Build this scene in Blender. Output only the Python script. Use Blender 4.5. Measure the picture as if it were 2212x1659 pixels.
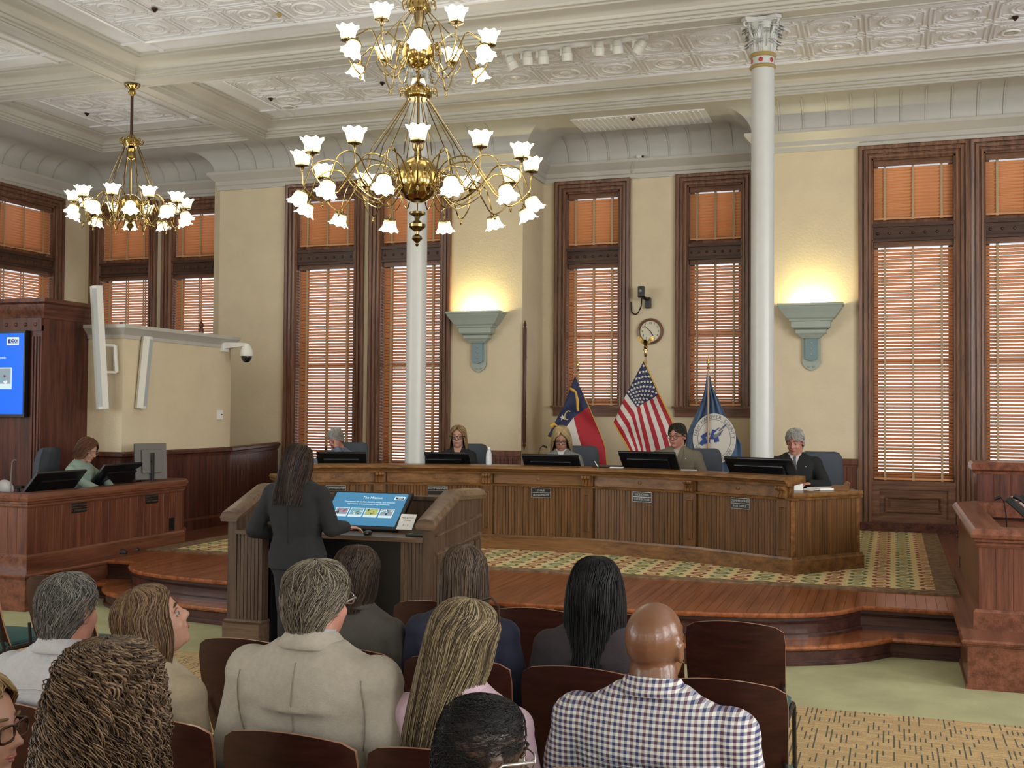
import bpy, bmesh, math, random
import numpy as np
from mathutils import Vector, Matrix, noise
random.seed(7); rng = np.random.default_rng(7)
PI = math.pi
S = bpy.context.scene
for o in list(bpy.data.objects): bpy.data.objects.remove(o)
COL = S.collection

# ---------------------------------------------------------------- camera
F_PX, CYAW, CPIT, CROL, ZC = 2398.2, 0.33048755, 0.02508792, 0.00730649, 1.82
cf = np.array([-math.sin(CYAW)*math.cos(CPIT), math.cos(CYAW)*math.cos(CPIT), math.sin(CPIT)])
_r = np.array([math.cos(CYAW), math.sin(CYAW), 0.0]); _u = np.cross(_r, cf)
ca = _r*math.cos(CROL)+_u*math.sin(CROL); cb = -_r*math.sin(CROL)+_u*math.cos(CROL)
C0 = np.array([0, 0, ZC])
cam = bpy.data.cameras.new('camera'); camo = bpy.data.objects.new('camera', cam); COL.objects.link(camo)
cam.sensor_width = 36; cam.lens = 36*F_PX/2212; cam.clip_start = .05; cam.clip_end = 200
m = Matrix.Identity(4)
for i in range(3):
    m[i][0] = ca[i]; m[i][1] = cb[i]; m[i][2] = -cf[i]; m[i][3] = C0[i]
camo.matrix_world = m; S.camera = camo
def ray(u, v): return cf+ca*(u-1106)/F_PX-cb*(v-829.5)/F_PX
def at_y(u, v, y): d = ray(u, v); return C0+d*y/d[1]
def at_z(u, v, z): d = ray(u, v); return C0+d*(z-ZC)/d[2]
def at_x(u, v, x): d = ray(u, v); return C0+d*x/d[0]

# ---------------------------------------------------------------- world, exposure, large lights
W = bpy.data.worlds.new('daylight'); S.world = W; W.use_nodes = True
bg = W.node_tree.nodes['Background']; bg.inputs[0].default_value = (.86, .93, 1, 1); bg.inputs[1].default_value = 3.6
S.view_settings.view_transform = 'Standard'; S.view_settings.look = 'None'
S.view_settings.gamma = 1; S.view_settings.use_curve_mapping = False; S.view_settings.exposure = -0.12
cy = S.cycles; cy.use_denoising = True; cy.max_bounces = 7; cy.diffuse_bounces = 4; cy.glossy_bounces = 3
cy.transmission_bounces = 5; cy.transparent_max_bounces = 12; cy.sample_clamp_indirect = 6; cy.caustics_reflective = False; cy.caustics_refractive = False
def area(name, loc, target, sx, sy, power, color):
    l = bpy.data.lights.new(name, 'AREA'); l.shape = 'RECTANGLE'; l.size = sx; l.size_y = sy; l.energy = power; l.color = color
    o = bpy.data.objects.new(name, l); COL.objects.link(o); o.location = loc
    o.rotation_euler = (Vector(target)-Vector(loc)).to_track_quat('-Z', 'Y').to_euler(); return o
# added fill lamps, standing in for daylight from the unseen rear and sides
for i, x in enumerate((-9.5, -5.0, -.5, 3.8)):
    area('rear_fill_light', (x, -5.6, 3.2), (x-.6, 6, 3.4), 2.0, 3.6, 95, (1, .98, .94))
for i, y in enumerate((-2.5, 2.5, 7.0)):
    area('side_fill_light', (7.2, y, 3.1), (-2, y+2.5, 4.6), 1.8, 3.6, 430, (.97, .985, 1))
for i, y in enumerate((-2.0, 3.0)):
    area('west_fill_light', (-12.4, y, 3.1), (-4, y+2, 4.4), 1.8, 3.6, 300, (.88, .94, 1))

# ---------------------------------------------------------------- materials
def mk(name):
    m = bpy.data.materials.new(name); m.use_nodes = True; nt = m.node_tree
    return m, nt, nt.nodes['Principled BSDF']
def _unused(nt, t, **k):
    n = nt.nodes.new(t)
    for a, b in k.items():
        if a in n.inputs.keys() if isinstance(a, str) else False: n.inputs[a].default_value = b
        else: setattr(n, a, b)
    return n
def L(nt, a, b): nt.links.new(a, b)
def ramp(nt, src, stops):
    r = nt.nodes.new('ShaderNodeValToRGB'); e = r.color_ramp.elements
    while len(e) < len(stops): e.new(.5)
    for i, (p, c) in enumerate(stops): e[i].position = p; e[i].color = (*c, 1)
    L(nt, src, r.inputs[0]); return r.outputs[0]
def coords(nt, scale=(1, 1, 1), rot=(0, 0, 0), kind='Object'):
    t = nt.nodes.new('ShaderNodeTexCoord'); mp = nt.nodes.new('ShaderNodeMapping')
    mp.inputs['Scale'].default_value = scale; mp.inputs['Rotation'].default_value = rot
    L(nt, t.outputs[kind], mp.inputs[0]); return mp.outputs[0]
def noise_tex(nt, vec, sc, det=4, rough=.55):
    n = nt.nodes.new('ShaderNodeTexNoise'); n.inputs['Scale'].default_value = sc; n.inputs['Detail'].default_value = det
    n.inputs['Roughness'].default_value = rough; L(nt, vec, n.inputs['Vector']); return n.outputs[0]
def bump(nt, b, h, st, dist=.01):
    n = nt.nodes.new('ShaderNodeBump'); n.inputs['Strength'].default_value = st; n.inputs['Distance'].default_value = dist
    L(nt, h, n.inputs['Height']); L(nt, n.outputs[0], b.inputs['Normal'])
def mat(name, c, rough=.5, metal=0, var=.0, sc=8, bmp=0, bsc=60, emit=0, ec=None, spec=.5, coat=0, sheen=0, alpha=1):
    m, nt, b = mk(name); b.inputs['Roughness'].default_value = rough; b.inputs['Metallic'].default_value = metal
    b.inputs['Base Color'].default_value = (*c, 1); b.inputs['Specular IOR Level'].default_value = spec
    if coat: b.inputs['Coat Weight'].default_value = coat; b.inputs['Coat Roughness'].default_value = .2
    if sheen: b.inputs['Sheen Weight'].default_value = sheen
    if alpha < 1: b.inputs['Alpha'].default_value = alpha
    vec = coords(nt)
    if var:
        h = noise_tex(nt, vec, sc)
        lo = tuple(x*(1-var) for x in c); hi = tuple(min(1, x*(1+var)) for x in c)
        L(nt, ramp(nt, h, [(.3, lo), (.7, hi)]), b.inputs['Base Color'])
    if bmp: bump(nt, b, noise_tex(nt, vec, bsc, 3), bmp)
    if emit: b.inputs['Emission Color'].default_value = (*(ec or c), 1); b.inputs['Emission Strength'].default_value = emit
    return m
def wood(name, dark, light, axis=2, rough=.42, sc=1.0, coat=.15, contrast=.5, dirvec=None):
    m, nt, b = mk(name); s = [22*sc]*3; s[axis] = 1.3*sc
    vec = coords(nt, tuple(s)); vec2 = coords(nt, tuple(x*3.5 for x in s))
    n1 = noise_tex(nt, vec, 1.0, 5, .6); n2 = noise_tex(nt, vec2, 1.6, 3, .7)
    mx = nt.nodes.new('ShaderNodeMath'); mx.operation = 'MULTIPLY_ADD'; mx.inputs[1].default_value = .45; L(nt, n2, mx.inputs[0]); L(nt, n1, mx.inputs[2])
    L(nt, ramp(nt, mx.outputs[0], [(.72-contrast*.32, dark), (.72+contrast*.32, light)]), b.inputs['Base Color'])
    b.inputs['Roughness'].default_value = rough; b.inputs['Coat Weight'].default_value = coat*.6; b.inputs['Coat Roughness'].default_value = .2; b.inputs['Specular IOR Level'].default_value = .28
    bump(nt, b, n2, .08, .004); return m
M = {}
M['cream'] = mat('cream_plaster', (.64, .545, .375), .75, var=.04, sc=3, bmp=.25, bsc=40)
M['white'] = mat('grey_white_trim_paint', (.47, .455, .405), .42, var=.03, sc=2)
M['ceil'] = mat('pressed_tin_white_paint', (.72, .73, .75), .27, var=.03, sc=3, bmp=.12, bsc=26, spec=.7)
M['cove'] = mat('cove_grey_paint', (.46, .455, .42), .42, var=.04, sc=2)
M['col'] = mat('column_white_paint', (.50, .51, .49), .35, var=.02)
M['green_paint'] = mat('sage_green_paint', (.33, .38, .33), .5, var=.04)
M['blue_paint'] = mat('slate_blue_paint', (.16, .24, .26), .45)
M['gold_paint'] = mat('gold_band_paint', (.35, .26, .10), .35)
M['red_paint'] = mat('red_dot_paint', (.35, .03, .03), .5)
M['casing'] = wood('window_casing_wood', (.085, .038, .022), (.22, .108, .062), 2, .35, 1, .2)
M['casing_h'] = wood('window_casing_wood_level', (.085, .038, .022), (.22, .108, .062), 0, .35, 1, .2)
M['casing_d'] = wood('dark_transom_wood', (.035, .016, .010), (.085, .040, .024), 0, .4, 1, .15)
M['mahog'] = wood('dark_red_wood', (.045, .014, .010), (.115, .038, .024), 2, .36, .8, .2)
M['mahog_h'] = wood('dark_red_wood_level', (.045, .014, .010), (.13, .045, .028), 1, .33, .8, .25)
M['cherry'] = wood('cherry_desk_wood', (.085, .028, .017), (.18, .066, .038), 2, .36, .8, .2)
M['cherry_h'] = wood('cherry_rail_wood', (.10, .034, .020), (.21, .080, .045), 1, .3, .8, .3)
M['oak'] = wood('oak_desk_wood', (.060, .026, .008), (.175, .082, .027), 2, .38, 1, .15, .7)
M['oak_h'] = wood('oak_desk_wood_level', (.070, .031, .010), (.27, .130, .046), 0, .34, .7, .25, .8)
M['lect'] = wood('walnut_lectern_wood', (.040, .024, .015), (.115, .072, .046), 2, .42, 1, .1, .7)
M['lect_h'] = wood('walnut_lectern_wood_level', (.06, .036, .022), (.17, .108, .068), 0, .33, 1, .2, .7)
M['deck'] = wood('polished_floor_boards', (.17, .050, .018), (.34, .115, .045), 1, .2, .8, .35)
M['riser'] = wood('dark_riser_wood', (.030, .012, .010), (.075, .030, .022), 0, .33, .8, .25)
M['slat'] = wood('cedar_slat', (.42, .17, .07), (.68, .34, .16), 0, .45, .6, .05)
M['tape'] = mat('tan_ladder_tape', (.42, .31, .18), .8)
M['ply'] = wood('dark_plywood_chair', (.020, .0055, .004), (.046, .013, .009), 0, .30, .5, .3)
M['plyedge'] = mat('pale_plywood_edge', (.34, .17, .10), .3, coat=.3)
M['chairgreen'] = mat('teal_green_seat_fabric', (.022, .075, .068), .85, bmp=.2, bsc=200)
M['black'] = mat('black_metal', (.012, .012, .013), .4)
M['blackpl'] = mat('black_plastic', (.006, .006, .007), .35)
M['chrome'] = mat('brushed_steel', (.55, .55, .55), .25, 1)
M['brass'] = mat('polished_brass', (.40, .29, .11), .15, 1)
M['brassd'] = mat('aged_brass', (.22, .16, .075), .2, 1)
M['bronze'] = mat('dark_bronze', (.055, .028, .018), .35, .6)
M['greyfab'] = mat('grey_blue_chair_fabric', (.050, .060, .075), .85, bmp=.2, bsc=150)
M['paper'] = mat('white_paper', (.8, .8, .77), .7)
M['speaker'] = mat('off_white_speaker', (.62, .61, .55), .45)
M['speakerg'] = mat('grey_speaker_grille', (.36, .38, .38), .5)
M['greencarpet'] = mat('sage_green_carpet', (.37, .36, .195), .95, var=.14, sc=2.2, bmp=.4, bsc=220)
M['plate'] = mat('black_name_plate', (.008, .009, .009), .3)
M['silver'] = mat('silver_plate_edge', (.45, .42, .40), .3, .8)
M['letter'] = mat('pale_lettering', (.45, .44, .40), .5)
M['glass'] = None
def glassmat():
    m, nt, b = mk('window_glass'); out = nt.nodes['Material Output']
    t = nt.nodes.new('ShaderNodeBsdfTransparent'); g = nt.nodes.new('ShaderNodeBsdfGlossy'); g.inputs['Roughness'].default_value = .02
    mx = nt.nodes.new('ShaderNodeMixShader'); mx.inputs[0].default_value = .06
    L(nt, t.outputs[0], mx.inputs[1]); L(nt, g.outputs[0], mx.inputs[2]); L(nt, mx.outputs[0], out.inputs[0]); return m
M['glass'] = glassmat()
def clearmat():
    m, nt, b = mk('clear_plastic'); b.inputs['Base Color'].default_value = (.85, .9, .92, 1); b.inputs['Roughness'].default_value = .1
    b.inputs['Alpha'].default_value = .45; return m
M['clear'] = clearmat()
def shademat():
    m, nt, b = mk('frosted_lamp_glass'); b.inputs['Base Color'].default_value = (.85, .8, .6, 1); b.inputs['Roughness'].default_value = .35
    t = nt.nodes.new('ShaderNodeTexCoord'); s = nt.nodes.new('ShaderNodeSeparateXYZ'); L(nt, t.outputs['Object'], s.inputs[0])
    mr = nt.nodes.new('ShaderNodeMapRange'); mr.inputs[1].default_value = 0; mr.inputs[2].default_value = .10; L(nt, s.outputs[2], mr.inputs[0])
    c = ramp(nt, mr.outputs[0], [(0, (.50, .36, .13)), (.35, (1.0, .86, .50)), (1, (1, .95, .76))])
    L(nt, c, b.inputs['Emission Color'])
    st = nt.nodes.new('ShaderNodeMapRange'); st.inputs[3].default_value = .7; st.inputs[4].default_value = 3.2; L(nt, mr.outputs[0], st.inputs[0]); L(nt, st.outputs[0], b.inputs['Emission Strength'])
    return m
M['shade'] = shademat()
M['bulb'] = mat('glowing_bulb', (1, .9, .6), .3, emit=14, ec=(1, .90, .66))
M['spotface'] = mat('lit_spot_face', (1, 1, .9), .3, emit=5, ec=(1, .97, .85))
def carpet_pattern():
    m, nt, b = mk('tan_basket_weave_carpet'); b.inputs['Roughness'].default_value = .95
    def grid(scale, frac_lo, axis, thr):
        vec = coords(nt, scale); fl = nt.nodes.new('ShaderNodeVectorMath'); fl.operation = 'FLOOR'; L(nt, vec, fl.inputs[0])
        wn = nt.nodes.new('ShaderNodeTexWhiteNoise'); wn.noise_dimensions = '3D'; L(nt, fl.outputs[0], wn.inputs[0])
        fr = nt.nodes.new('ShaderNodeVectorMath'); fr.operation = 'FRACTION'; L(nt, vec, fr.inputs[0])
        sp = nt.nodes.new('ShaderNodeSeparateXYZ'); L(nt, fr.outputs[0], sp.inputs[0])
        a = nt.nodes.new('ShaderNodeMath'); a.operation = 'LESS_THAN'; a.inputs[1].default_value = frac_lo; L(nt, sp.outputs[axis], a.inputs[0])
        g = nt.nodes.new('ShaderNodeMath'); g.operation = 'GREATER_THAN'; g.inputs[1].default_value = thr; L(nt, wn.outputs[0], g.inputs[0])
        x = nt.nodes.new('ShaderNodeMath'); x.operation = 'MULTIPLY'; L(nt, a.outputs[0], x.inputs[0]); L(nt, g.outputs[0], x.inputs[1]); return x.outputs[0]
    d1 = grid((36, 12.3, 1), .30, 0, .58); d2 = grid((7, 58, 1), .34, 1, .38)
    n = noise_tex(nt, coords(nt), 90, 3)
    base = ramp(nt, n, [(.3, (.36, .24, .10)), (.7, (.55, .385, .19))])
    mx = nt.nodes.new('ShaderNodeMix'); mx.data_type = 'RGBA'; L(nt, d2, mx.inputs[0]); L(nt, base, mx.inputs[6]); mx.inputs[7].default_value = (.26, .17, .075, 1)
    mx2 = nt.nodes.new('ShaderNodeMix'); mx2.data_type = 'RGBA'; L(nt, d1, mx2.inputs[0]); L(nt, mx.outputs[2], mx2.inputs[6]); mx2.inputs[7].default_value = (.075, .070, .045, 1)
    L(nt, mx2.outputs[2], b.inputs['Base Color']); bump(nt, b, n, .4, .005); return m
M['tancarpet'] = carpet_pattern()
def rug_pattern():
    m, nt, b = mk('oval_pattern_rug'); b.inputs['Roughness'].default_value = .95
    cx_, cy_ = .20, .20
    vec = coords(nt, (1/cx_, 1/cy_, 1)); sp = nt.nodes.new('ShaderNodeSeparateXYZ'); L(nt, vec, sp.inputs[0])
    def mth(op, a, bb=None, c=None):
        x = nt.nodes.new('ShaderNodeMath'); x.operation = op
        for i, q in enumerate((a, bb, c)):
            if q is None: continue
            if isinstance(q, (int, float)): x.inputs[i].default_value = q
            else: L(nt, q, x.inputs[i])
        return x.outputs[0]
    ix = mth('FLOOR', sp.outputs[0]); par = mth('FLOORED_MODULO', ix, 2)
    yy = mth('ADD', sp.outputs[1], mth('MULTIPLY', par, .5))
    fx = mth('SUBTRACT', mth('FRACT', sp.outputs[0]), .5); fy = mth('SUBTRACT', mth('FRACT', yy), .5)
    d = mth('SQRT', mth('ADD', mth('MULTIPLY', fx, fx), mth('MULTIPLY', fy, fy)))
    col = nt.nodes.new('ShaderNodeMix'); col.data_type = 'RGBA'; L(nt, par, col.inputs[0]); col.inputs[6].default_value = (.26, .06, .035, 1); col.inputs[7].default_value = (.12, .17, .08, 1)
    ring = mth('MULTIPLY', mth('GREATER_THAN', d, .22), mth('LESS_THAN', d, .40)); core = mth('LESS_THAN', d, .13)
    msk = mth('MAXIMUM', ring, mth('MULTIPLY', core, .55))
    g = noise_tex(nt, coords(nt), 60, 2)
    base = ramp(nt, g, [(.3, (.56, .44, .19)), (.7, (.78, .64, .34))])
    mx = nt.nodes.new('ShaderNodeMix'); mx.data_type = 'RGBA'; L(nt, msk, mx.inputs[0]); L(nt, base, mx.inputs[6]); L(nt, col.outputs[2], mx.inputs[7])
    L(nt, mx.outputs[2], b.inputs['Base Color']); return m
M['rug'] = rug_pattern()
M['rugedge'] = mat('rug_border_weave', (.20, .13, .07), .95, var=.5, sc=14)

# ---------------------------------------------------------------- mesh builder
class MB:
    def __init__(s): s.v = []; s.f = []; s.m = []
    def add(s, v, f, mi=0):
        n = len(s.v); s.v += [tuple(map(float, p)) for p in v]; s.f += [tuple(n+i for i in q) for q in f]; s.m += [mi]*len(f); return s
    def box(s, x0, y0, z0, x1, y1, z1, mi=0):
        v = [(x, y, z) for z in (z0, z1) for y in (y0, y1) for x in (x0, x1)]
        return s.add(v, [(0, 2, 3, 1), (4, 5, 7, 6), (0, 1, 5, 4), (2, 6, 7, 3), (0, 4, 6, 2), (1, 3, 7, 5)], mi)
    def obox(s, mat4, sx, sy, sz, mi=0, bev=0):
        hx, hy, hz = sx/2, sy/2, sz/2
        if bev:
            v = []; 
            for z, k in ((-hz, bev), (-hz+bev, 0), (hz-bev, 0), (hz, bev)):
                for x, y in ((-hx+k, -hy+k), (hx-k, -hy+k), (hx-k, hy-k), (-hx+k, hy-k)): v.append(mat4 @ Vector((x, y, z)))
            f = [(3, 2, 1, 0), (12, 13, 14, 15)]
            for r in range(3):
                for i in range(4): a = r*4; f.append((a+i, a+(i+1) % 4, a+4+(i+1) % 4, a+4+i))
            return s.add(v, f, mi)
        v = [mat4 @ Vector((x, y, z)) for z in (-hz, hz) for y in (-hy, hy) for x in (-hx, hx)]
        return s.add(v, [(0, 2, 3, 1), (4, 5, 7, 6), (0, 1, 5, 4), (2, 6, 7, 3), (0, 4, 6, 2), (1, 3, 7, 5)], mi)
    def prism(s, poly, z0, z1, mi=0, M4=None):
        n = len(poly); v = [(x, y, z0) for x, y in poly]+[(x, y, z1) for x, y in poly]
        if M4 is not None: v = [M4 @ Vector(p) for p in v]
        f = [tuple(range(n-1, -1, -1)), tuple(range(n, 2*n))]+[(i, (i+1) % n, n+(i+1) % n, n+i) for i in range(n)]
        return s.add(v, f, mi)
    def loft(s, rings, mi=0, caps=True, closed=True):
        n = len(rings[0]); v = [p for r in rings for p in r]; f = []
        for a in range(len(rings)-1):
            for i in range(n if closed else n-1):
                j = (i+1) % n; f.append((a*n+i, a*n+j, (a+1)*n+j, (a+1)*n+i))
        if caps: f += [tuple(range(n-1, -1, -1)), tuple((len(rings)-1)*n+i for i in range(n))]
        return s.add(v, f, mi)
    def lathe(s, prof, n=16, M4=None, mi=0, caps=True, mod=None):
        rings = []
        for r, z in prof:
            rr = []
            for i in range(n):
                a = 2*PI*i/n; k = r if mod is None else mod(r, z, a)
                p = Vector((k*math.cos(a), k*math.sin(a), z)); rr.append(M4 @ p if M4 is not None else p)
            rings.append(rr)
        return s.loft(rings, mi, caps)
    def tube(s, pts, r, n=6, mi=0, caps=True):
        pts = [Vector(p) for p in pts]; rings = []; up = None
        for i, p in enumerate(pts):
            t = (pts[min(i+1, len(pts)-1)]-pts[max(i-1, 0)])
            if t.length < 1e-9: t = Vector((0, 0, 1))
            t.normalize()
            if up is None: up = t.orthogonal().normalized()
            up = (up-t*up.dot(t)); up = up.normalized() if up.length > 1e-6 else t.orthogonal().normalized()
            w = t.cross(up); rr = r[i] if isinstance(r, (list, tuple)) else r
            rings.append([p+(up*math.cos(2*PI*k/n)+w*math.sin(2*PI*k/n))*rr for k in range(n)])
        return s.loft(rings, mi, caps)
    def ball(s, c, r, n=12, k=8, mi=0, M4=None):
        rx, ry, rz = (r, r, r) if isinstance(r, (int, float)) else r; rings = []
        for j in range(k+1):
            t = PI*j/k; t = min(max(t, .06), PI-.06); rr = []
            for i in range(n):
                a = 2*PI*i/n; p = Vector((rx*math.sin(t)*math.cos(a), ry*math.sin(t)*math.sin(a), -rz*math.cos(t)))
                if M4 is not None: p = M4 @ p
                rr.append(p+Vector(c))
            rings.append(rr)
        return s.loft(rings, mi)
    def sweep(s, prof, path, closed=False, mi=0, capends=True):
        """prof: (offset to the left of travel, z); path: plan points, mitred"""
        n = len(path); rings = []
        for i in range(n):
            p = Vector(path[i]).to_2d() if len(path[i]) > 2 else Vector(path[i])
            a = Vector(path[(i-1) % n]) if (closed or i > 0) else None; b = Vector(path[(i+1) % n]) if (closed or i < n-1) else None
            d1 = (p-a).normalized() if a is not None else None; d2 = (b-p).normalized() if b is not None else None
            if d1 is None: d1 = d2
            if d2 is None: d2 = d1
            n1 = Vector((-d1.y, d1.x)); n2 = Vector((-d2.y, d2.x)); mn = n1+n2
            mn = mn/max(mn.dot(n1), .25)
            rings.append([(p.x+mn.x*o, p.y+mn.y*o, z) for o, z in prof])
        if closed: rings.append(rings[0])
        s.loft(rings, mi, caps=False, closed=True)
        if capends and not closed:
            k = len(prof); s.add(rings[0], [tuple(range(k))]); s.add(rings[-1], [tuple(range(k-1, -1, -1))])
        return s
    def build(s, name, mats, parent=None, smooth=None, local=False, loc=None):
        me = bpy.data.meshes.new(name); v = s.v
        off = Vector((0, 0, 0))
        if parent is not None and not local: off = parent_loc(parent)
        elif loc is not None: off = Vector(loc)
        if off.length: v = [(p[0]-off.x, p[1]-off.y, p[2]-off.z) for p in v]
        me.from_pydata(v, [], s.f)
        if not isinstance(mats, (list, tuple)): mats = [mats]
        for q in mats: me.materials.append(M[q] if isinstance(q, str) else q)
        if any(s.m): me.polygons.foreach_set('material_index', s.m)
        bm = bmesh.new(); bm.from_mesh(me); bmesh.ops.recalc_face_normals(bm, faces=bm.faces); bm.to_mesh(me); bm.free()
        if smooth is not None: me.shade_smooth(); me.set_sharp_from_angle(angle=smooth)
        o = bpy.data.objects.new(name, me); COL.objects.link(o)
        if parent is not None: o.parent = parent
        elif loc is not None: o.location = loc
        return o
def parent_loc(p):
    l = Vector((0, 0, 0))
    while p is not None: l += p.location; p = p.parent
    return l
def thing(name, label, cat, loc=(0, 0, 0), rz=0, group=None):
    o = bpy.data.objects.new(name, None); COL.objects.link(o); o.location = loc; o.rotation_euler = (0, 0, rz); o.empty_display_size = .1
    return tag(o, label, cat, group)
def tag(o, label, cat, group=None):
    o['label'] = label; o['category'] = cat
    if group: o['group'] = group
    return o
def struct(o): o['kind'] = 'structure'; return o
def stuff(o): o['kind'] = 'stuff'; return o
def lab(o, l): o['label'] = l; return o
def inst(src, parent, M4=None, loc=None):
    c = bpy.data.objects.new(src.name.split('.')[0], src.data); COL.objects.link(c); c.parent = parent
    if M4 is not None: c.matrix_local = M4
    if loc is not None: c.location = loc
    return c
def copy_tree(o, loc, rz=None, label=None, parent=None):
    c = o.copy(); COL.objects.link(c)
    if parent is None:
        c.location = loc
        if rz is not None: c.rotation_euler = (0, 0, rz)
        if label: c['label'] = label
    else: c.parent = parent
    for ch in list(o.children): copy_tree(ch, None, parent=c)
    return c
def text(body, size, M4, parent, material, name='lettering', depth=.0008, align='CENTER'):
    cu = bpy.data.curves.new(name, 'FONT'); cu.body = body; cu.size = size; cu.align_x = align; cu.align_y = 'CENTER'; cu.extrude = depth
    cu.resolution_u = 2
    o = bpy.data.objects.new('tmp_text', cu); COL.objects.link(o)
    me = bpy.data.meshes.new_from_object(o.evaluated_get(bpy.context.evaluated_depsgraph_get())); bpy.data.objects.remove(o)
    me.name = name; me.materials.clear(); me.materials.append(M[material] if isinstance(material, str) else material)
    me.transform(M4); q = bpy.data.objects.new(name, me); COL.objects.link(q)
    if parent is not None:
        me.transform(Matrix.Translation(-parent_loc(parent))); q.parent = parent
    return q
def frame(o, ex, ey):
    """matrix with origin o, x axis ex, y axis ey"""
    ex = Vector(ex).normalized(); ey = Vector(ey); ez = ex.cross(ey).normalized(); ey = ez.cross(ex)
    m = Matrix.Identity(4)
    for i in range(3): m[i][0] = ex[i]; m[i][1] = ey[i]; m[i][2] = ez[i]; m[i][3] = o[i]
    return m
# ================================================================ STRUCTURE
DZ = .33; YW = 14.91; YA = 15.35; YM = 15.9; XL = -12.9; XR = 7.5
def wall_run(name, x0, x1, z0, z1, opens, M4, t=.3, m='cream'):
    """wall in local frame: x along, y outward, openings (xa,xb,za,zb)"""
    b = MB(); xs = sorted({x0, x1, *[o[0] for o in opens], *[o[1] for o in opens]})
    for a, c in zip(xs, xs[1:]):
        cut = sorted([(o[2], o[3]) for o in opens if o[0] < (a+c)/2 < o[1]]); z = z0
        for za, zb in cut+[(z1, z1)]:
            if za > z+1e-6: b.box(a, 0, z, c, t, za)
            z = zb
    b.v = [tuple(M4 @ Vector(p)) for p in b.v]
    return struct(b.build(name, m))
def TR(x, y, z=0, rz=0): return Matrix.Translation((x, y, z)) @ Matrix.Rotation(rz, 4, 'Z')
ZT = 5.10            # top of window openings
R_OP = [(-.252, .745), (1.08, 2.06), (2.42, 3.4), (4.6, 5.6)]
L_OP = [(-8.62, -7.62), (-7.20, -6.22)]
M_OP = [(-4.62, -3.80), (-2.80, -2.02)]
A_OP = [(-12.62, -11.62), (-11.18, -10.2)]
W_OP = [(13.42, 14.62), (11.55, 12.75), (9.6, 10.8)]   # along Y on the left wall
op = lambda L_, zs=.45: [(a, b, zs, ZT) for a, b in L_]
wall_run('wall_back', -9.98, -4.97, 0, 6.1, op(L_OP), TR(0, YW))
wall_run('wall_back_right', -1.70, XR, 0, 6.1, op(R_OP), TR(0, YW))
wall_run('wall_back_bay', -4.97, -1.70, 0, 6.1, op(M_OP, 1.90), TR(0, YM))
wall_run('wall_back_alcove', XL, -9.98, 0, 6.1, op(A_OP), TR(0, YA))
wall_run('wall_left', -6, YA, 0, 6.1, op(W_OP), TR(XL, 0, 0, PI/2))
b = MB(); b.box(-5.27, YW+.3, 0, -4.97, YM+.3, 6.1); b.box(-1.70, YW+.3, 0, -1.4, YM+.3, 6.1); b.box(-10.28, YW+.3, 0, -9.98, YA+.3, 6.1)
struct(b.build('wall_bay_return', 'cream'))
b = MB(); b.box(XR, -6, 0, XR+.3, YW+.3, 6.1); struct(b.build('wall_right', 'cream'))
b = MB(); b.box(XL-.3, -6.3, 0, XR+.3, -6, 6.1); struct(b.build('wall_rear', 'cream'))
# floor: sage margin and tan weave field
b = MB(); b.box(XL-.3, -6.3, -.2, XR+.3, YM+.3, 0); struct(b.build('floor', 'greencarpet'))
fl = bpy.data.objects['floor']
b = MB(); b.box(-8.5, -6, .001, 5.5, 7.12, .012); b.build('carpet_field', 'tancarpet', parent=fl)
# crown and cove
PATH = [(XL, -6), (XL, YA), (-9.98, YA), (-9.98, YW), (-4.97, YW), (-4.97, YM), (-1.70, YM), (-1.70, YW), (XR, YW)]
b = MB(); b.sweep([(0, 5.25), (-.03, 5.25), (-.035, 5.31), (-.055, 5.325), (-.055, 5.385), (-.075, 5.40), (-.13, 5.46), (-.15, 5.475), (-.15, 5.515), (0, 5.515)], PATH)
struct(b.build('trim_1', 'white', smooth=.5))
cov = [(-.06-.40*(1-math.cos(a)), 5.515+.335*math.sin(a)) for a in [PI/2*i/8 for i in range(9)]]
b = MB(); b.sweep(cov+[(0, 5.86), (0, 5.515)], PATH); cove = struct(b.build('trim_2', 'cove', smooth=.5))
b = MB()   # plank seams pressed into the cove
def seam(px, py, nx, ny):
    t = (-ny, nx); w = .008
    pr = [(o-.010*math.cos(a*PI/16)-.002, z-.010*math.sin(a*PI/16)) for a, (o, z) in enumerate(cov)]
    q = []
    for o, z in pr: q += [(px-nx*o+t[0]*w, py-ny*o+t[1]*w, z), (px-nx*o-t[0]*w, py-ny*o-t[1]*w, z)]
    b.add(q, [(2*i, 2*i+1, 2*i+3, 2*i+2) for i in range(8)])
y = -1.0
while y < 14.7: seam(XL, y, 1, 0); y += .36
for x0, x1, yy in ((-12.5, -10.45, YA), (-9.6, -5.2, YW), (-4.55, -2.1, YM), (-1.4, 6.5, YW)):
    x = x0
    while x < x1: seam(x, yy, 0, -1); x += .30
stuff(b.build('cove_seam', 'cove', parent=cove))
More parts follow.
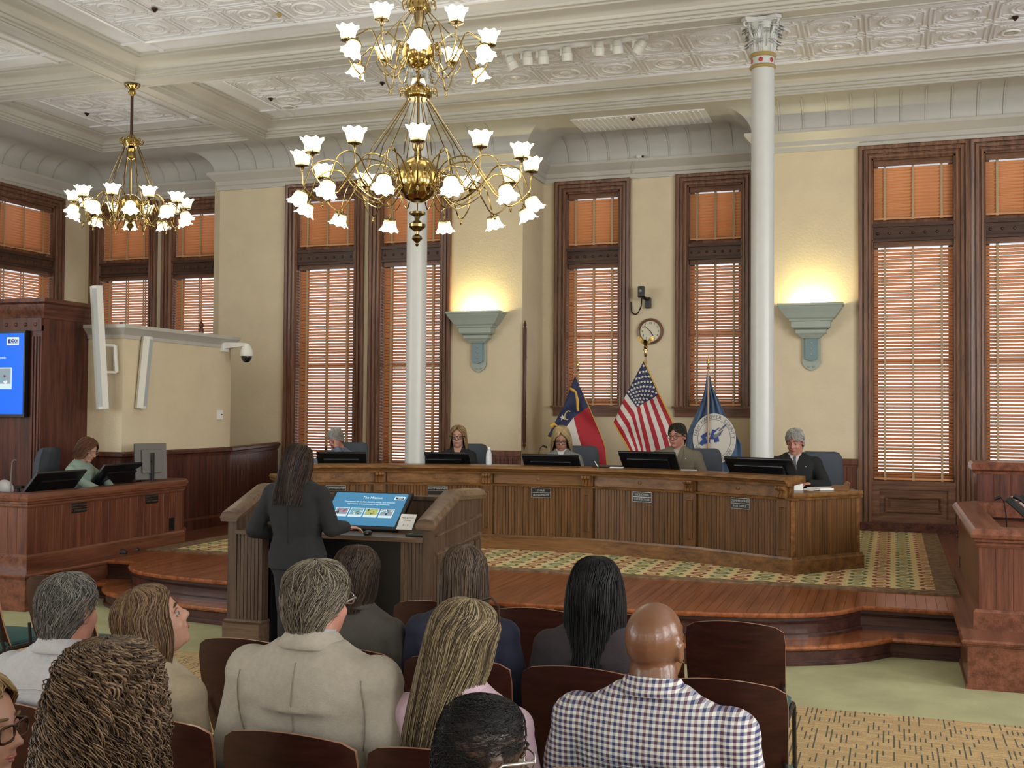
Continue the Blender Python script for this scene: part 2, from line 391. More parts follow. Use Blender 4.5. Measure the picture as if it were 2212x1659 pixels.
# ceiling: beam soffits with coffers
CO = [(-11.75, -9.02, 2.0, 11.30), (-8.82, 6.3, 2.0, 11.30), (-11.75, -9.02, 11.50, 14.30), (-8.82, 6.3, 11.50, 14.30)]
xs = [XL-.3, -11.75, -9.02, -8.82, 6.3, XR+.3]; ys = [-6.3, 2.0, 11.30, 11.50, 14.30, YM+.3]
b = MB()
for i in range(5):
    for j in range(5):
        cx, cyy = (xs[i]+xs[i+1])/2, (ys[j]+ys[j+1])/2
        if not any(c[0] < cx < c[1] and c[2] < cyy < c[3] for c in CO): b.box(xs[i], ys[j], 5.85, xs[i+1], ys[j+1], 6.2)
ceil = struct(b.build('ceiling', 'white'))
b = MB()
for c in CO: b.box(c[0], c[2], 6.065, c[1], c[3], 6.2)
b.build('coffer_ceiling', 'ceil', parent=ceil)
def rect(c, k): return [(c[0]+k, c[2]+k), (c[1]-k, c[2]+k), (c[1]-k, c[3]-k), (c[0]+k, c[3]-k)]
mp = [(-.012, 5.838), (.025, 5.838), (.025, 5.862), (.045, 5.862), (.045, 5.885), (.075, 5.893), (.075, 5.925), (.10, 5.932)]
mp += [(.10+.17*(1-math.cos(a)), 5.942+.075*math.sin(a)) for a in [PI/2*i/5 for i in range(6)]]+[(.30, 6.017), (.30, 6.035), (.34, 6.04), (.34, 6.07), (-.012, 6.07)]
for i, c in enumerate(CO):
    b = MB(); b.sweep(mp, rect(c, 0), closed=True); struct(b.build('trim_%d' % (i+3), 'white', smooth=.45))
    b = MB(); b.sweep([(-.03, 6.066), (-.03, 6.045), (-.012, 6.035), (.012, 6.035), (.03, 6.045), (.03, 6.066)], rect(c, .66), closed=True)
    for x in (c[0]+.66, c[1]-.66):
        b.box(x-.025, c[2]+.34, 6.045, x+.025, c[2]+.66, 6.066); b.box(x-.025, c[3]-.66, 6.045, x+.025, c[3]-.34, 6.066)
    for y in (c[2]+.66, c[3]-.66):
        b.box(c[0]+.34, y-.025, 6.045, c[0]+.66, y+.025, 6.066); b.box(c[1]-.66, y-.025, 6.045, c[1]-.34, y+.025, 6.066)
    b.build('border_ridge', 'ceil', parent=ceil)
# pressed tin panels (shared mesh)
def ringv(b, r, w, h, n=20, sx=1, sy=1, cx=0, cy=0):
    v = []
    for k, (rr, z) in enumerate(((r-w, 0), (r-w*.3, -h), (r+w*.3, -h), (r+w, 0))): v += [(cx+sx*rr*math.cos(2*PI*i/n), cy+sy*rr*math.sin(2*PI*i/n), z) for i in range(n)]
    b.add(v, [(k*n+i, k*n+(i+1) % n, (k+1)*n+(i+1) % n, (k+1)*n+i) for k in range(3) for i in range(n)])
def tinmesh(w, h):
    b = MB(); b.add([(-w/2, -h/2, 0), (w/2, -h/2, 0), (w/2, h/2, 0), (-w/2, h/2, 0)], [(0, 1, 2, 3)])
    r = min(w, h)*.27; ringv(b, r, .018, .014); ringv(b, r*.72, .008, .006, 16); ringv(b, r*.25, .03, .012, 8)
    k = .05; c = .15*w
    fr = [(-w/2+k+c, -h/2+k), (w/2-k-c, -h/2+k), (w/2-k, -h/2+k+c), (w/2-k, h/2-k-c), (w/2-k-c, h/2-k), (-w/2+k+c, h/2-k), (-w/2+k, h/2-k-c), (-w/2+k, -h/2+k+c)]
    b.sweep([(-.012, 0), (-.005, -.010), (.005, -.010), (.012, 0)], fr, closed=True)
    for sx in (-1, 1):
        for sy in (-1, 1): ringv(b, .045, .014, .010, 8, cx=sx*(w/2-.05), cy=sy*(h/2-.05))
        for q in range(4):
            a = PI/4+q*PI/2; ringv(b, .028, .010, .008, 7, 1.5, .8, cx=math.cos(a)*(r+.075)+sx*.02, cy=math.sin(a)*(r+.075))
    b.box(-w/2, -h/2, -.012, -w/2+.014, h/2, 0); b.box(-w/2, -h/2, -.012, w/2, -h/2+.014, 0)
    return b
for ci, c in enumerate(CO):
    ix0, ix1, iy0, iy1 = c[0]+.70, c[1]-.70, c[2]+.70, c[3]-.70
    if ci < 2: iy0 = 6.2
    nx = max(1, round((ix1-ix0)/.66)); ny = max(1, round((iy1-iy0)/.66)); w, h = (ix1-ix0)/nx, (iy1-iy0)/ny
    src = None
    for i in range(nx):
        for j in range(ny):
            p = Vector((ix0+(i+.5)*w, iy0+(j+.5)*h, 6.062))
            if src is None: src = tinmesh(w, h).build('ceiling_panel', 'ceil', parent=ceil, local=True, smooth=.7); src.location = p
            else: inst(src, ceil, loc=p)
# bay ceiling: ribbed tin field
b = MB(); b.box(-4.2, 14.62, 5.838, -2.35, 15.32, 5.85)
x = -4.1
while x < -2.4: b.box(x, 14.66, 5.828, x+.02, 15.28, 5.84); x += .075
b.build('ribbed_ceiling_panel', 'ceil', parent=ceil)

# ---------------------------------------------------------------- windows and blinds
def V3(b, fn): b.v = [tuple(fn(p)) for p in b.v]; return b
def casing_mb(x0, x1, z0, z1, foot):
    pr = [(0, .10), (0, -.012), (.012, -.030), (.035, -.034), (.042, -.020), (.056, -.020), (.062, -.045), (.095, -.050), (.100, -.030), (.112, -.030), (.118, -.058), (.150, -.066), (.165, -.06), (.165, .0)]
    b = MB(); b.sweep([(o, y) for o, y in pr], [(x1, foot), (x1, z1), (x0, z1), (x0, foot)][::-1])
    return V3(b, lambda p: (p[0], p[2], p[1]))
def window(n, rx, ry, rz, x0, x1, zs, foot, panel, m_ang=0, sill_ext=.2, lbl='', cap=True):
    root = bpy.data.objects.new('window_%d' % n, None); COL.objects.link(root); root.location = (rx, ry, 0); root.rotation_euler = (0, 0, rz); struct(root)
    root.empty_display_size = .1
    casing_mb(x0, x1, zs, ZT, foot).build('casing', 'casing', root, local=True, smooth=.4)
    b = MB()   # jambs
    b.box(x0-.001, .0, zs, x0+.018, .29, ZT); b.box(x1-.018, .0, zs, x1+.001, .29, ZT); b.box(x0, 0, ZT-.02, x1, .29, ZT+.001); b.build('jamb', 'casing', root, local=True)
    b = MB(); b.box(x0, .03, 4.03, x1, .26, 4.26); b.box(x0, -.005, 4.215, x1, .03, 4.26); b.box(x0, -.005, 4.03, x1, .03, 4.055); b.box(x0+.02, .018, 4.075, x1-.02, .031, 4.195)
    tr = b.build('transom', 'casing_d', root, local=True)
    nr = 7
    for i in range(nr):
        q = MB(); q.ball((x0+(i+.5)*(x1-x0)/nr, .014, 4.135), (.020, .014, .020), 8, 5); q.build('rosette', 'casing_d', tr, local=True, smooth=1)
    b = MB()   # sash frames
    for za, zb in ((zs, 4.03), (4.26, ZT-.02)):
        b.box(x0+.018, .20, za, x0+.075, .25, zb); b.box(x1-.075, .20, za, x1-.018, .25, zb); b.box(x0+.075, .20, zb-.06, x1-.075, .25, zb); b.box(x0+.075, .20, za, x1-.075, .25, za+.08)
    zm = zs+(4.03-zs)*.5; b.box(x0+.075, .20, zm-.03, x1-.075, .25, zm+.03)
    b.build('sash', 'casing', root, local=True)
    b = MB(); b.box(x0+.05, .222, zs+.04, x1-.05, .228, 4.0); b.box(x0+.05, .222, 4.28, x1-.05, .228, ZT-.04); b.build('pane', 'glass', root, local=True)
    b = MB(); e = sill_ext
    if panel: b.box(x0, -.01, zs-.05, x1, .29, zs)
    else: b.box(x0-e, -.09, zs-.035, x1+e, .29, zs); b.box(x0-e+.03, -.055, zs-.06, x1+e-.03, .0, zs-.035); b.box(x0-e+.03, -.035, zs-.155, x1+e-.03, .0, zs-.06)
    b.build('sill', 'casing_h', root, local=True)
    if panel:
        b = MB(); b.box(x0, .03, foot+.02, x1, .06, zs-.05); b.box(x0+.09, .002, zs-.11, x1-.09, .035, zs-.05); b.box(x0+.09, .002, foot, x1-.09, .035, foot+.06)
        b.box(x0, .0, foot, x0+.09, .035, zs-.05); b.box(x1-.09, .0, foot, x1, .035, zs-.05)
        pr = [(0, .03), (0, .005), (.012, .0), (.03, .012), (.04, .03)]
        q = MB(); q.sweep(pr, [(x0+.16, foot+.13), (x1-.16, foot+.13), (x1-.16, zs-.19), (x0+.16, zs-.19)], closed=True); V3(q, lambda p: (p[0], p[2], p[1])); b.add(q.v, q.f)
        b.box(x0+.22, .018, foot+.19, x1-.22, .032, zs-.25)
        b.build('panel', 'casing_h', root, local=True)
    # blinds hang inside the reveal: things of their own
    W_ = x1-x0-.05; xc = (x0+x1)/2
    Mt = TR(rx, ry, 0, rz)
    for up, (za, zb) in (('upper', (4.325, ZT-.02)), ('lower', (zs+.015, 4.03))):
        base = Mt @ Vector((xc, .10, za))
        t = thing('window_blind', '%s wooden slat blind of %s' % (up, lbl), 'blind', base, rz, 'wooden slat blinds in the tall windows')
        H = zb-za; hd = .075 if up == 'upper' else .07
        b = MB(); b.box(-W_/2, -.045, H-hd, W_/2, .03, H); b.build('headrail', 'casing_h', t, local=True)
        b = MB(); b.box(-W_/2, -.028, -.004, W_/2, .028, .020); b.build('bottom_rail', 'slat', t, local=True)
        ns = round((H-hd-.03)/.0435); sp = (H-hd-.03)/ns; src = None
        key = ('slat', round(W_, 3))
        for i in range(ns):
            z = .038+i*sp
            if key in cache: o = bpy.data.objects.new('slat', cache[key]); COL.objects.link(o); o.parent = t
            else:
                q = MB(); q.box(-W_/2, -.026, -.0014, W_/2, .026, .0014); o = q.build('slat', 'slat', t, local=True); cache[key] = o.data
            o.location = (0, 0, z); o.rotation_euler = (-(TILT if up == 'lower' else TILT+.22)+rng.uniform(-.05, .05), rng.uniform(-.0015, .0015), 0)
        for fx in (-.36, 0, .36):
            b = MB(); b.box(fx*W_-.014, -.027, .0, fx*W_+.014, -.0255, H-hd); b.box(fx*W_-.014, .0255, .0, fx*W_+.014, .027, H-hd); b.box(fx*W_-.016, -.030, -.012, fx*W_+.016, .029, -.004); b.build('tape', 'tape', t, local=True)
    return root
cache = {}; TILT = math.radians(38)
n = 1
for i, (a, c) in enumerate(R_OP): window(n, 0, YW, 0, a, c, .98, .45 if i < 2 else .45, True, lbl=('the full-height window right of the right sconce', 'the window cut by the right edge of the photo', 'the window beyond the right edge', 'the last window toward the right wall')[i]); n += 1
for i, (a, c) in enumerate(L_OP): window(n, 0, YW, 0, a, c, .98, .45, True, lbl=('the tall window behind the white-haired man', 'the tall window behind the rear column')[i]); n += 1
for i, (a, c) in enumerate(M_OP): window(n, 0, YM, 0, a, c, 1.92, 1.90, False, lbl=('the bay window left of the clock', 'the bay window right of the clock')[i]); n += 1
for i, (a, c) in enumerate(A_OP): window(n, 0, YA, 0, a, c, .98, .45, True, lbl=('the alcove window behind the small chandelier', 'the alcove window beside the cream pier')[i]); n += 1
for i, (a, c) in enumerate(W_OP): window(n, XL, 0, PI/2, a, c, .98, .45, True, lbl=('the left-wall window nearest the corner', 'the left-wall window cut by the left edge of the photo', 'the left-wall window outside the frame')[i]); n += 1
# plinth under the right and left windows
def beadboard(b, p0, p1, z0, z1, sp=.062, d=.008, off=0):
    """grooved boarding between plan points, facing the right-hand side of travel"""
    p0 = Vector(p0); p1 = Vector(p1); t = (p1-p0); Ln = t.length; t.normalize(); nn = Vector((t.y, -t.x)); k = max(1, int(Ln/sp)); pts = []
    for i in range(k):
        s = Ln*i/k; e = Ln*(i+1)/k
        pts += [(s, 0), (s+.004, d), (e-.004, d)]
    pts.append((Ln, 0)); v = []
    for s, o in pts:
        q = p0+t*s+nn*(o+off); v += [(q.x, q.y, z0), (q.x, q.y, z1)]
    b.add(v, [(2*i, 2*i+2, 2*i+3, 2*i+1) for i in range(len(pts)-1)]); return b
k = 1
for (x0, x1, y, z1) in ((-6.04, -4.97, YW, 1.27), (-1.70, -.43, YW, 1.25), (3.6, 4.4, YW, 1.25), (5.8, XR, YW, 1.25)):
    b = MB(); beadboard(b, (x0, y), (x1, y), DZ+.15, z1-.07, off=.004); b.box(x0, y-.045, z1-.075, x1, y, z1); b.box(x0, y-.02, z1-.105, x1, y, z1-.075); b.box(x0, y-.02, DZ, x1, y, DZ+.16)
    struct(b.build('wainscot_%d' % k, 'cherry')); k += 1
b = MB(); b.box(-.43, YW-.055, DZ, XR, YW, .455); struct(b.build('baseboard_back_right', 'mahog_h'))
b = MB(); b.box(-8.85, YW-.055, DZ, -4.97, YW, .455); struct(b.build('baseboard_back', 'mahog_h'))

# ---------------------------------------------------------------- dais
up_out = [(-7.35, 9.14), (-6.98, 9.14), (-6.88, 8.88), (-6.62, 8.64), (-6.25, 8.50), (-5.6, 8.40), (-4.6, 8.31), (-3.5, 8.27), (-2.4, 8.29), (-1.6, 8.37), (-1.1, 8.46), (-.72, 8.58), (-.43, 8.77), (-.24, 9.14), (.47, 9.14)]
lo_out = [(-7.35, 8.88), (-7.12, 8.88), (-7.0, 8.66), (-6.78, 8.46), (-6.4, 8.30), (-5.7, 8.17), (-4.6, 8.06), (-3.5, 8.02), (-2.4, 8.02), (-1.43, 8.09), (-.95, 8.19), (-.55, 8.36), (-.25, 8.57), (-.02, 8.88), (.47, 8.88)]
def smooth_out(P, it=2):
    for _ in range(it):
        Q = [P[0], P[1]]
        for a, c in zip(P[1:-2], P[2:-1]): Q += [(a[0]*.75+c[0]*.25, a[1]*.75+c[1]*.25), (a[0]*.25+c[0]*.75, a[1]*.25+c[1]*.75)]
        P = Q+[P[-2], P[-1]]
    return P
up_s, lo_s = smooth_out(up_out), smooth_out(lo_out)
def outline_y(P, x):
    for a, c in zip(P, P[1:]):
        if a[0] <= x <= c[0] and c[0] > a[0]: return a[1]+(c[1]-a[1])*(x-a[0])/(c[0]-a[0])
    return P[0][1]
nos = lambda z: [(.03, z), (.035, z-.012), (.03, z-.026), (.008, z-.028), (.008, z-.045), (.0, z-.05)]
dais = bpy.data.objects.new('dais', None); COL.objects.link(dais); struct(dais)
b = MB(); b.prism([(x, y) for x, y in up_s]+[(.47, 9.95), (-7.35, 9.95)], 0, DZ-.022); b.box(XL, 9.95, 0, XR, YM, DZ-.022, 0)
b.box(XL, 8.06, 0, -7.38, 9.95, DZ-.022); b.box(.50, 8.06, 0, XR, 9.95, DZ-.022)
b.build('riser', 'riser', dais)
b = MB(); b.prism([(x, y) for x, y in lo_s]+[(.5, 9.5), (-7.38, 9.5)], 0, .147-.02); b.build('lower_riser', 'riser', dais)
b = MB(); b.prism([(x, y-.025) for x, y in lo_s]+[(.5, 9.3), (-7.38, 9.3)], .127, .147); b.build('step_tread', 'deck', dais)
b = MB(); b.sweep([(.0, DZ-.034), (-.030, DZ-.034), (-.038, DZ-.022), (-.038, DZ-.010), (-.028, DZ+.0005), (.0, DZ+.0005)], up_s); b.build('nosing', 'deck', dais, smooth=.6)
b = MB(); b.sweep([(0, .112), (-.030, .112), (-.038, .125), (-.036, .140), (-.02, .1475), (0, .1475)], lo_s); b.build('lower_nosing', 'deck', dais, smooth=.6)
b = MB()
for P, z in ((up_s, .147), (lo_s, 0.0)):
    b.sweep([(0, z), (-.022, z), (-.022, z+.02), (-.012, z+.03), (0, z+.03)], P)
    b.sweep([(0, z+.10), (-.012, z+.10), (-.018, z+.112), (0, z+.118)], P)
b.build('base_moulding', 'riser', dais)
x = -7.35; i = 0   # deck boards, one by one
while x < .47:
    w = .076; x1 = min(x+w-.0022, .47); ya, yb = outline_y(up_s, x), outline_y(up_s, x1)
    q = MB(); q.prism([(x, ya), (x1, yb), (x1, 9.97), (x, 9.97)], DZ-.02, DZ-rng.uniform(0, .0007)); q.build('deck_board', 'deck', dais); x += w
b = MB(); b.box(-7.38, 9.97, DZ-.02, .50, YM, DZ-.001); b.build('rear_deck', 'deck', dais)
for nm, x0, x1 in (('left', XL, -7.35), ('right', .47, XR)):
    b = MB(); b.box(x0, 8.03-.0, DZ-.02, x1, 9.97, DZ); b.box(x0, 9.97, DZ-.02, x1, YM if nm == 'left' else YW, DZ); o = b.build('platform_top', 'cherry_h', dais)
    b = MB()
    pth = [(x0, 8.03), (x1, 8.03), (x1, 9.14)] if nm == 'left' else [(x0, 9.14), (x0, 8.03), (x1, 8.03)]
    b.sweep([(.02, .0), (-.012, .0), (-.012, .022), (.0, .032), (.0, DZ-.05), (-.008, DZ-.045), (-.010, DZ-.03), (-.034, DZ-.028), (-.040, DZ-.012), (-.03, DZ+.001), (.02, DZ+.001)], pth); b.build('platform_edge', 'cherry_h', dais, smooth=.5)
rug = MB(); rug.box(-7.2, 10.02, DZ, .46, 14.86, DZ+.012)
rugo = tag(rug.build('area_rug', 'rug', loc=(-3.4, 12.4, DZ)), 'wide yellow rug with red and green ovals under the curved council desk', 'rug')
b = MB(); b.box(-7.46, 9.88, DZ, .52, 10.02, DZ+.0125); b.box(.34, 10.02, DZ+.011, .52, 14.86, DZ+.0135); b.box(-7.46, 10.02, DZ, -7.2, 14.8, DZ+.0125); b.build('rug_border', 'rugedge', rugo)

# ---------------------------------------------------------------- cream block, cabinet, low wall
b = MB(); b.box(-10.2, 10.42, 1.33, -8.22, 12.58, 2.72); blk = struct(b.build('wall_block', 'cream'))
b = MB(); b.sweep([(0, 2.62), (-.015, 2.62), (-.02, 2.66), (-.07, 2.72), (-.09, 2.735), (-.09, 2.775), (0, 2.775)], [(-10.2, 10.42), (-8.22, 10.42), (-8.22, 12.58), (-10.2, 12.58)]); b.box(-10.2, 10.42, 2.72, -8.22, 12.58, 2.773); b.build('block_cornice', 'white', blk, smooth=.5)
b = MB(); beadboard(b, (-8.7, 10.42), (-8.22, 10.42), DZ, 1.25, off=.003); beadboard(b, (-8.22, 10.42), (-8.22, 12.58), DZ, 1.25, off=.003); b.box(-10.2, 10.42, DZ, -8.22, 12.58, 1.33)
beadboard(b, (-8.22, 12.58), (-8.86, YW-.06), DZ, 1.22, off=.003)
b.prism([(-8.23, 12.58), (-8.87, YW-.05), (-9.0, YW-.05), (-8.36, 12.58)], DZ, 1.25)
P2 = [(-8.8, 10.42), (-8.22, 10.42), (-8.22, 12.58), (-8.86, YW-.06)]
b.sweep([(.05, 1.25), (-.015, 1.235), (-.02, 1.27), (-.045, 1.285), (-.045, 1.315), (-.02, 1.335), (.05, 1.335)], P2); b.sweep([(0, DZ), (-.03, DZ), (-.03, DZ+.12), (-.015, DZ+.145), (0, DZ+.15)], P2)
struct(b.build('wainscot_5', 'mahog'))
b = MB(); b.box(-12.3, 9.71, DZ, -8.70, 10.42, 2.86); 
cab = tag(b.build('media_cabinet', 'mahog', loc=(-10.5, 10.1, DZ)), 'tall dark red wood media cabinet behind the clerk, blue screen on its front', 'cabinet')
b = MB(); b.sweep([(.02, 2.80), (-.012, 2.80), (-.02, 2.84), (-.03, 2.86), (-.05, 2.90), (-.055, 2.95), (-.085, 2.97), (-.085, 3.01), (.02, 3.01)], [(-12.3, 9.71), (-8.70, 9.71), (-8.70, 10.42)]); b.box(-12.3, 9.71, 2.86, -8.7, 10.42, 3.005); b.build('cornice', 'mahog_h', cab, smooth=.5)
b = MB(); b.box(-12.3, 9.685, DZ, -10.62, 9.712, 2.72); b.box(-8.84, 9.685, DZ, -8.70, 9.712, 2.72)
for k in range(3): b.box(-8.82+k*.04, 9.672, DZ+.12, -8.80+k*.04, 9.69, 2.6)
b.box(-12.3, 9.675, 2.66, -8.7, 9.712, 2.80); b.build('face_frame', 'mahog', cab)
for k in range(9): q = MB(); q.ball((-8.78-.13*k, 9.672, 2.73), (.022, .012, .022), 8, 5); q.build('rosette', 'mahog', cab, smooth=1)
# ================================================================ COLUMNS
def make_column():
    t = thing('iron_column', 'white iron column with a leafy capital standing behind the right end of the council desk', 'column', (-1.255, 11.5, DZ))
    H = 5.85-DZ; r = .116
    b = MB(); b.lathe([(r*1.5, 0), (r*1.5, .08), (r*1.25, .12), (r*1.3, .16), (r, .20), (r, H-.50)], 28); b.build('shaft', 'col', t, local=True, smooth=.6)
    b = MB(); b.lathe([(r, H-.51), (r+.012, H-.505), (r+.02, H-.49), (r+.012, H-.475), (r, H-.47)], 28); b.lathe([(r, H-.395), (r+.014, H-.39), (r+.022, H-.375), (r+.014, H-.355), (r, H-.35)], 28); b.build('gold_band', 'gold_paint', t, local=True, smooth=.8)
    b = MB(); b.lathe([(r*.99, H-.48), (r*.99, H-.38)], 28); b.build('neck', 'col', t, local=True, smooth=1)
    for k in range(6):
        a = 2*PI*k/6+.45; q = MB(); q.ball((math.cos(a)*(r-.004), math.sin(a)*(r-.004), H-.433), (.010, .024, .026), 8, 6, M4=Matrix.Rotation(a, 4, 'Z')); o = q.build('red_dot', 'red_paint', t, local=True, smooth=1)
    z0 = H-.36
    b = MB(); b.lathe([(r, z0), (r*1.02, z0+.02), (r*1.02, z0+.15), (r*1.15, z0+.24), (r*1.5, z0+.30)], 24); b.build('bell', 'col', t, local=True, smooth=.8)
    for tier, (n, zz, hh, out) in enumerate(((8, z0+.01, .13, .045), (8, z0+.09, .15, .065), (8, z0+.17, .13, .075))):
        for k in range(n):
            a = 2*PI*(k+.5*(tier % 2))/n; rings = []
            for s in range(7):
                u = s/6; z = zz+hh*math.sin(min(u*1.15, 1)*PI/2)-(.03*max(0, u-.8)/.2); rad = r+.004+out*u**2.2+(.02 if u > .85 else 0)
                w = .042*(1-.55*abs(u-.35)-.5*max(0, u-.8)); rr = []
                for e, d in ((-1, -.012), (-.55, .004), (-.15, -.003), (0, .008), (.15, -.003), (.55, .004), (1, -.012)):
                    p = Vector((rad+d, e*w*(1+.15*math.sin(s*2.6)), z)); rr.append(Matrix.Rotation(a, 4, 'Z') @ p)
                rings.append(rr)
            q = MB(); q.loft(rings, caps=False, closed=False); q.loft([[p*.995-Vector((0, 0, .004)) for p in rr] for rr in rings], caps=False, closed=False); q.build('acanthus_leaf', 'col', t, local=True, smooth=.9)
    for k in range(4):
        a = PI/4+k*PI/2; pts = []; R0 = Matrix.Rotation(a, 4, 'Z')
        pts = [R0 @ Vector((r+.01, 0, z0+.16)), R0 @ Vector((r+.05, 0, z0+.23))]
        for s in range(15):
            th = PI*.75-s*.42; rr = .042*(1-s/17); pts.append(R0 @ Vector((r+.095+rr*math.cos(th), 0, z0+.285+rr*math.sin(th))))
        q = MB(); q.tube(pts, [.014]*2+[.014-.0006*s for s in range(15)], 7); q.build('volute', 'col', t, local=True, smooth=1)
    c = r*1.72; d = r*1.45
    poly = []
    for k in range(4):
        a = k*PI/2
        for x, y in ((c, -c+.05), (d, -.05), (d, .05), (c, c-.05), (c-.05, c)): poly.append((x*math.cos(a)-y*math.sin(a), x*math.sin(a)+y*math.cos(a)))
    b = MB(); b.prism(poly, H-.045, H-.012); b.prism([(x*.93, y*.93) for x, y in poly], H-.06, H-.045); b.build('abacus', 'col', t, local=True)
    return t
colm = make_column()
copy_tree(colm, (at_y(900, 600, 11.5)[0], 11.5, DZ), label='white iron column behind the large chandelier, rear of the desk centre')

# ================================================================ COUNCIL DESK
DP = [(-6.80, 11.29), (-6.17, 10.57), (-5.25, 11.08), (-4.11, 11.385), (-2.98, 11.385), (-1.84, 11.08), (-.89, 10.57), (-.30, 11.29)]
desk = thing('council_desk', 'long curved oak council desk with grooved panels and carved brackets on the rug', 'desk', (-3.545, 11.5, DZ))
MAIN = DP[1:7]
T0 = 1.168
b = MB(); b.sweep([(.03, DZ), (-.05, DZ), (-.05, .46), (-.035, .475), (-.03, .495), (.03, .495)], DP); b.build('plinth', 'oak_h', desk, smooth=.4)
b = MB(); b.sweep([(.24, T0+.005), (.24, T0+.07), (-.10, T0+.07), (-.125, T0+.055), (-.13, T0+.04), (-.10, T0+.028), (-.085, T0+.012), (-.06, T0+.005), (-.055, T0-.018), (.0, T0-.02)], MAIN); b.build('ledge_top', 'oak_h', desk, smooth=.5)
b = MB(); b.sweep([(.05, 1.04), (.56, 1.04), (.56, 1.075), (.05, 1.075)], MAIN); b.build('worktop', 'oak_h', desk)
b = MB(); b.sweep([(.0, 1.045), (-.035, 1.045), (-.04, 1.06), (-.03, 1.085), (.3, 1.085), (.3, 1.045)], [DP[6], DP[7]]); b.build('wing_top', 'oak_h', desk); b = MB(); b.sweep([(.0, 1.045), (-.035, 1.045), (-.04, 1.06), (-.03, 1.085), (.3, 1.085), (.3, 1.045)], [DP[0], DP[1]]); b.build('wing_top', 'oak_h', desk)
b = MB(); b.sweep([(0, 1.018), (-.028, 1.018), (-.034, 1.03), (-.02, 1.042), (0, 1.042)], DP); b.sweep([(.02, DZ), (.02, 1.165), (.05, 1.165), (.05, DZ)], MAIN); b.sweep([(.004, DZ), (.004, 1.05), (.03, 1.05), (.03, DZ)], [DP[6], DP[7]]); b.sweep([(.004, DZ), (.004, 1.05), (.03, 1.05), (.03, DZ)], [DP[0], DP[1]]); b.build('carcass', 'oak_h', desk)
def seg_frame(a, c, z=0):
    a = Vector((*a, z)); c = Vector((*c, z)); t = (c-a).normalized(); return frame(a, t, (0, 0, 1)), (c-a).length    # x along, y up, z toward the audience
corbel_src = None
for i in range(5):
    a, c = MAIN[i], MAIN[i+1]; Fm, Ln = seg_frame(a, c)
    pw = .13
    b = MB(); n0 = (Ln-pw*2)
    t = (Vector(c)-Vector(a)).normalized()
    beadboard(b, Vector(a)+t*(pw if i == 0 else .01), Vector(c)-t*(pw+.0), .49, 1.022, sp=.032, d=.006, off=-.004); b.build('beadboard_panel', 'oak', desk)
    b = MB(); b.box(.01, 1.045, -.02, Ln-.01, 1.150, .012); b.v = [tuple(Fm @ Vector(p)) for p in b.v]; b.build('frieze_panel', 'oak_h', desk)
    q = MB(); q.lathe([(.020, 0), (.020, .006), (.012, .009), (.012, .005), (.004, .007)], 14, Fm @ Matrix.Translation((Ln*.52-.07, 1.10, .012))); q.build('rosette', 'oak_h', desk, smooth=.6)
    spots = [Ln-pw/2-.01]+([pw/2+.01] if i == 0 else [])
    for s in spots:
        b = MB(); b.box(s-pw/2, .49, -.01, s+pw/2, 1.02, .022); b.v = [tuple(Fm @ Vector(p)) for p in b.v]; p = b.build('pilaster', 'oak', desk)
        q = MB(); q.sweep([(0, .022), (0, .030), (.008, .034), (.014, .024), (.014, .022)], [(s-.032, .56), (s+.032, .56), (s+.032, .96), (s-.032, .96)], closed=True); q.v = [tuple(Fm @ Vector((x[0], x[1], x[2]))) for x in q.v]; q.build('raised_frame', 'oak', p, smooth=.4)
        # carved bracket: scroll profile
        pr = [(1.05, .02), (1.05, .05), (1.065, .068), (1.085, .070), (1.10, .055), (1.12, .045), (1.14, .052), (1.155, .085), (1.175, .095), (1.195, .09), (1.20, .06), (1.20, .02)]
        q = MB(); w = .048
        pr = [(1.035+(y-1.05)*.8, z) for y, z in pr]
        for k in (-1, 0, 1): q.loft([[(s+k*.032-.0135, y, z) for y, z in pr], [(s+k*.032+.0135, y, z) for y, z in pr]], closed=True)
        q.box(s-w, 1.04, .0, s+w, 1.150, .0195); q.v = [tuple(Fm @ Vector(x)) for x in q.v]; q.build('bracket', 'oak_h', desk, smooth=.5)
    # name plates
    nm = (('COMMISSIONER', ''), ('COMMISSIONER', ''), ('CHAIR', 'LEANN PIERCE'), ('VICE-CHAIR', 'DANE SCALISE'), ('COMMISSIONER', 'ROB ZAPPLE'))[i]
    s = Ln*.5-.02; P0 = Fm @ Matrix.Translation((s, 0, .008))
    b = MB(); b.box(-.108, .905, 0, .108, 1.008, .006); b.v = [tuple(P0 @ Vector(x)) for x in b.v]; fr = b.build('name_plate', 'silver', desk)
    b = MB(); b.box(-.104, .959, .004, .104, 1.004, .0085); b.box(-.104, .909, .004, .104, .954, .0085); b.v = [tuple(P0 @ Vector(x)) for x in b.v]; b.build('plate_insert', 'plate', fr)
    text(nm[0], .030, P0 @ Matrix.Translation((0, .981, .0090)), fr, 'letter')
    if nm[1]: text(nm[1], .027, P0 @ Matrix.Translation((0, .931, .0090)), fr, 'letter')
for a, c, nm_ in ((DP[6], DP[7], 0), (DP[0], DP[1], 0)):
    b = MB(); t = (Vector(c)-Vector(a)).normalized(); beadboard(b, Vector(a)+t*.06, Vector(c)-t*.05, .49, 1.022, sp=.032, d=.003, off=.0); b.build('beadboard_panel', 'oak', desk)
b = MB(); b.tube([(-.42, 11.27, 1.14), (-.42, 11.19, 1.14)], .03, 12); b.box(-.56, 11.18, 1.083, -.40, 11.3, 1.13); b.build('arm_scroll', 'oak_h', desk, smooth=.5)

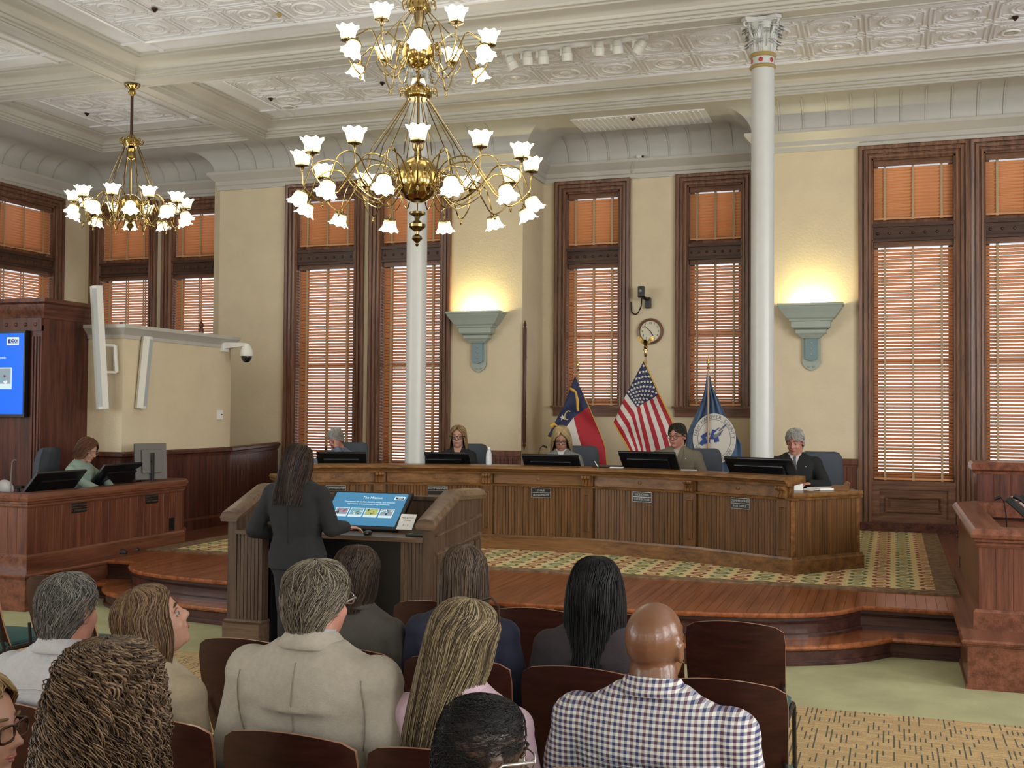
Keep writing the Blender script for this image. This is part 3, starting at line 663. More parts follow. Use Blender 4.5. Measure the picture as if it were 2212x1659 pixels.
# ---------------------------------------------------------------- monitors
def monitor(tl, tr, down, label, nm='desk_monitor', th=.028, foot=None, group=None, fz=None):
    tl, tr, down = Vector(tl), Vector(tr), Vector(down); c = (tl+tr)/2; ex = (tr-tl).normalized(); w = (tr-tl).length; h = down.length
    base = c+down; 
    if fz is not None: base.z = fz
    t = thing(nm, label, 'monitor', base, 0, group)
    Fm = frame(c+down*.5, ex, -down)
    b = MB(); b.obox(Fm, w, h, th, bev=.004); b.obox(Fm @ Matrix.Translation((0, -.01, -th*.5-.012)), w*.72, h*.6, .026, bev=.004); b.build('housing', 'blackpl', t)
    b = MB(); b.obox(Fm @ Matrix.Translation((0, -h*.2, -th*.5-.026)), w*.62, h*.13, .004); b.build('vent_strip', mat_grille, t)
    b = MB(); b.obox(Fm @ Matrix.Translation((0, 0, th*.5+.0005)), w*.96, h*.93, .002); b.build('screen', mat_off, t)
    b = MB(); zf = fz if fz is not None else base.z-.03
    p = c+down*.6; b.tube([p, (p.x, p.y, zf+.012)], .02, 8); b.box(p.x-.11, p.y-.08, zf, p.x+.11, p.y+.08, zf+.012); b.build('stand', 'blackpl', t)
    return t
mat_grille = mat('charcoal_grille', (.022, .026, .028), .5); mat_off = mat('dim_screen', (.01, .012, .015), .15)
for (u0, v0, u1, v1, yy, who) in ((683, 976, 790, 978, 11.28, 'in front of the white-haired man resting his head'), (893, 976, 1013, 979, 11.52, 'in front of the long-haired blonde woman in black'), (1127, 981, 1248, 984, 11.62, 'in front of the woman in the grey jacket'), (1338, 974, 1454, 979, 11.55, 'in front of the man in the olive-grey blazer'), (1573, 987, 1697, 992, 11.10, 'in front of the grey-haired man in the black suit')):
    p0 = at_y(u0, v0, yy); k0 = (u0+u1)/2
    d = (Vector((p0[0]+3.55, 0)).x); sgn = -.0 if abs(d) < 1 else (.0)
    ang = math.radians(-18 if p0[0] < -5.5 else -6 if p0[0] < -4.4 else 0 if p0[0] < -3 else 8 if p0[0] < -2 else 20)
    ang = -ang
    z = p0[2]; w = .60; R_ = Matrix.Rotation(ang, 3, 'Z'); 
    cx = at_y(k0, (v0+v1)/2, yy); c_ = Vector(cx); ex = R_ @ Vector((1, 0, 0)); dn = R_ @ Vector((0, .21, -.235))
    wpx = (u1-u0)/2398*np.dot(c_-Vector(C0), Vector(cf))
    w = wpx/abs(np.dot(np.array(ex), ca))
    # viewed from the officials' side the screen faces them
    monitor(c_+ex*w/2, c_-ex*w/2, dn, 'black desk monitor '+who, group='monitors on the council desk', fz=1.077)
# small things on the council desk
def bottle(loc):
    t = thing('water_bottle', 'small clear plastic water bottle on the council desk beside the woman in black', 'bottle', loc)
    b = MB(); b.lathe([(.03, 0), (.033, .01), (.033, .09), (.030, .10), (.033, .11), (.024, .145), (.013, .165), (.013, .175)], 14); b.build('body', 'clear', t, local=True, smooth=.8)
    b = MB(); b.lathe([(.015, .172), (.015, .19), (.013, .192)], 12); b.build('cap', 'paper', t, local=True)
p = at_y(1056, 1003, 11.45); bottle((p[0], 11.45, T0+.071))
def paper_sheet(c, sx, sy, rz, label, th=.004, m='paper', nm='paper_sheet', cat='paper', curl=.0):
    b = MB(); n = 6; v = []
    for i in range(n+1):
        x = -sx/2+sx*i/n
        for y in (-sy/2, sy/2):
            for z in (0, th): v.append((x, y, z+curl*(i/n)**2))
    f = []
    for i in range(n):
        a = 4*i; f += [(a, a+4, a+6, a+2), (a+1, a+3, a+7, a+5), (a, a+1, a+5, a+4), (a+2, a+6, a+7, a+3)]
    f += [(0, 2, 3, 1), (4*n, 4*n+1, 4*n+3, 4*n+2)]
    b.add(v, f); o = b.build(nm, m); o.location = c; o.rotation_euler = (0, 0, rz); return tag(o, label, cat)
paper_sheet((-.80, 11.13, 1.0755), .30, .22, .5, 'white papers fanned on the worktop beside the man in the black suit', curl=.03)
paper_sheet((-.62, 11.25, 1.087), .28, .21, .7, 'thick white document on the end of the oak desk', th=.02, nm='document', cat='document')
paper_sheet((-.96, 11.15, 1.0755), .20, .28, .35, 'standing folded white sheet in front of the black suit', th=.09, nm='folded_card', cat='paper')
p = at_y(1312, 1004, 11.5)
t = thing('black_folder', 'flat black folder with pens on the ledge between the two centre chairs', 'folder', (p[0], 11.52, T0+.071)); b = MB(); b.obox(TR(0, 0, .010), .30, .17, .018, bev=.003); b.build('cover', 'blackpl', t, local=True)
t = thing('pen', 'white pen leaning on the black folder', 'pen', (p[0]-.08, 11.42, T0+.071)); b = MB(); b.tube([(0, 0, .004), (-.05, .05, .06)], .004, 6); b.build('barrel', 'paper', t, local=True)
paper_sheet((p[0]+.12, 11.43, T0+.072), .14, .08, .1, 'small white notepad lying beside the black folder', th=.008, nm='notepad', cat='notepad')
paper_sheet((at_y(1488, 1016, 11.3)[0], 11.3, T0+.072), .16, .1, .2, 'white sheet on the ledge before the man in the olive-grey blazer', nm='paper_sheet')
def gooseneck(base, tip, label, nm='gooseneck_microphone'):
    base, tip = Vector(base), Vector(tip); t = thing(nm, label, 'microphone', base)
    b = MB(); b.lathe([(.045, 0), (.045, .015), (.02, .025), (.008, .03)], 14); b.build('base', 'blackpl', t, local=True, smooth=.6)
    d = tip-base; pts = [Vector((0, 0, .02)), Vector((d.x*.05, d.y*.05, d.z*.5)), Vector((d.x*.35, d.y*.35, d.z*.92)), Vector((d.x*.8, d.y*.8, d.z*1.02)), d]
    b = MB(); b.tube(pts, .005, 6); b.build('neck', 'blackpl', t, local=True, smooth=1)
    b = MB(); b.tube([d-(d-pts[3]).normalized()*.02, d+(d-pts[3]).normalized()*.035], .012, 8); b.build('capsule', 'blackpl', t, local=True, smooth=1)
p = at_y(1160, 985, 12.0); q = at_y(1176, 964, 11.95); gooseneck((p[0], 12.0, 1.077), q, 'black gooseneck microphone beside the woman in the grey jacket')
p = at_y(712, 978, 11.75); gooseneck((p[0]-.05, 11.75, 1.077), at_y(704, 967, 11.7), 'black gooseneck microphone beside the white-haired man')

# ================================================================ SIDE DESKS
def side_desk(path, label, loc, inner):
    t = thing('staff_desk', label, 'desk', loc)
    b = MB(); b.sweep([(.06, DZ), (-.035, DZ), (-.035, DZ+.12), (-.022, DZ+.14), (.06, DZ+.14)], path); b.build('plinth', 'cherry_h', t, smooth=.4)
    b = MB()
    for a, c in zip(path, path[1:]): beadboard(b, a, c, DZ+.14, .93, sp=.11, d=.003, off=0)
    b.sweep([(.012, DZ), (.012, .95), (.05, .95), (.05, DZ)], path); b.build('grooved_panel', 'cherry', t)
    b = MB(); b.sweep([(.05, .90), (-.012, .90), (-.02, .915), (-.012, .93), (-.03, .94), (-.03, .955), (-.05, .965), (-.055, .99), (-.04, 1.015), (-.02, 1.03), (.16, 1.03), (.17, 1.02), (.17, .90)], path); b.build('rail_top', 'cherry_h', t, smooth=.5)
    b = MB(); b.prism(inner, .84, .875); b.build('worktop', 'cherry_h', t)
    return t
ld = side_desk([(-12.0, 8.26), (-7.55, 8.26), (-7.55, 10.62), (-7.70, 10.86), (-8.15, 10.86)], 'red wood staff desk on the left platform where the clerk sits', (-9.0, 9.5, DZ), [(-12.0, 8.28), (-7.6, 8.28), (-7.6, 10.6), (-7.72, 10.8), (-8.15, 10.8), (-8.15, 10.0), (-8.2, 8.95), (-12, 8.95)])
rd = side_desk([(1.30, 11.1), (.72, 11.1), (.565, 10.9), (.565, 8.43), (5.2, 8.43)], 'red wood staff desk on the right platform cut by the photo edge', (2.5, 9.6, DZ), [(.6, 8.5), (5.2, 8.5), (5.2, 9.15), (1.25, 9.15), (1.25, 11.0), (.75, 11.0), (.6, 10.8)])
def xplate(y, z, t, l1, l2, sx=-7.548, s=1):
    Fm = frame(Vector((sx, y, z)), (0, s, 0), (0, 0, 1))
    b = MB(); b.obox(Fm @ Matrix.Translation((0, 0, .003)), .22, .104, .006); b.build('name_plate', 'cherry_h', t)
    b = MB(); b.obox(Fm @ Matrix.Translation((0, .026, .007)), .21, .046, .003); b.obox(Fm @ Matrix.Translation((0, -.026, .007)), .21, .046, .003); pl = b.build('plate_insert', 'plate', t)
    text(l1, .026, Fm @ Matrix.Translation((0, .026, .0090)), pl, mat_dimletter); text(l2, .026, Fm @ Matrix.Translation((0, -.026, .0090)), pl, mat_dimletter)
mat_dimletter = mat('dim_lettering', (.10, .09, .08), .5)
pa, pb_ = at_x(170, 1096, -7.55), at_x(327, 1077, -7.55)
xplate(pa[1], pa[2], ld, 'COUNTY ATTORNEY', 'K. JORDAN SMITH'); xplate(pb_[1], pb_[2], ld, 'COUNTY MANAGER', 'CHRIS COUDRIET')
p = at_x(370, 1132, -7.55); b = MB(); b.box(-7.552, p[1]-.045, p[2]-.07, -7.542, p[1]+.045, p[2]+.07); o = b.build('outlet_plate', 'plate', ld)
for dz in (-.03, .03):
    q = MB(); q.box(-7.543, p[1]-.02, p[2]+dz-.018, -7.539, p[1]+.02, p[2]+dz+.018); q.build('socket', 'blackpl', o)
# right desk side fittings
for v, h_ in ((1143, .05), (1155, .05)): 
    p = at_x(2068, v, .565); b = MB(); b.box(.558, p[1]-.10, p[2]-.025, .567, p[1]+.10, p[2]+.0); b.build('side_label', 'plate', rd)
p = at_x(2074, 1218, .565); b = MB(); b.box(.556, p[1]-.05, p[2]-.07, .567, p[1]+.05, p[2]+.07); b.build('outlet_plate', 'plate', rd)
# clerk desk monitors (backs to the room), width along the desk face
for (u0, v0, u1, v1, w_) in ((80, 1022, 187, 1014.6, 'black desk monitor nearest the left desk corner, in front of the clerk'), (226, 1003, 313, 1000, 'black desk monitor farther along the left desk, beside the clerk')):
    a = Vector(at_x(u0, v0, -7.80)); c = Vector(at_x(u1, v1, -7.80)); c.z = a.z = (a.z+c.z)/2
    monitor(c, a, (-.26, .0, -.30), w_, group='black monitors on the left desk', fz=.876)
# clerk's computer display, screen facing left
def display():
    p = Vector(at_y(325, 997, 10.35)); t = thing('computer_display', 'tall computer display with a pale blue screen at the far end of the left desk', 'monitor', (p.x, 10.35, .876))
    R_ = Matrix.Rotation(math.radians(78), 4, 'Z'); c = Vector((p.x, 10.35, p.z)); Fm = Matrix.Translation(c) @ R_ @ Matrix.Rotation(math.radians(5), 4, 'Y')
    ex = Fm.to_3x3() @ Vector((1, 0, 0)); 
    b = MB(); F2 = Matrix.Translation(c) @ Matrix.Rotation(math.radians(60), 4, 'Z') @ Matrix.Rotation(math.radians(-6), 4, 'X')
    b.obox(F2, .36, .03, .40, bev=.004); b.obox(F2 @ Matrix.Translation((0, -.025, 0)), .22, .03, .26, bev=.005); b.build('housing', mat('grey_plastic', (.10, .09, .08), .5), t)
    b = MB(); b.obox(F2 @ Matrix.Translation((0, .016, 0)), .33, .002, .37); b.build('screen', mat('pale_blue_screen', (.05, .1, .15), .3, emit=.55, ec=(.45, .66, .90)), t)
    q = c+ex*0+(F2.to_3x3() @ Vector((0, -.07, 0))); b = MB(); b.tube([(q.x, q.y, .885), (q.x, q.y, c.z+.1)], .016, 8); b.tube([(q.x, q.y, c.z), tuple(c+F2.to_3x3() @ Vector((0, -.03, 0)))], .014, 8); b.box(q.x-.1, q.y-.1, .876, q.x+.1, q.y+.1, .89); b.build('stand', 'blackpl', t)
display()
p = at_z(345, 1040, .876); paper_sheet((p[0], p[1], .8765), .2, .14, .4, 'loose white paper on the left desk under the blue display')
b = MB(); b.obox(TR(0, 0, .07), .11, .11, .11, bev=.006); b.obox(TR(0, 0, .008), .12, .12, .014); o = tag(b.build('tissue_box', mat('cream_card', (.62, .56, .30), .8)), 'small cream box on the left desk just behind the clerk\'s hands', 'box'); o.location = (at_y(190, 1030, 9.75)[0], 9.75, .8765)
p = at_y(34, 1062, 8.62); 
b = MB(); b.tube([(0, 0, .02), (0, 0, .30), (.01, 0, .42), (.035, 0, .445), (.06, 0, .44)], .006, 6); b.lathe([(.05, 0), (.05, .012), (.01, .02)], 12); o = tag(b.build('slim_microphone', mat('grey_metal', (.14, .13, .13), .4)), 'slim grey microphone stem at the left end of the left desk', 'microphone'); o.location = (p[0]-.06, 8.62, .8765)
p = at_y(10, 1028, 9.0); b = MB(); b.ball((0, 0, .12), (.12, .03, .10), 12, 8); b.tube([(0, 0, 0), (0, 0, .1)], .01, 6); b.box(-.05, -.04, 0, .05, .04, .01); o = tag(b.build('reading_glass', mat('pale_shell', (.35, .33, .31), .4), smooth=.7), 'pale oval shade at the far left edge of the left desk', 'lamp'); o.location = (p[0], 9.0, .8765)
# seat backs behind left desk are made with the chairs

# right desk: raised bench front, phones and binder
pz_ = at_y(2110, 998, 11.2)
t = thing('witness_bench', 'raised dark wood bench front behind the right staff desk', 'bench', (2.2, 11.4, DZ))
b = MB(); beadboard(b, (pz_[0], 11.2), (4.2, 11.2), DZ, pz_[2]-.08, sp=.14, d=.004, off=.002); b.box(pz_[0], 11.2, DZ, 4.2, 11.6, pz_[2]-.06); b.build('panel', 'mahog', t)
b = MB(); b.sweep([(.05, pz_[2]-.11), (-.012, pz_[2]-.11), (-.02, pz_[2]-.085), (-.045, pz_[2]-.07), (-.05, pz_[2]-.02), (-.03, pz_[2]), (.4, pz_[2]), (.4, pz_[2]-.08)], [(pz_[0], 11.62), (pz_[0], 11.2), (4.2, 11.2)]); b.build('rail_top', 'cherry_h', t, smooth=.5)
def phone(x, y, label, tilt):
    t = thing('desk_phone', label, 'phone', (x, y, .8765)); Fm = TR(0, 0, .17, -.35) @ Matrix.Rotation(math.radians(tilt), 4, 'Y')
    b = MB(); b.obox(Fm, .36, .17, .045, bev=.008); b.obox(TR(.08, 0, .05, -.35), .16, .15, .09, bev=.01); b.build('body', 'blackpl', t, local=True)
    for k, (dx, sz) in enumerate(((-.15, .05), (-.07, .07))):
        q = MB(); q.obox(Fm @ Matrix.Translation((dx, -.02+.03*k, .026)), sz, .075, .006); q.build('display_panel', mat_lcd, t, local=True)
    b = MB(); b.tube([Fm @ Vector(p) for p in ((-.16, -.07, .05), (-.1, -.07, .065), (.08, -.07, .065), (.14, -.07, .05))], [.022, .012, .012, .022], 8); b.build('handset', 'blackpl', t, local=True, smooth=1)
    return t
mat_lcd = mat('pale_phone_display', (.34, .27, .24), .4)
phone(1.00, 9.55, 'black desk phone on the right desk, nearer the rail', 42); phone(1.14, 9.95, 'black desk phone on the right desk, beside the blue binder', 42)
b = MB(); b.tube([(0, 0, .01), (.10, -.02, .02), (.22, .05, .03), (.36, 0, .02), (.5, .05, .012)], .011, 7); b.tube([(.1, .1, .01), (.2, .0, .05), (.25, .08, .01), (.4, .12, .02)], .009, 7); b.tube([(-.02, .06, .012), (.05, .0, .03), (.1, -.04, .012), (.3, -.06, .012)], .008, 7)
o = tag(b.build('coiled_cables', 'blackpl', smooth=1), 'tangle of black cables on the near end of the right desk', 'cable'); o.location = (.85, 8.95, .8765)
t = thing('ring_binder', 'blue binder standing at the right edge of the photo on the right desk', 'binder', (1.36, 10.0, .8765)); b = MB(); b.obox(Matrix.Translation((0, 0, .18)) @ Matrix.Rotation(.12, 4, 'Y'), .26, .07, .34, bev=.004); b.build('cover', mat('royal_blue_vinyl', (.012, .055, .22), .4), t, local=True)
b = MB(); b.obox(Matrix.Translation((.02, 0, .352)) @ Matrix.Rotation(.12, 4, 'Y'), .22, .05, .02); b.build('pages', 'paper', t, local=True)
p = at_y(2108, 1040, 9.6); gooseneck((.86, 9.7, .8765), (.80, 9.7, 1.16), 'black gooseneck microphone over the right desk rail')

# ================================================================ LECTERN
LY = 7.20; LXa, LXb = -4.71, -3.05
lec = thing('lectern', 'wide brown lectern with grooved side posts and sloping arms on the green carpet', 'lectern', ((LXa+LXb)/2, LY+.5, 0))
prof = [(LY, 1.03), (LY+.44, 1.19), (LY+.95, 1.165), (LY+.95, 0), (LY, 0)]
for nm, x0, x1 in (('left', LXa, LXa+.075), ('right', LXb-.075, LXb)):
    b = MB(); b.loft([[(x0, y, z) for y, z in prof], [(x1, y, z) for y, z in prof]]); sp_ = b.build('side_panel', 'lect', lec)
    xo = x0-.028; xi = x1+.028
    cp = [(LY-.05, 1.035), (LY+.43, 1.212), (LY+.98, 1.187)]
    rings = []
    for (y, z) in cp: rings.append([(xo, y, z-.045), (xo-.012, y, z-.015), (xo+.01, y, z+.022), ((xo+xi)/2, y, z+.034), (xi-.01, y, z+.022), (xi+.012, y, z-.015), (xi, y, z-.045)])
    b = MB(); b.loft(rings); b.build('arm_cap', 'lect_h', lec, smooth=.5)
    out = x1+.001 if nm == 'right' else x0-.001; s_ = 1 if nm == 'right' else -1
    b = MB(); 
    for (y0_, z0_, y1_, z1_) in ((LY+.04, .93, LY+.93, 1.0), (LY+.04, .80, LY+.93, .86)):
        b.loft([[(out, y0_, z0_), (out+s_*.02, y0_, z0_+.008), (out+s_*.02, y0_, z0_+.02), (out, y0_, z0_+.028)], [(out, y1_, z1_), (out+s_*.02, y1_, z1_+.008), (out+s_*.02, y1_, z1_+.02), (out, y1_, z1_+.028)]])
    b.build('side_moulding', 'lect_h', lec)
    b = MB(); q0, q1 = (LY+.80, LY+.08) if s_ < 0 else (LY+.08, LY+.80); beadboard(b, (out, q0), (out, q1), .28, .83, sp=.03, d=.005, off=.003); b.build('grooved_side', 'lect', lec)
    b = MB(); b.box(min(out, out+s_*.012), LY+.82, .28, max(out, out+s_*.012), LY+.94, .83); b.build('corner_post', 'lect', lec)
fz = .925
for nm, x0, x1 in (('left', LXa+.0, -4.42), ('right', -3.30, LXb)):
    b = MB(); beadboard(b, (x0+.075 if nm == 'left' else x0, LY+.012), (x1 if nm == 'left' else x1-.075, LY+.012), .26, .90, sp=.028, d=.006, off=0)
    b.box(x0+(.076 if nm == 'left' else 0), LY+.018, .24, x1-(.076 if nm == 'right' else 0), LY+.10, .89); b.build('front_post', 'lect', lec)
    b = MB(); b.box(x0-.02 if nm == 'left' else x0, LY-.03, 0, x1+(.02 if nm == 'right' else 0), LY+.12, .235); b.sweep([(.02, .235), (-.012, .235), (-.02, .25), (-.01, .262), (.02, .268)], [(x0, LY+.1), (x0, LY), (x1, LY), (x1, LY+.1)]); b.build('post_base', 'lect_h', lec, smooth=.5)
b = MB(); b.box(LXb, LY+.0, 0, LXb+.03, LY+.97, .235); b.box(LXa-.03, LY, 0, LXa, LY+.97, .235); b.box(LXb, LY, .235, LXb+.018, LY+.965, .262); b.build('side_base', 'lect_h', lec)
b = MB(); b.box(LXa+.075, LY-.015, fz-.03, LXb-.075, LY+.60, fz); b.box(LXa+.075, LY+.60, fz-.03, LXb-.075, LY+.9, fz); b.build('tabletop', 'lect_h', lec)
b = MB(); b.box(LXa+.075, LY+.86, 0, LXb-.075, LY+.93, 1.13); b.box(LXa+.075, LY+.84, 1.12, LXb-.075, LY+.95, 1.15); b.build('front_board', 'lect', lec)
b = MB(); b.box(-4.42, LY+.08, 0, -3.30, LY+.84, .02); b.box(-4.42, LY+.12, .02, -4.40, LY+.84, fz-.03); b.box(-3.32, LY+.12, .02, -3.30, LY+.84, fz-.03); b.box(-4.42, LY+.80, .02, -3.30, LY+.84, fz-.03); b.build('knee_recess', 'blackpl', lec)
# lectern screen
t = thing('touch_screen', 'tilted touch screen showing a blue slide titled The Mission on the lectern', 'screen', (-3.78, 7.6, fz+.001))
ctr = Vector((-3.775, 7.60, 1.075)); up = Vector((0, .27, .235)).normalized(); Fm = frame(ctr, (1, 0, 0), up)
w, h = .66, .385
b = MB(); b.obox(Fm @ Matrix.Translation((0, 0, -.02)), w, h, .038, bev=.005); b.build('bezel', 'blackpl', t)
b = MB(); b.box(-3.9, 7.62, fz, -3.65, 7.76, fz+.02); b.tube([(-3.775, 7.69, fz+.01), (-3.775, 7.66, 1.08)], .03, 8); b.build('stand', 'blackpl', t)
scr = mat('blue_slide_screen', (.01, .05, .10), .25, emit=1.0, ec=(.055, .22, .38))
b = MB(); b.obox(Fm @ Matrix.Translation((0, .004, .0)), .605, .335, .002); so = b.build('slide', scr, t)
wh = mat('slide_white', (.3, .3, .3), .4, emit=.75, ec=(.62, .85, .95)); dk = mat('slide_dark', (.01, .01, .02), .4, emit=.05, ec=(.02, .03, .10))
def on(M_, x, y, k=.0016): return M_ @ Matrix.Translation((x, y, k))
text('The Mission', .034, on(Fm, .02, .122), so, wh); text('To empower the health, education, safety, and economic', .0185, on(Fm, .01, .077), so, wh); text('opportunity of every person in our community.', .0185, on(Fm, .01, .055), so, wh)
def thumbs(F0, x, y, sx, sy, pal, so, k=.0016):
    b = MB(); b.obox(on(F0, x, y, k), sx, sy, .0008); fr = b.build('picture', wh, so)
    b = MB()
    rr = random.Random(int(abs(x)*1000)+3)
    b.obox(on(F0, x, y+.1*sy, k+.0006), sx*.88, sy*.70, .0006, 0)
    for j in range(9):
        a = rr.uniform(-.35, .35)*sx; c = rr.uniform(-.18, .32)*sy; b.obox(on(F0, x+a, y+c, k+.0010+.0001*j) @ Matrix.Rotation(rr.uniform(0, 3), 4, 'Z'), sx*rr.uniform(.08, .3), sy*rr.uniform(.05, .16), .0003, 1+j % (len(pal)-1))
    b.build('picture_content', pal, fr)
def em(n, c, e=.8): return mat(n, (.02, .02, .02), .4, emit=e, ec=c)
pk, gr, yl, dg, tl_, sk = em('print_pink', (.7, .15, .25)), em('print_green', (.45, .6, .2)), em('print_yellow', (.75, .6, .15)), em('print_dark', (.03, .04, .07)), em('print_teal', (.2, .5, .6)), em('print_grey', (.35, .42, .5))
for k, pal in enumerate(([sk, dg, pk, dg], [tl_, gr, dg, pk, wh], [gr, yl, dg, yl], [sk, dg, tl_, wh])): thumbs(Fm, -.185+.125*k, -.035, .112, .092, pal, so)
b = MB(); b.obox(on(Fm, .245, .125), .085, .035, .0008); o = b.build('timer_box', wh, so); b = MB(); b.obox(on(Fm, .247, .125, .0022), .066, .020, .0006); b.build('timer_field', dk, o); text('0:00', .022, on(Fm, .252, .125, .0030), o, wh)
def card(c, sx, sy, label, lines, rz=0, tilt=0, nm='notice_card'):
    Fm = Matrix.Translation(c) @ Matrix.Rotation(rz, 4, 'Z') @ Matrix.Rotation(tilt, 4, 'X'); b = MB(); b.obox(Fm, sx, sy, .002)
    o = tag(b.build(nm, 'paper', loc=c), label, 'card')
    for k, (s_, sz, y) in enumerate(lines): text(s_, sz, Fm @ Matrix.Translation((0, y, .0013)), o, 'blackpl', depth=.0003)
    return o
card(Vector((-3.385, 7.50, 1.005)), .125, .14, 'white notice card standing beside the touch screen on the lectern', (('PRESS BUTTON', .014, .035), ('TO SPEAK', .014, .012), ('0 - 1', .024, -.03)), tilt=math.radians(48))
card(Vector((-3.17, 7.74, .99)), .11, .13, 'white card propped against the right arm of the lectern', (('3', .07, .01),), tilt=math.radians(55))
t = thing('leather_folio', 'dark green leather folio lying on the lectern top', 'folio', (-3.22, 7.50, fz+.001)); b = MB(); b.obox(TR(0, 0, .008, 0), .16, .42, .014, bev=.003); b.build('cover', mat('dark_green_leather', (.016, .024, .020), .45), t, local=True); b = MB(); b.obox(TR(0, 0, .016, 0), .11, .28, .003); b.build('inset', 'blackpl', t, local=True)
t = thing('computer_mouse', 'small black computer mouse under the standing woman\'s right hand', 'mouse', (at_y(800, 1145, 7.27)[0]-.02, 7.27, fz+.0)); b = MB(); b.ball((0, 0, .014), (.028, .05, .018), 10, 6); b.build('shell', 'blackpl', t, local=True, smooth=1)

# ================================================================ AUDIENCE CHAIRS
def make_chair():
    t = thing('stacking_chair', 'x', 'chair', (0, 0, 0))
    # curved plywood back, slightly crowned top; front of chair is +y, back shell at y = 0
    def back(off, W, z0, z1, crown):
        rows = []
        for j in range(9):
            v = j/8; row = []
            for i in range(11):
                u = i/10*2-1; top = z1-crown*(u*u)*(1 if abs(u) < .95 else 1.35); z = z0+(top-z0)*v; x = u*W/2*(1-.03*(1-v))*(.965 if (v == 1 and abs(u) > .99) else 1)
                y = -.045*(1-u*u)*1.0+.10*(1-v)**2-.02*v+off; row.append((x, y, z))
            rows.append(row)
        return rows
    A = back(0, .444, .43, .885, .032); B = back(.0115, .444, .43, .885, .032); n = 11
    b = MB(); v = [p for r in A for p in r]+[p for r in B for p in r]; K = 99
    f = [(j*n+i, j*n+i+1, (j+1)*n+i+1, (j+1)*n+i) for j in range(8) for i in range(10)]; f += [tuple(K+q for q in reversed(x)) for x in f]
    b.add(v, f, 0); ed = []
    top = [8*n+i for i in range(n)]; bot = [i for i in range(n)]; lf = [j*n for j in range(9)]; rt = [j*n+10 for j in range(9)]
    for s in (top, bot, lf, rt): ed += [(a, c, c+K, a+K) for a, c in zip(s, s[1:])]
    b.f += ed; b.m += [1]*len(ed); b.build('backrest', ['ply', 'plyedge'], t, local=True, smooth=.5)
    b = MB(); rings = []
    for y, z, w in ((.06, .44, .19), (.08, .465, .205), (.30, .462, .208), (.44, .460, .205), (.50, .445, .195), (.51, .425, .18)): rings.append([(-w, y, z-.03), (-w-.004, y, z-.012), (-w+.02, y, z+.004), (0, y, z+.008), (w-.02, y, z+.004), (w+.004, y, z-.012), (w, y, z-.03)])
    b.loft(rings); b.build('seat', 'chairgreen', t, local=True, smooth=.8)
    b = MB(); b.box(-.21, .07, .40, .21, .50, .42); b.build('seat_pan', 'ply', t, local=True)
    for sx in (-1, 1):
        x = sx*.219
        b = MB(); b.tube([(x, -.03, .0), (x, .05, .40), (x, .08, .425), (x, .42, .425), (x, .47, .40), (x, .52, .0)], .0105, 8)
        b.build('leg_frame', 'black', t, local=True, smooth=1)
        b = MB(); b.tube([(x, .06, .40), (sx*.225, .03, .46), (sx*.21, .0, .60)], .009, 8); b.ball((sx*.222, .07, .42), (.012, .03, .022), 8, 6); b.build('back_bracket', 'black', t, local=True, smooth=1)
    b = MB(); b.tube([(-.219, .2, .415), (.219, .2, .415)], .009, 6); b.tube([(-.219, .40, .415), (.219, .40, .415)], .009, 6); b.build('crossbar', 'black', t, local=True)
    return t
chair0 = make_chair(); used = []
def place_chair(u, Y, label, group, rz=0, x=None):
    x = at_y(u, 1400, Y)[0] if x is None else x
    if not used: o = chair0; o.location = (x, Y, .012); o.rotation_euler = (0, 0, rz); o['label'] = label; used.append(1)
    else: o = copy_tree(chair0, (x, Y, .012), rz, label)
    o['group'] = group; return o
g1, g2, g3, g4 = 'empty chairs in the front row', 'chairs in the second row', 'chairs in the third row', 'chairs in the fourth row'
for u, l in ((-70, 'empty plywood-backed chair cut by the left edge, front row'), (128, 'empty plywood-backed chair behind the man with grey hair, front row'), (940, 'empty plywood-backed chair between lectern and brown-haired woman, front row'), (1160, 'empty plywood-backed chair left of the black-haired woman, front row'), (1375, 'empty plywood-backed chair hidden by the black-haired woman, front row'), (1588, 'empty plywood-backed chair at the right end of the front row')):
    place_chair(u, 5.07, l, g1)
for u, l in ((535, 'empty plywood-backed chair left of the woman in the grey-brown jacket'), (745, 'chair under the woman in the grey-brown jacket'), (990, 'chair under the woman in the navy top'), (1252, 'chair under the black-haired woman'), (1565, 'empty plywood-backed chair right of the bald man, second row')):
    place_chair(u, 3.97, l, g2)
for u, l in ((-5, 'chair under the grey-haired man in the pale shirt'), (335, 'chair under the woman in the beige cardigan'), (633, 'chair under the man in the pale grey blazer'), (955, 'chair under the woman in the pink shirt'), (1345, 'chair under the bald man in the checked shirt')):
    place_chair(u, 2.88, l, g3)
for u, Y, l in ((235, 1.80, 'chair under the curly-haired woman'), (1055, 1.80, 'chair under the man with black hair and glasses'), (-230, 1.8, 'chair under the person cut by the left edge')):
    place_chair(u, Y, l, g4)

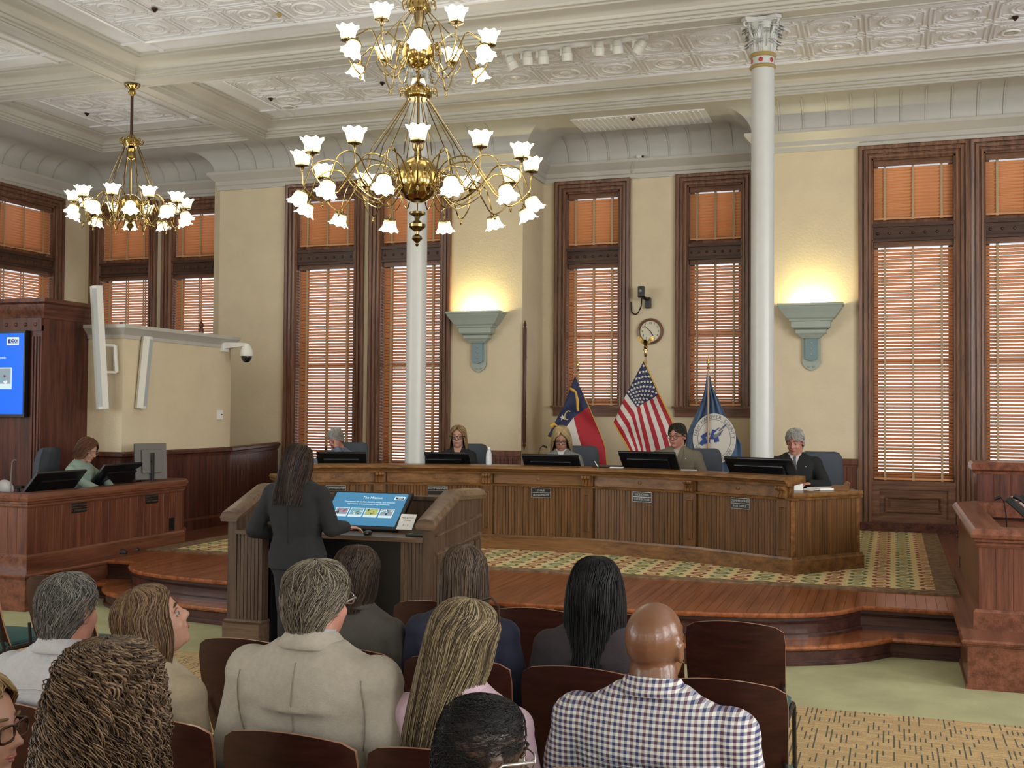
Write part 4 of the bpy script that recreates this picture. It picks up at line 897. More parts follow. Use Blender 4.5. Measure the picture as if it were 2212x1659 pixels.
# ================================================================ OFFICE CHAIRS
def make_office_chair():
    t = thing('office_chair', 'x', 'chair')
    rings = []
    for z, w, y, d in ((.50, .20, .0, .06), (.56, .23, .01, .075), (.72, .235, .02, .08), (.92, .235, .0, .075), (1.02, .225, -.02, .07), (1.06, .20, -.03, .05), (1.075, .15, -.03, .02)):
        rr = []
        for i in range(16):
            a = 2*PI*i/16; c, s = math.cos(a), math.sin(a); rr.append((w*math.copysign(abs(c)**.45, c), y+d*.5*math.copysign(abs(s)**.6, s)-.05*(abs(c)**2), z))
        rings.append(rr)
    b = MB(); b.loft([[(x, -y, z) for x, y, z in r] for r in rings]); b.build('backrest', 'greyfab', t, local=True, smooth=.8)
    b = MB(); b.obox(TR(0, -.27, .47), .48, .46, .09, bev=.02); b.build('seat', 'greyfab', t, local=True)
    for s in (-1, 1):
        b = MB(); b.tube([(s*.22, -.05, .46), (s*.29, -.10, .50), (s*.29, -.12, .66)], .016, 8); b.obox(TR(s*.29, -.20, .675), .055, .26, .03, bev=.008); b.build('armrest', 'blackpl', t, local=True, smooth=.5)
    b = MB(); b.tube([(0, -.25, .43), (0, -.25, .10)], .028, 10)
    for k in range(5):
        a = 2*PI*k/5+.3; b.tube([(0, -.25, .10), (.27*math.cos(a), -.25+.27*math.sin(a), .07)], [.022, .014], 6); b.ball((.28*math.cos(a), -.25+.28*math.sin(a), .03), .028, 8, 6)
    b.tube([(0, -.1, .44), (0, .03, .46), (0, .06, .6)], .018, 8); b.build('swivel_base', 'blackpl', t, local=True, smooth=.6)
    return t
oc = make_office_chair(); 
och = [(757, 957, 12.75, -8, 'grey swivel chair behind the white-haired man'), (1013, 955, 12.95, 12, 'grey swivel chair behind the long-haired blonde woman'), (1252, 957, 12.95, 14, 'grey swivel chair behind the woman in the grey jacket'), (1515, 964, 12.75, 10, 'grey swivel chair behind the man in the olive-grey blazer'), (1775, 980, 12.35, 14, 'grey swivel chair behind the man in the black suit')]
for k, (u, v, Y, a, l) in enumerate(och):
    p = at_y(u, v, Y)
    o = oc if k == 0 else copy_tree(oc, (0, 0, 0)); o.location = (p[0], Y, DZ+.0125); o.rotation_euler = (0, 0, math.radians(a)); o['label'] = l; o['group'] = 'grey swivel chairs at the council desk'
for (u, v, Y, a, l) in ((95, 990, 9.55, -75, 'grey swivel chair behind the clerk, left of her back'), ):
    p = at_y(u, v, Y); o = copy_tree(oc, (p[0], Y, DZ), math.radians(a), l); o['group'] = 'grey swivel chairs at the left desk'
# ================================================================ CHANDELIERS
def shade_mesh(r0=.052, r1=.100, h=.125):
    b = MB()
    def mod(r, z, a): return r*(1+.10*max(0, z/h-.72)/.28*math.cos(8*a))
    prof = [(.030, -.004), (.046, .0), (.058, .012), (.066, .04), (.072, .075), (.082, .098), (.094, .112), (.102, .118)]
    rings = []
    for (r, z) in prof: rings.append([(mod(r, z, a)*math.cos(a), mod(r, z, a)*math.sin(a), z+(.009*math.cos(8*a)*max(0, z/h-.6)/.4)) for a in [2*PI*i/32 for i in range(32)]])
    b.loft(rings, caps=False)
    b.loft([[(p[0]*.96, p[1]*.96, p[2]+.001) for p in r] for r in rings], caps=False); return b
_sh = None
def add_shade(parent, pos, down=False, out=(1, 0, 0)):
    global _sh
    if down: z = (Vector(out)*.42+Vector((0, 0, -1))).normalized()
    else: z = Vector((0, 0, 1))
    q = z.to_track_quat('Z', 'Y').to_matrix().to_4x4(); Mx = Matrix.Translation(pos) @ q @ Matrix.Scale(.94 if down else 1.0, 4)
    if _sh is None:
        s = shade_mesh().build('glass_shade', 'shade', parent, local=True, smooth=1.2); s.matrix_local = Mx
        bb = MB(); bb.ball((0, 0, .055), (.026, .026, .036), 10, 7); bu = bb.build('bulb', 'bulb', s, local=True, smooth=2)
        g = MB(); g.lathe([(.012, -.05), (.014, -.03), (.022, -.012), (.058, -.006), (.062, .002), (.056, .002)], 14)
        for k in range(3): a = 2*PI*k/3; g.tube([(.05*math.cos(a), .05*math.sin(a), 0), (.075*math.cos(a), .075*math.sin(a), .01)], .003, 5)
        ga = g.build('shade_holder', 'brassd', s, local=True, smooth=.8); _sh = (s, bu, ga)
    else:
        s = inst(_sh[0], parent, Mx); inst(_sh[1], s); inst(_sh[2], s)
def catmull(P, n=6):
    P = [Vector(p) for p in P]; P = [P[0]*2-P[1]]+P+[P[-1]*2-P[-2]]; out = []
    for i in range(1, len(P)-2):
        for k in range(n):
            t = k/n; a, b_, c, d = P[i-1:i+3]; out.append(.5*((2*b_)+(c-a)*t+(2*a-5*b_+4*c-d)*t*t+(3*b_-a-3*c+d)*t**3))
    out.append(P[-2]); return out
def arm_mesh(t, a, prof, r=.0065, extra=None):
    ca_, sa_ = math.cos(a), math.sin(a); b = MB()
    b.tube([(x*ca_, x*sa_, z) for x, _, z in catmull([(x, 0, z) for x, z in prof], 6)], r, 6)
    if extra:
        for e in extra: b.tube([(x*ca_, x*sa_, z) for x, _, z in catmull([(x, 0, z) for x, z in e], 5)], r*.75, 5)
    return b.build('arm', 'brass', t, local=True, smooth=1)
def tier(t, n, R, zu, zd, zc, rb, ph_u, ph_d, flip=1):
    """n upward and n downward lamps; arms leave the ball of radius rb at height zc"""
    for k in range(n):
        a = ph_u+2*PI*k/n; prof = [(rb*.95, zc+.02), (rb+.10, zc+.14), (rb+.30*R, zc+.16), (rb+.46*R, zc-.05), (R*.80, zc-.22), (R*.97, zc-.10), (R, zu-.05)]
        ar = arm_mesh(t, a, prof, extra=[[(rb+.05, zc-.10), (rb+.2*R, zc-.22), (rb+.36*R, zc-.12), (rb+.30*R, zc+.0)]])
        add_shade(t, (R*math.cos(a), R*math.sin(a), zu))
        q = MB(); q.lathe([(.003, -.05), (.010, -.035), (.013, -.02), (.006, -.008), (.008, 0)], 8, Matrix.Translation((R*.82*math.cos(a), R*.82*math.sin(a), zc-.225))); q.build('drop_finial', 'brass', ar, local=True, smooth=1)
        a = ph_d+2*PI*k/n; prof = [(rb*.95, zc-.06), (rb+.16*R, zc-.20), (rb+.36*R, zc-.08), (rb+.52*R, zc+.10), (R*.90, zc+.06), (R*.99, zd+.06)]
        arm_mesh(t, a, prof)
        add_shade(t, (R*math.cos(a), R*math.sin(a), zd), True, (math.cos(a), math.sin(a), 0))
        # scroll ornament beside the ball
        sp_ = [(rb+.05+.045*(1-s/16)*math.cos(s*.55), zc+.02+.045*(1-s/16)*math.sin(s*.55)) for s in range(14)]
        q = MB(); q.tube([(x*math.cos(a), x*math.sin(a), z) for x, z in sp_], .006, 5); q.build('scroll', 'brass', t, local=True, smooth=1)
def gadroon(b, r, z, a, n=18): return r*(1+.035*abs(math.cos(n/2*a)))
def ornate_ring(t, z, R):
    b = MB(); b.lathe([(R*.80, z-.05), (R, z-.03), (R*1.05, z), (R, z+.03), (R*.82, z+.05), (R*.5, z+.08), (.03, z+.10)], 20); o = b.build('crown_ring', 'brass', t, local=True, smooth=.6)
    for k in range(10):
        a = 2*PI*k/10; pts = [((R+.03+.028*(1-s/14)*math.cos(s*.6-1))*math.cos(a), (R+.03+.028*(1-s/14)*math.cos(s*.6-1))*math.sin(a), z+.02+.04*(1-s/14)*math.sin(s*.6-1)) for s in range(12)]
        q = MB(); q.tube(pts, .006, 5); q.build('scroll', 'brass', o, local=True, smooth=1)
# large two-tier chandelier
cpos = Vector(at_y(902, 390, 9.05)); cxx, cyy_ = cpos.x, 9.05
big = thing('chandelier', 'large two-tier brass chandelier with white glass shades hanging in front of the rear column', 'chandelier', (cxx, cyy_, 3.15))
def zpix(v): return at_y(902, v, 9.05)[2]-3.15
zl = zpix(388)
ph = math.atan2(-cyy_, -cxx)   # azimuth toward the camera
gm = lambda r, z, a: r*(1+.03*abs(math.cos(11*a)))
b = MB(); rb = .195
b.lathe([(rb*math.sin(t_), zl-rb*1.08*math.cos(t_)) for t_ in [PI*(.06+.88*i/14) for i in range(15)]], 32, mod=lambda r, z, a: r*(1+(.03*abs(math.cos(11*a)) if z < zl-.03 else 0))); b.build('lower_globe', 'brass', big, local=True, smooth=.7)
b = MB(); zf = zpix(463); b.lathe([(.07, zf+.02), (.075, zf), (.03, zf-.02), (.02, zf-.05), (.045, zf-.07), (.078, zf-.09), (.075, zf-.115), (.045, zf-.14), (.02, zf-.155), (.018, zf-.18), (.045, zf-.20), (.048, zf-.22), (.022, zf-.245), (.012, zf-.255), (.018, zf-.27), (.004, zf-.29)], 18); b.build('bottom_finial', 'brassd', big, local=True, smooth=.6)
b = MB(); z2 = zpix(112); rb2 = .145
b.lathe([(rb2*math.sin(t_), z2-rb2*1.1*math.cos(t_)) for t_ in [PI*(.06+.88*i/14) for i in range(15)]], 28, mod=lambda r, z, a: r*(1+(.04*abs(math.cos(9*a)) if z < z2-.02 else 0))); b.build('upper_globe', 'brass', big, local=True, smooth=.7)
b = MB(); zt = 6.06-3.15
b.tube([(0, 0, zl), (0, 0, zt)], .013, 10); b.lathe([(.02, zl+.19), (.035, zl+.21), (.03, zl+.25), (.05, zl+.28), (.055, zl+.42), (.07, zl+.45), (.065, zl+.47), (.02, zl+.50)], 18)
tw = [(.016*math.cos(i*.8), .016*math.sin(i*.8), zpix(190)+i*.012) for i in range(20)]; b.tube(tw, .012, 6)
b.lathe([(.02, z2+.16), (.03, z2+.2), (.06, zpix(14)), (.085, zpix(10)), (.05, zpix(4)), (.02, zpix(-4))], 18); b.lathe([(.02, zt-.12), (.05, zt-.08), (.11, zt-.03), (.12, zt)], 18); b.build('stem', 'brassd', big, local=True, smooth=.7)
ornate_ring(big, zpix(203), .12)
ornate_ring(big, zt-.62, .10)
for k in range(12):
    a = ph+PI/12+2*PI*k/12; q = MB(); q.tube([(.10*math.cos(a), .10*math.sin(a), zpix(218)), (.42*math.cos(a), .42*math.sin(a), zl+.24), (.46*math.cos(a), .46*math.sin(a), zl+.12)], .005, 5); q.build('stay_rod', 'brassd', big, local=True)
for k in range(6):
    a = ph+PI/6+2*PI*k/6; q = MB(); q.tube([(.09*math.cos(a), .09*math.sin(a), zt-.66), (.30*math.cos(a), .30*math.sin(a), z2+.14)], .005, 5); q.build('stay_rod', 'brassd', big, local=True)
tier(big, 12, 1.02, zpix(352)-.055, zpix(441)+.03, zl, rb, ph, ph+PI/12)
tier(big, 6, .63, zpix(80)-.055, zpix(128)+.03, z2, rb2, ph+PI/6, ph)
# small chandelier under the beam crossing
sp0 = Vector(at_z(281, 190, 5.84)); sx_, sy_ = -8.92, 11.40
small = thing('chandelier', 'smaller brass chandelier on a dark rod hanging from the beam crossing at left', 'chandelier', (sx_, sy_, 4.0))
def zs_(v): return at_y(283, v, sy_)[2]-4.0
ph = math.atan2(-sy_, -sx_); zl = zs_(448); rb = .15
b = MB(); b.lathe([(rb*math.sin(t_), zl-rb*1.1*math.cos(t_)) for t_ in [PI*(.06+.88*i/12) for i in range(13)]], 26, mod=lambda r, z, a: r*(1+.03*abs(math.cos(9*a)))); b.lathe([(.05, zl-.15), (.02, zl-.19), (.05, zl-.23), (.02, zl-.27), (.004, zl-.30)], 14); b.build('globe', 'brass', small, local=True, smooth=.7)
b = MB(); b.tube([(0, 0, zs_(300)), (0, 0, 1.80)], .018, 8); b.build('drop_rod', 'bronze', small, local=True, smooth=1)
b = MB(); b.lathe([(.02, 1.70), (.05, 1.74), (.035, 1.78), (.09, 1.82), (.10, 1.84)], 16); b.build('ceiling_canopy', 'brass', small, local=True, smooth=.6)
b = MB(); b.tube([(0, 0, zl), (0, 0, zs_(300))], .014, 8); b.lathe([(.02, zs_(345)), (.055, zs_(342)), (.06, zs_(334)), (.045, zs_(328)), (.065, zs_(322)), (.02, zs_(316))][::-1], 14); b.lathe([(.10, zs_(314)), (.11, zs_(308)), (.09, zs_(302)), (.06, zs_(297)), (.02, zs_(292))], 16); b.build('stem', 'brass', small, local=True, smooth=.7)
ornate_ring(small, zs_(309), .085)
for k in range(10):
    a = ph+2*PI*(k+.5)/10; q = MB(); q.tube([(.085*math.cos(a), .085*math.sin(a), zs_(314)), (.30*math.cos(a), .30*math.sin(a), zs_(412))], .005, 5); q.build('stay_rod', 'brassd', small, local=True)
tier(small, 10, .66, zs_(434)-.055, zs_(464)+.04, zl, rb, ph+PI/10, ph)
def plight(name, loc, e, c, r=.1):
    l = bpy.data.lights.new(name, 'POINT'); l.energy = e; l.color = c; l.shadow_soft_size = r; o = bpy.data.objects.new(name, l); COL.objects.link(o); o.location = loc; return o
for k in range(4):
    a = k*PI/2+.4; plight('chandelier_light', (cxx+.9*math.cos(a), cyy_+.9*math.sin(a), 4.12), 9, (1, .90, .72), .25)
for k in range(2): plight('chandelier_light', (cxx+.5*(-1)**k, cyy_, 5.15), 7, (1, .90, .72), .25)
for k in range(3): a = k*2.1; plight('chandelier_light', (sx_+.6*math.cos(a), sy_+.6*math.sin(a), 4.68), 8, (1, .90, .72), .25)

# ================================================================ WALL SCONCES
def sconce(u, label):
    c = at_y(u, 700, YW)[0]; t = thing('wall_sconce', label, 'wall lamp', (c, YW-.002, 2.38))
    def fr(z, hw, d): return [(-hw, 0, z), (-hw, -d, z), (hw, -d, z), (hw, 0, z)]
    L_ = [(.42, .11, .10), (.47, .16, .135), (.485, .19, .15), (.525, .19, .15), (.535, .205, .165)]
    b = MB(); b.loft([fr(z, h, d) for z, h, d in L_]); b.build('lower_bracket', 'green_paint', t, local=True)
    U = [(.54, .215, .17), (.56, .24, .19), (.63, .245, .195), (.64, .265, .21), (.66, .27, .215), (.68, .30, .235), (.74, .345, .26), (.80, .385, .29), (.825, .395, .30), (.83, .41, .31), (.86, .41, .31)]
    b = MB(); b.loft([fr(z, h, d) for z, h, d in U], caps=False); b.loft([fr(z, h*.93, d*.93) for z, h, d in U[3:]][::1], caps=False); b.add(fr(.60, .2, .15), [(0, 1, 2, 3)]); b.add(fr(.86, .41, .31)+fr(.86, .381, .288), [(0, 1, 5, 4), (1, 2, 6, 5), (2, 3, 7, 6)]); b.build('bowl', 'green_paint', t, local=True)
    b = MB(); b.box(-.115, -.035, .12, .115, 0, .43)
    b.prism([(-.115, .13), (-.115, .10), (-.09, .07), (-.085, .05), (-.03, .015), (0, .0), (.03, .015), (.085, .05), (.09, .07), (.115, .10), (.115, .13)], 0, .03, 0, Matrix.Rotation(PI/2, 4, 'X')); b.build('back_plate', 'green_paint', t, local=True)
    b = MB(); b.prism([(-.075, .44), (-.075, .15), (-.045, .145), (0, .125), (.045, .145), (.075, .15), (.075, .44)], .035, .075, 0, Matrix.Rotation(PI/2, 4, 'X')); bp = b.build('blue_tablet', 'blue_paint', t, local=True)
    for k in range(3): q = MB(); q.ball((0, -.078, .21+.075*k), (.016, .012, .012), 8, 6); q.build('stud', 'green_paint', bp, local=True, smooth=1)
    for s in (-1, 1):
        q = MB(); q.tube([(s*.05, -.034, .065), (s*.03, -.036, .05), (s*.015, -.034, .055)], .008, 6); q.build('carved_leaf', 'green_paint', t, local=True, smooth=1)
    b = MB(); b.tube([(-.14, -.12, .76), (.14, -.12, .76)], .013, 8); b.build('lamp_tube', mat_sc, t, local=True)
    l = bpy.data.lights.new('sconce_light', 'AREA'); l.shape = 'RECTANGLE'; l.size = .34; l.size_y = .08; l.energy = 19; l.color = (1, .83, .36)
    o = bpy.data.objects.new('sconce_light', l); COL.objects.link(o); o.location = (c, YW-.12, 3.17); o.rotation_euler = (math.radians(180-14), 0, 0)
mat_sc = mat('sconce_tube', (1, .9, .5), .3, emit=8, ec=(1, .86, .42))
sconce(1036, 'sage green sconce glowing on the wall between the rear windows and the corner pilaster'); sconce(1753, 'sage green sconce glowing on the wall between the column and the right window')

# ================================================================ FLAGS
FY = 14.35
def P2(u, v, y): return Vector(at_y(u, v, y))
def interp(rows, u, v):
    """rows: list of (v, [(u, px, py)...]) control polylines in picture-plane points"""
    def along(pts, u):
        for a, b_ in zip(pts, pts[1:]):
            if u <= b_[0]+1e-9: t = (u-a[0])/(b_[0]-a[0]); return (a[1]+(b_[1]-a[1])*t, a[2]+(b_[2]-a[2])*t)
        return pts[-1][1:]
    for (v0, r0), (v1, r1) in zip(rows, rows[1:]):
        if v <= v1+1e-9: t = (v-v0)/(v1-v0); p, q = along(r0, u), along(r1, u); return (p[0]+(q[0]-p[0])*t, p[1]+(q[1]-p[1])*t)
    return along(rows[-1][1], u)
red = mat('flag_red', (.36, .012, .025), .7, bmp=.1, bsc=80); whi = mat('flag_white', (.62, .58, .54), .7); blu = mat('flag_navy', (.020, .028, .085), .7); gold = mat('flag_gold_fringe', (.62, .36, .05), .6); ltb = mat('flag_light_blue', (.075, .125, .22), .7)
flag_orient = {}
def star(b, pos, ex, ey, r, mi=0, nrm=None):
    pts = []
    for k in range(10):
        a = PI/2+k*PI/5; q = r if k % 2 == 0 else r*.42; pts.append(pos+ex*(q*math.cos(a))+ey*(q*math.sin(a)))
    n = len(b.v); b.add(pts, [tuple(range(10))], mi)
def pole(t, x, y, ztop, nm='flag_pole', m='gold_pole', r=.013, fin='spear'):
    b = MB(); b.tube([(x, y, DZ+.02), (x, y, ztop)], r, 8); b.build(nm, M[m], t)
    b = MB(); b.lathe([(.17, 0), (.17, .02), (.12, .05), (.04, .07), (.02, .14)], 20, Matrix.Translation((x, y, DZ+.012))); b.build('floor_stand', 'brassd', t, smooth=.6)
    b = MB(); T_ = Matrix.Translation((x, y, ztop))
    if fin == 'spear': b.lathe([(.012, -.01), (.022, .0), (.012, .01), (.008, .03), (.02, .06), (.016, .09), (.002, .17)], 10, T_)
    else:
        b.lathe([(.012, -.02), (.02, .0), (.02, .06), (.028, .065), (.028, .08), (.012, .085)], 12, T_); b.ball((x, y, ztop+.11), .028, 10, 8)
        b.loft([[(x-.012, y-.01, ztop+.12), (x+.012, y-.01, ztop+.12), (x+.012, y+.01, ztop+.12), (x-.012, y+.01, ztop+.12)], [(x-.025, y-.02, ztop+.17), (x+.025, y-.02, ztop+.17), (x+.025, y+.02, ztop+.17), (x-.025, y+.02, ztop+.17)], [(x-.012, y-.04, ztop+.21), (x+.012, y-.04, ztop+.21), (x+.012, y-.02, ztop+.21), (x-.012, y-.02, ztop+.21)]])
        for s in (-1, 1): b.loft([[(x+s*.015, y-.01, ztop+.13), (x+s*.02, y+.01, ztop+.13), (x+s*.025, y, ztop+.19)], [(x+s*.06, y-.01, ztop+.17), (x+s*.065, y+.01, ztop+.17), (x+s*.06, y, ztop+.24)], [(x+s*.11, y-.004, ztop+.215), (x+s*.11, y+.004, ztop+.215), (x+s*.105, y, ztop+.26)]])
    b.build('finial', 'brass', t, smooth=.6)
M['gold_pole'] = mat('tan_wood_pole', (.36, .22, .10), .4, coat=.2)
def cloth(t, rows, NU, NV, colour, mats, name='cloth', y0=FY, depth=.05, nf=3.0, kink=None):
    b = MB(); n = NU+1
    def pt(u, v, lift=0):
        px_, py_ = interp(rows, u, v); d = depth*math.sin(nf*2*PI*(u*.55+v*.45)+1.0)*min(1, (u+v)*1.6)+.02*math.sin(9*u+4*v)
        return Vector(at_y(px_, py_, y0+d-lift))
    b.v = [tuple(pt(i/NU, j/NV)) for j in range(NV+1) for i in range(n)]
    for j in range(NV):
        for i in range(NU): b.f.append((j*n+i, j*n+i+1, (j+1)*n+i+1, (j+1)*n+i)); b.m.append(colour((i+.5)/NU, (j+.5)/NV))
    o = b.build(name, mats, t, smooth=2)
    md = o.modifiers.new('thick', 'SOLIDIFY'); md.thickness = .003; md.offset = 1
    return o, pt
def fringe(t, pt, pts, w=.02):
    b = MB(); q = [pt(u, v, .002) for u, v in pts]; b.tube(q, w*.45, 5); b.build('fringe', gold, t, smooth=1)
# national flag
x0 = at_y(1391, 760, FY)[0]
us = thing('national_flag', 'stars and stripes flag with gold fringe on an eagle-topped pole below the clock', 'flag', (x0, FY, DZ+.012))
pole(us, x0, FY+.10, at_y(1391, 768, FY+.1)[2], fin='eagle')
rows = [(0, [(0, 1391, 779), (.4, 1424, 852), (.75, 1455, 916), (1, 1476, 985)]), (.538, [(0, 1353, 850), (.4, 1375, 880), (.7, 1392, 955), (1, 1408, 1035)]), (1, [(0, 1325, 913), (.35, 1341, 940), (.7, 1362, 977), (1, 1380, 1035)])]
def uscol(u, v):
    if u < .4 and v < 7/13: return 2
    return 0 if int(v*13) % 2 == 0 else 1
co, pt = cloth(us, rows, 20, 26, uscol, [red, whi, blu], depth=.035)
b = MB()
for r in range(9):
    for c in range(6 if r % 2 == 0 else 5):
        u = .4*(c*2+1+(r % 2))/12; v = (r+.75)/9.6*.538; p = pt(u, v, .012); ex = (pt(u+.01, v, .012)-p).normalized(); ey = (pt(u, v-.01, .012)-p); ey = (ey-ex*ey.dot(ex)).normalized(); star(b, p, ex, ey, .023)
b.build('stars', whi, co)
fringe(us, pt, [(i/14, 0) for i in range(15)]); fringe(us, pt, [(i/14, 1) for i in range(15)])
# state flag
x0 = at_y(1246, 800, FY)[0]
nc = thing('state_flag', 'blue, red and white flag with a white star behind the woman in grey', 'flag', (x0, FY, DZ+.012))
pole(nc, x0, FY+.06, at_y(1243, 800, FY+.1)[2])
rows = [(0, [(0, 1242, 812), (.33, 1270, 874), (.66, 1296, 935), (.85, 1308, 966), (1, 1313, 1040)]), (.5, [(0, 1218, 876), (.33, 1238, 898), (.5, 1246, 930), (.75, 1262, 985), (1, 1272, 1040)]), (1, [(0, 1182, 944), (.3, 1196, 948), (.6, 1210, 990), (1, 1226, 1040)])]
co, pt = cloth(nc, rows, 20, 20, lambda u, v: 2 if u < .34 else (0 if v < .52 else 1), [red, whi, blu], depth=.045)
b = MB(); p = pt(.13, .64, .035); star(b, p, Vector((1, 0, .2)).normalized(), Vector((-.2, 0, 1)).normalized(), .048); b.build('star', whi, co)
b = MB(); pc = Vector(at_y(1226.5, 897, FY-.06)); b.tube([pc+Vector((.052*math.cos(a)*.8+.012*math.sin(a), 0, .058*math.sin(a))) for a in [math.radians(55+i*14) for i in range(18)]], .008, 6); b.build('letter', mat('flag_pale_gold', (.50, .42, .20), .6), co, smooth=1)
b = MB(); b.tube([Vector(at_y(u, v, FY-.065)) for u, v in ((1232, 839), (1238, 843), (1243, 846), (1246, 856), (1248, 868), (1248, 882), (1249, 888))], [.016, .022, .016, .018, .022, .018, .016], 5); b.build('ribbon', gold, co, smooth=1); b = MB(); b.tube([Vector(at_y(u, v, FY-.06)) for u, v in ((1191, 921), (1198, 916), (1204, 920))], [.03, .022, .01], 5); b.build('ribbon', gold, co, smooth=1)
fringe(nc, pt, [(i/14, 0) for i in range(3, 15)], .012); fringe(nc, pt, [(i/14, 1) for i in range(15)])
# county flag
x0 = at_y(1531, 800, FY)[0]
cn = thing('county_flag', 'light blue flag with a round white county seal behind the man in the olive-grey blazer', 'flag', (x0, FY, DZ+.012))
pole(cn, x0+.01, FY-.09, at_y(1531, 795, FY-.09)[2])
b = MB(); by = FY; poly = [(1526, 812), (1534, 812), (1538, 836), (1556, 872), (1572, 908), (1588, 938), (1602, 960), (1606, 1040), (1478, 1040), (1484, 940), (1498, 905), (1515, 868), (1524, 838)]
NU, NV = 26, 20
Lf = [(812, 1526), (838, 1523), (868, 1515), (905, 1498), (940, 1483), (1040, 1476)]; Rf = [(812, 1534), (836, 1539), (872, 1556), (908, 1572), (938, 1589), (960, 1602), (1040, 1607)]
def li(T, y):
    for a, c in zip(T, T[1:]):
        if y <= c[0]: return a[1]+(c[1]-a[1])*(y-a[0])/(c[0]-a[0])
    return T[-1][1]
def cpt(i, j, lift=0):
    y = 812+(1040-812)*j/NV; l, r = li(Lf, y), li(Rf, y); x = l+(r-l)*i/NU
    return Vector(at_y(x, y, FY+.035*math.sin(i*1.05+j*.12)*min(1, j/6)-lift))
g = [[cpt(i, j) for i in range(NU+1)] for j in range(NV+1)]
b.add([p for r in g for p in r], [(j*(NU+1)+i, j*(NU+1)+i+1, (j+1)*(NU+1)+i+1, (j+1)*(NU+1)+i) for j in range(NV) for i in range(NU)]); co = b.build('cloth', ltb, cn, smooth=2); md = co.modifiers.new('thick', 'SOLIDIFY'); md.thickness = .003
sc_ = Vector(at_y(1543, 948, FY-.052)); sr = (1586-1499)/2/2398*14.6*1.04
sealm = mat('seal_cloth', (.56, .53, .48), .7); sealn = mat('seal_navy', (.02, .05, .22), .6); sealg = mat('seal_grey_lettering', (.16, .17, .19), .6)
b = MB(); b.lathe([(sr, -.0), (sr, .004), (.001, .0045)], 48, Matrix.Translation(sc_) @ Matrix.Rotation(PI/2, 4, 'X') @ Matrix.Scale(1.18, 4, (0, 1, 0))); seal = b.build('seal', sealm, co)
b = MB(); b.tube([sc_+Vector((sr*.76*math.cos(a), -.006, sr*.76*1.18*math.sin(a))) for a in [2*PI*i/40 for i in range(41)]], .003, 4); b.build('seal_ring', sealg, seal)
s_txt = 'NEW HANOVER COUNTY · NORTH CAROLINA ·'
for k, ch in enumerate(s_txt):
    a = math.radians(168-k*9.6)
    if ch == ' ': continue
    P_ = sc_+Vector((sr*.87*math.cos(a), -.0065, sr*.87*1.18*math.sin(a)))
    text(ch, .062, Matrix.Translation(P_) @ Matrix.Rotation(PI/2, 4, 'X') @ Matrix.Rotation(a-PI/2, 4, 'Z'), seal, sealg, name='letter', depth=.001)
b = MB()
def blob(px_, py_, w_, h_, ang, mi):
    c = Vector(at_y(px_, py_, FY-.062-.001*len(b.f)*.02)); Fm = frame(c, (math.cos(ang), 0, math.sin(ang)), (-math.sin(ang), 0, math.cos(ang))); b.obox(Fm, w_, h_, .003, mi)
for q in ((1524, 940, .12, .05, .6, 0), (1532, 950, .16, .07, .3, 0), (1545, 945, .08, .12, .2, 0), (1541, 936, .05, .09, -.3, 0), (1519, 954, .10, .05, .9, 0), (1529, 945, .05, .03, .4, 1), (1538, 953, .05, .05, .0, 1), (1552, 932, .13, .035, .7, 1), (1560, 925, .11, .02, .75, 2), (1549, 940, .10, .04, .5, 2), (1565, 920, .06, .012, .75, 0), (1548, 928, .09, .010, .6, 0), (1557, 935, .09, .01, 1.0, 0)): blob(*q)
b.build('seal_emblem', [sealn, sealm, sealg], seal)

# ================================================================ WALL AND CEILING FITTINGS
cl = Vector(at_y(1405.5, 716, YM)); ck = thing('wall_clock', 'round wooden wall clock on the cream wall between the bay windows', 'clock', (cl.x, YM-.001, cl.z))
RX = Matrix.Rotation(PI/2, 4, 'X'); R_ = 30/2398*(15.4)
b = MB(); b.lathe([(R_*.86, 0), (R_*.98, .0), (R_, .02), (R_*.95, .045), (R_*.84, .05), (R_*.78, .03), (R_*.78, .02)], 40, RX); b.build('rim', mat('clock_walnut_rim', (.13, .045, .018), .3, coat=.3), ck, local=True, smooth=.7)
b = MB(); b.lathe([(R_*.8, .0), (R_*.8, .022), (.001, .0225)], 40, RX); dl = b.build('dial', mat('clock_dial', (.62, .58, .44), .5), ck, local=True)
for k in range(1, 13):
    a = PI/2-k*PI/6; text(str(k), .045, Matrix.Translation((R_*.62*math.cos(a), -.0235, R_*.62*math.sin(a))) @ RX, None, 'blackpl', name='numeral').parent = dl
b = MB(); 
for a, l, w in ((math.radians(136), R_*.60, .004), (math.radians(-57), R_*.42, .006)): b.tube([(-.02*math.cos(a), -.027, -.02*math.sin(a)), (l*math.cos(a), -.027, l*math.sin(a))], w, 5)
b.build('hands', 'blackpl', ck, local=True)
# wall camera above the clock
c = Vector(at_y(1400, 655, YM)); t = thing('wall_camera', 'black camera on a bracket on the cream wall above the clock', 'camera', (c.x, YM-.001, c.z))
b = MB(); b.obox(TR(.01, -.04, 0), .08, .08, .16, bev=.008); b.build('bracket', 'blackpl', t, local=True)
b = MB(); b.tube([(.01, -.08, .05), (-.02, -.18, .06), (-.05, -.22, .09)], .025, 8); b.obox(TR(-.05, -.24, .14, .2), .10, .12, .16, bev=.012); b.build('body', 'blackpl', t, local=True, smooth=.5)
b = MB(); b.ball((-.05, -.305, .15), (.028, .02, .028), 12, 8); b.build('lens', mat('lens_glass', (.2, .2, .2), .05, spec=1), t, local=True, smooth=1)
b = MB(); b.tube(catmull([(-.05, -.2, .06), (-.08, -.12, -.06), (-.16, -.05, -.16), (-.235, -.03, -.12), (-.245, -.02, .02)], 5), .009, 6); b.build('cable', 'blackpl', t, local=True, smooth=1)
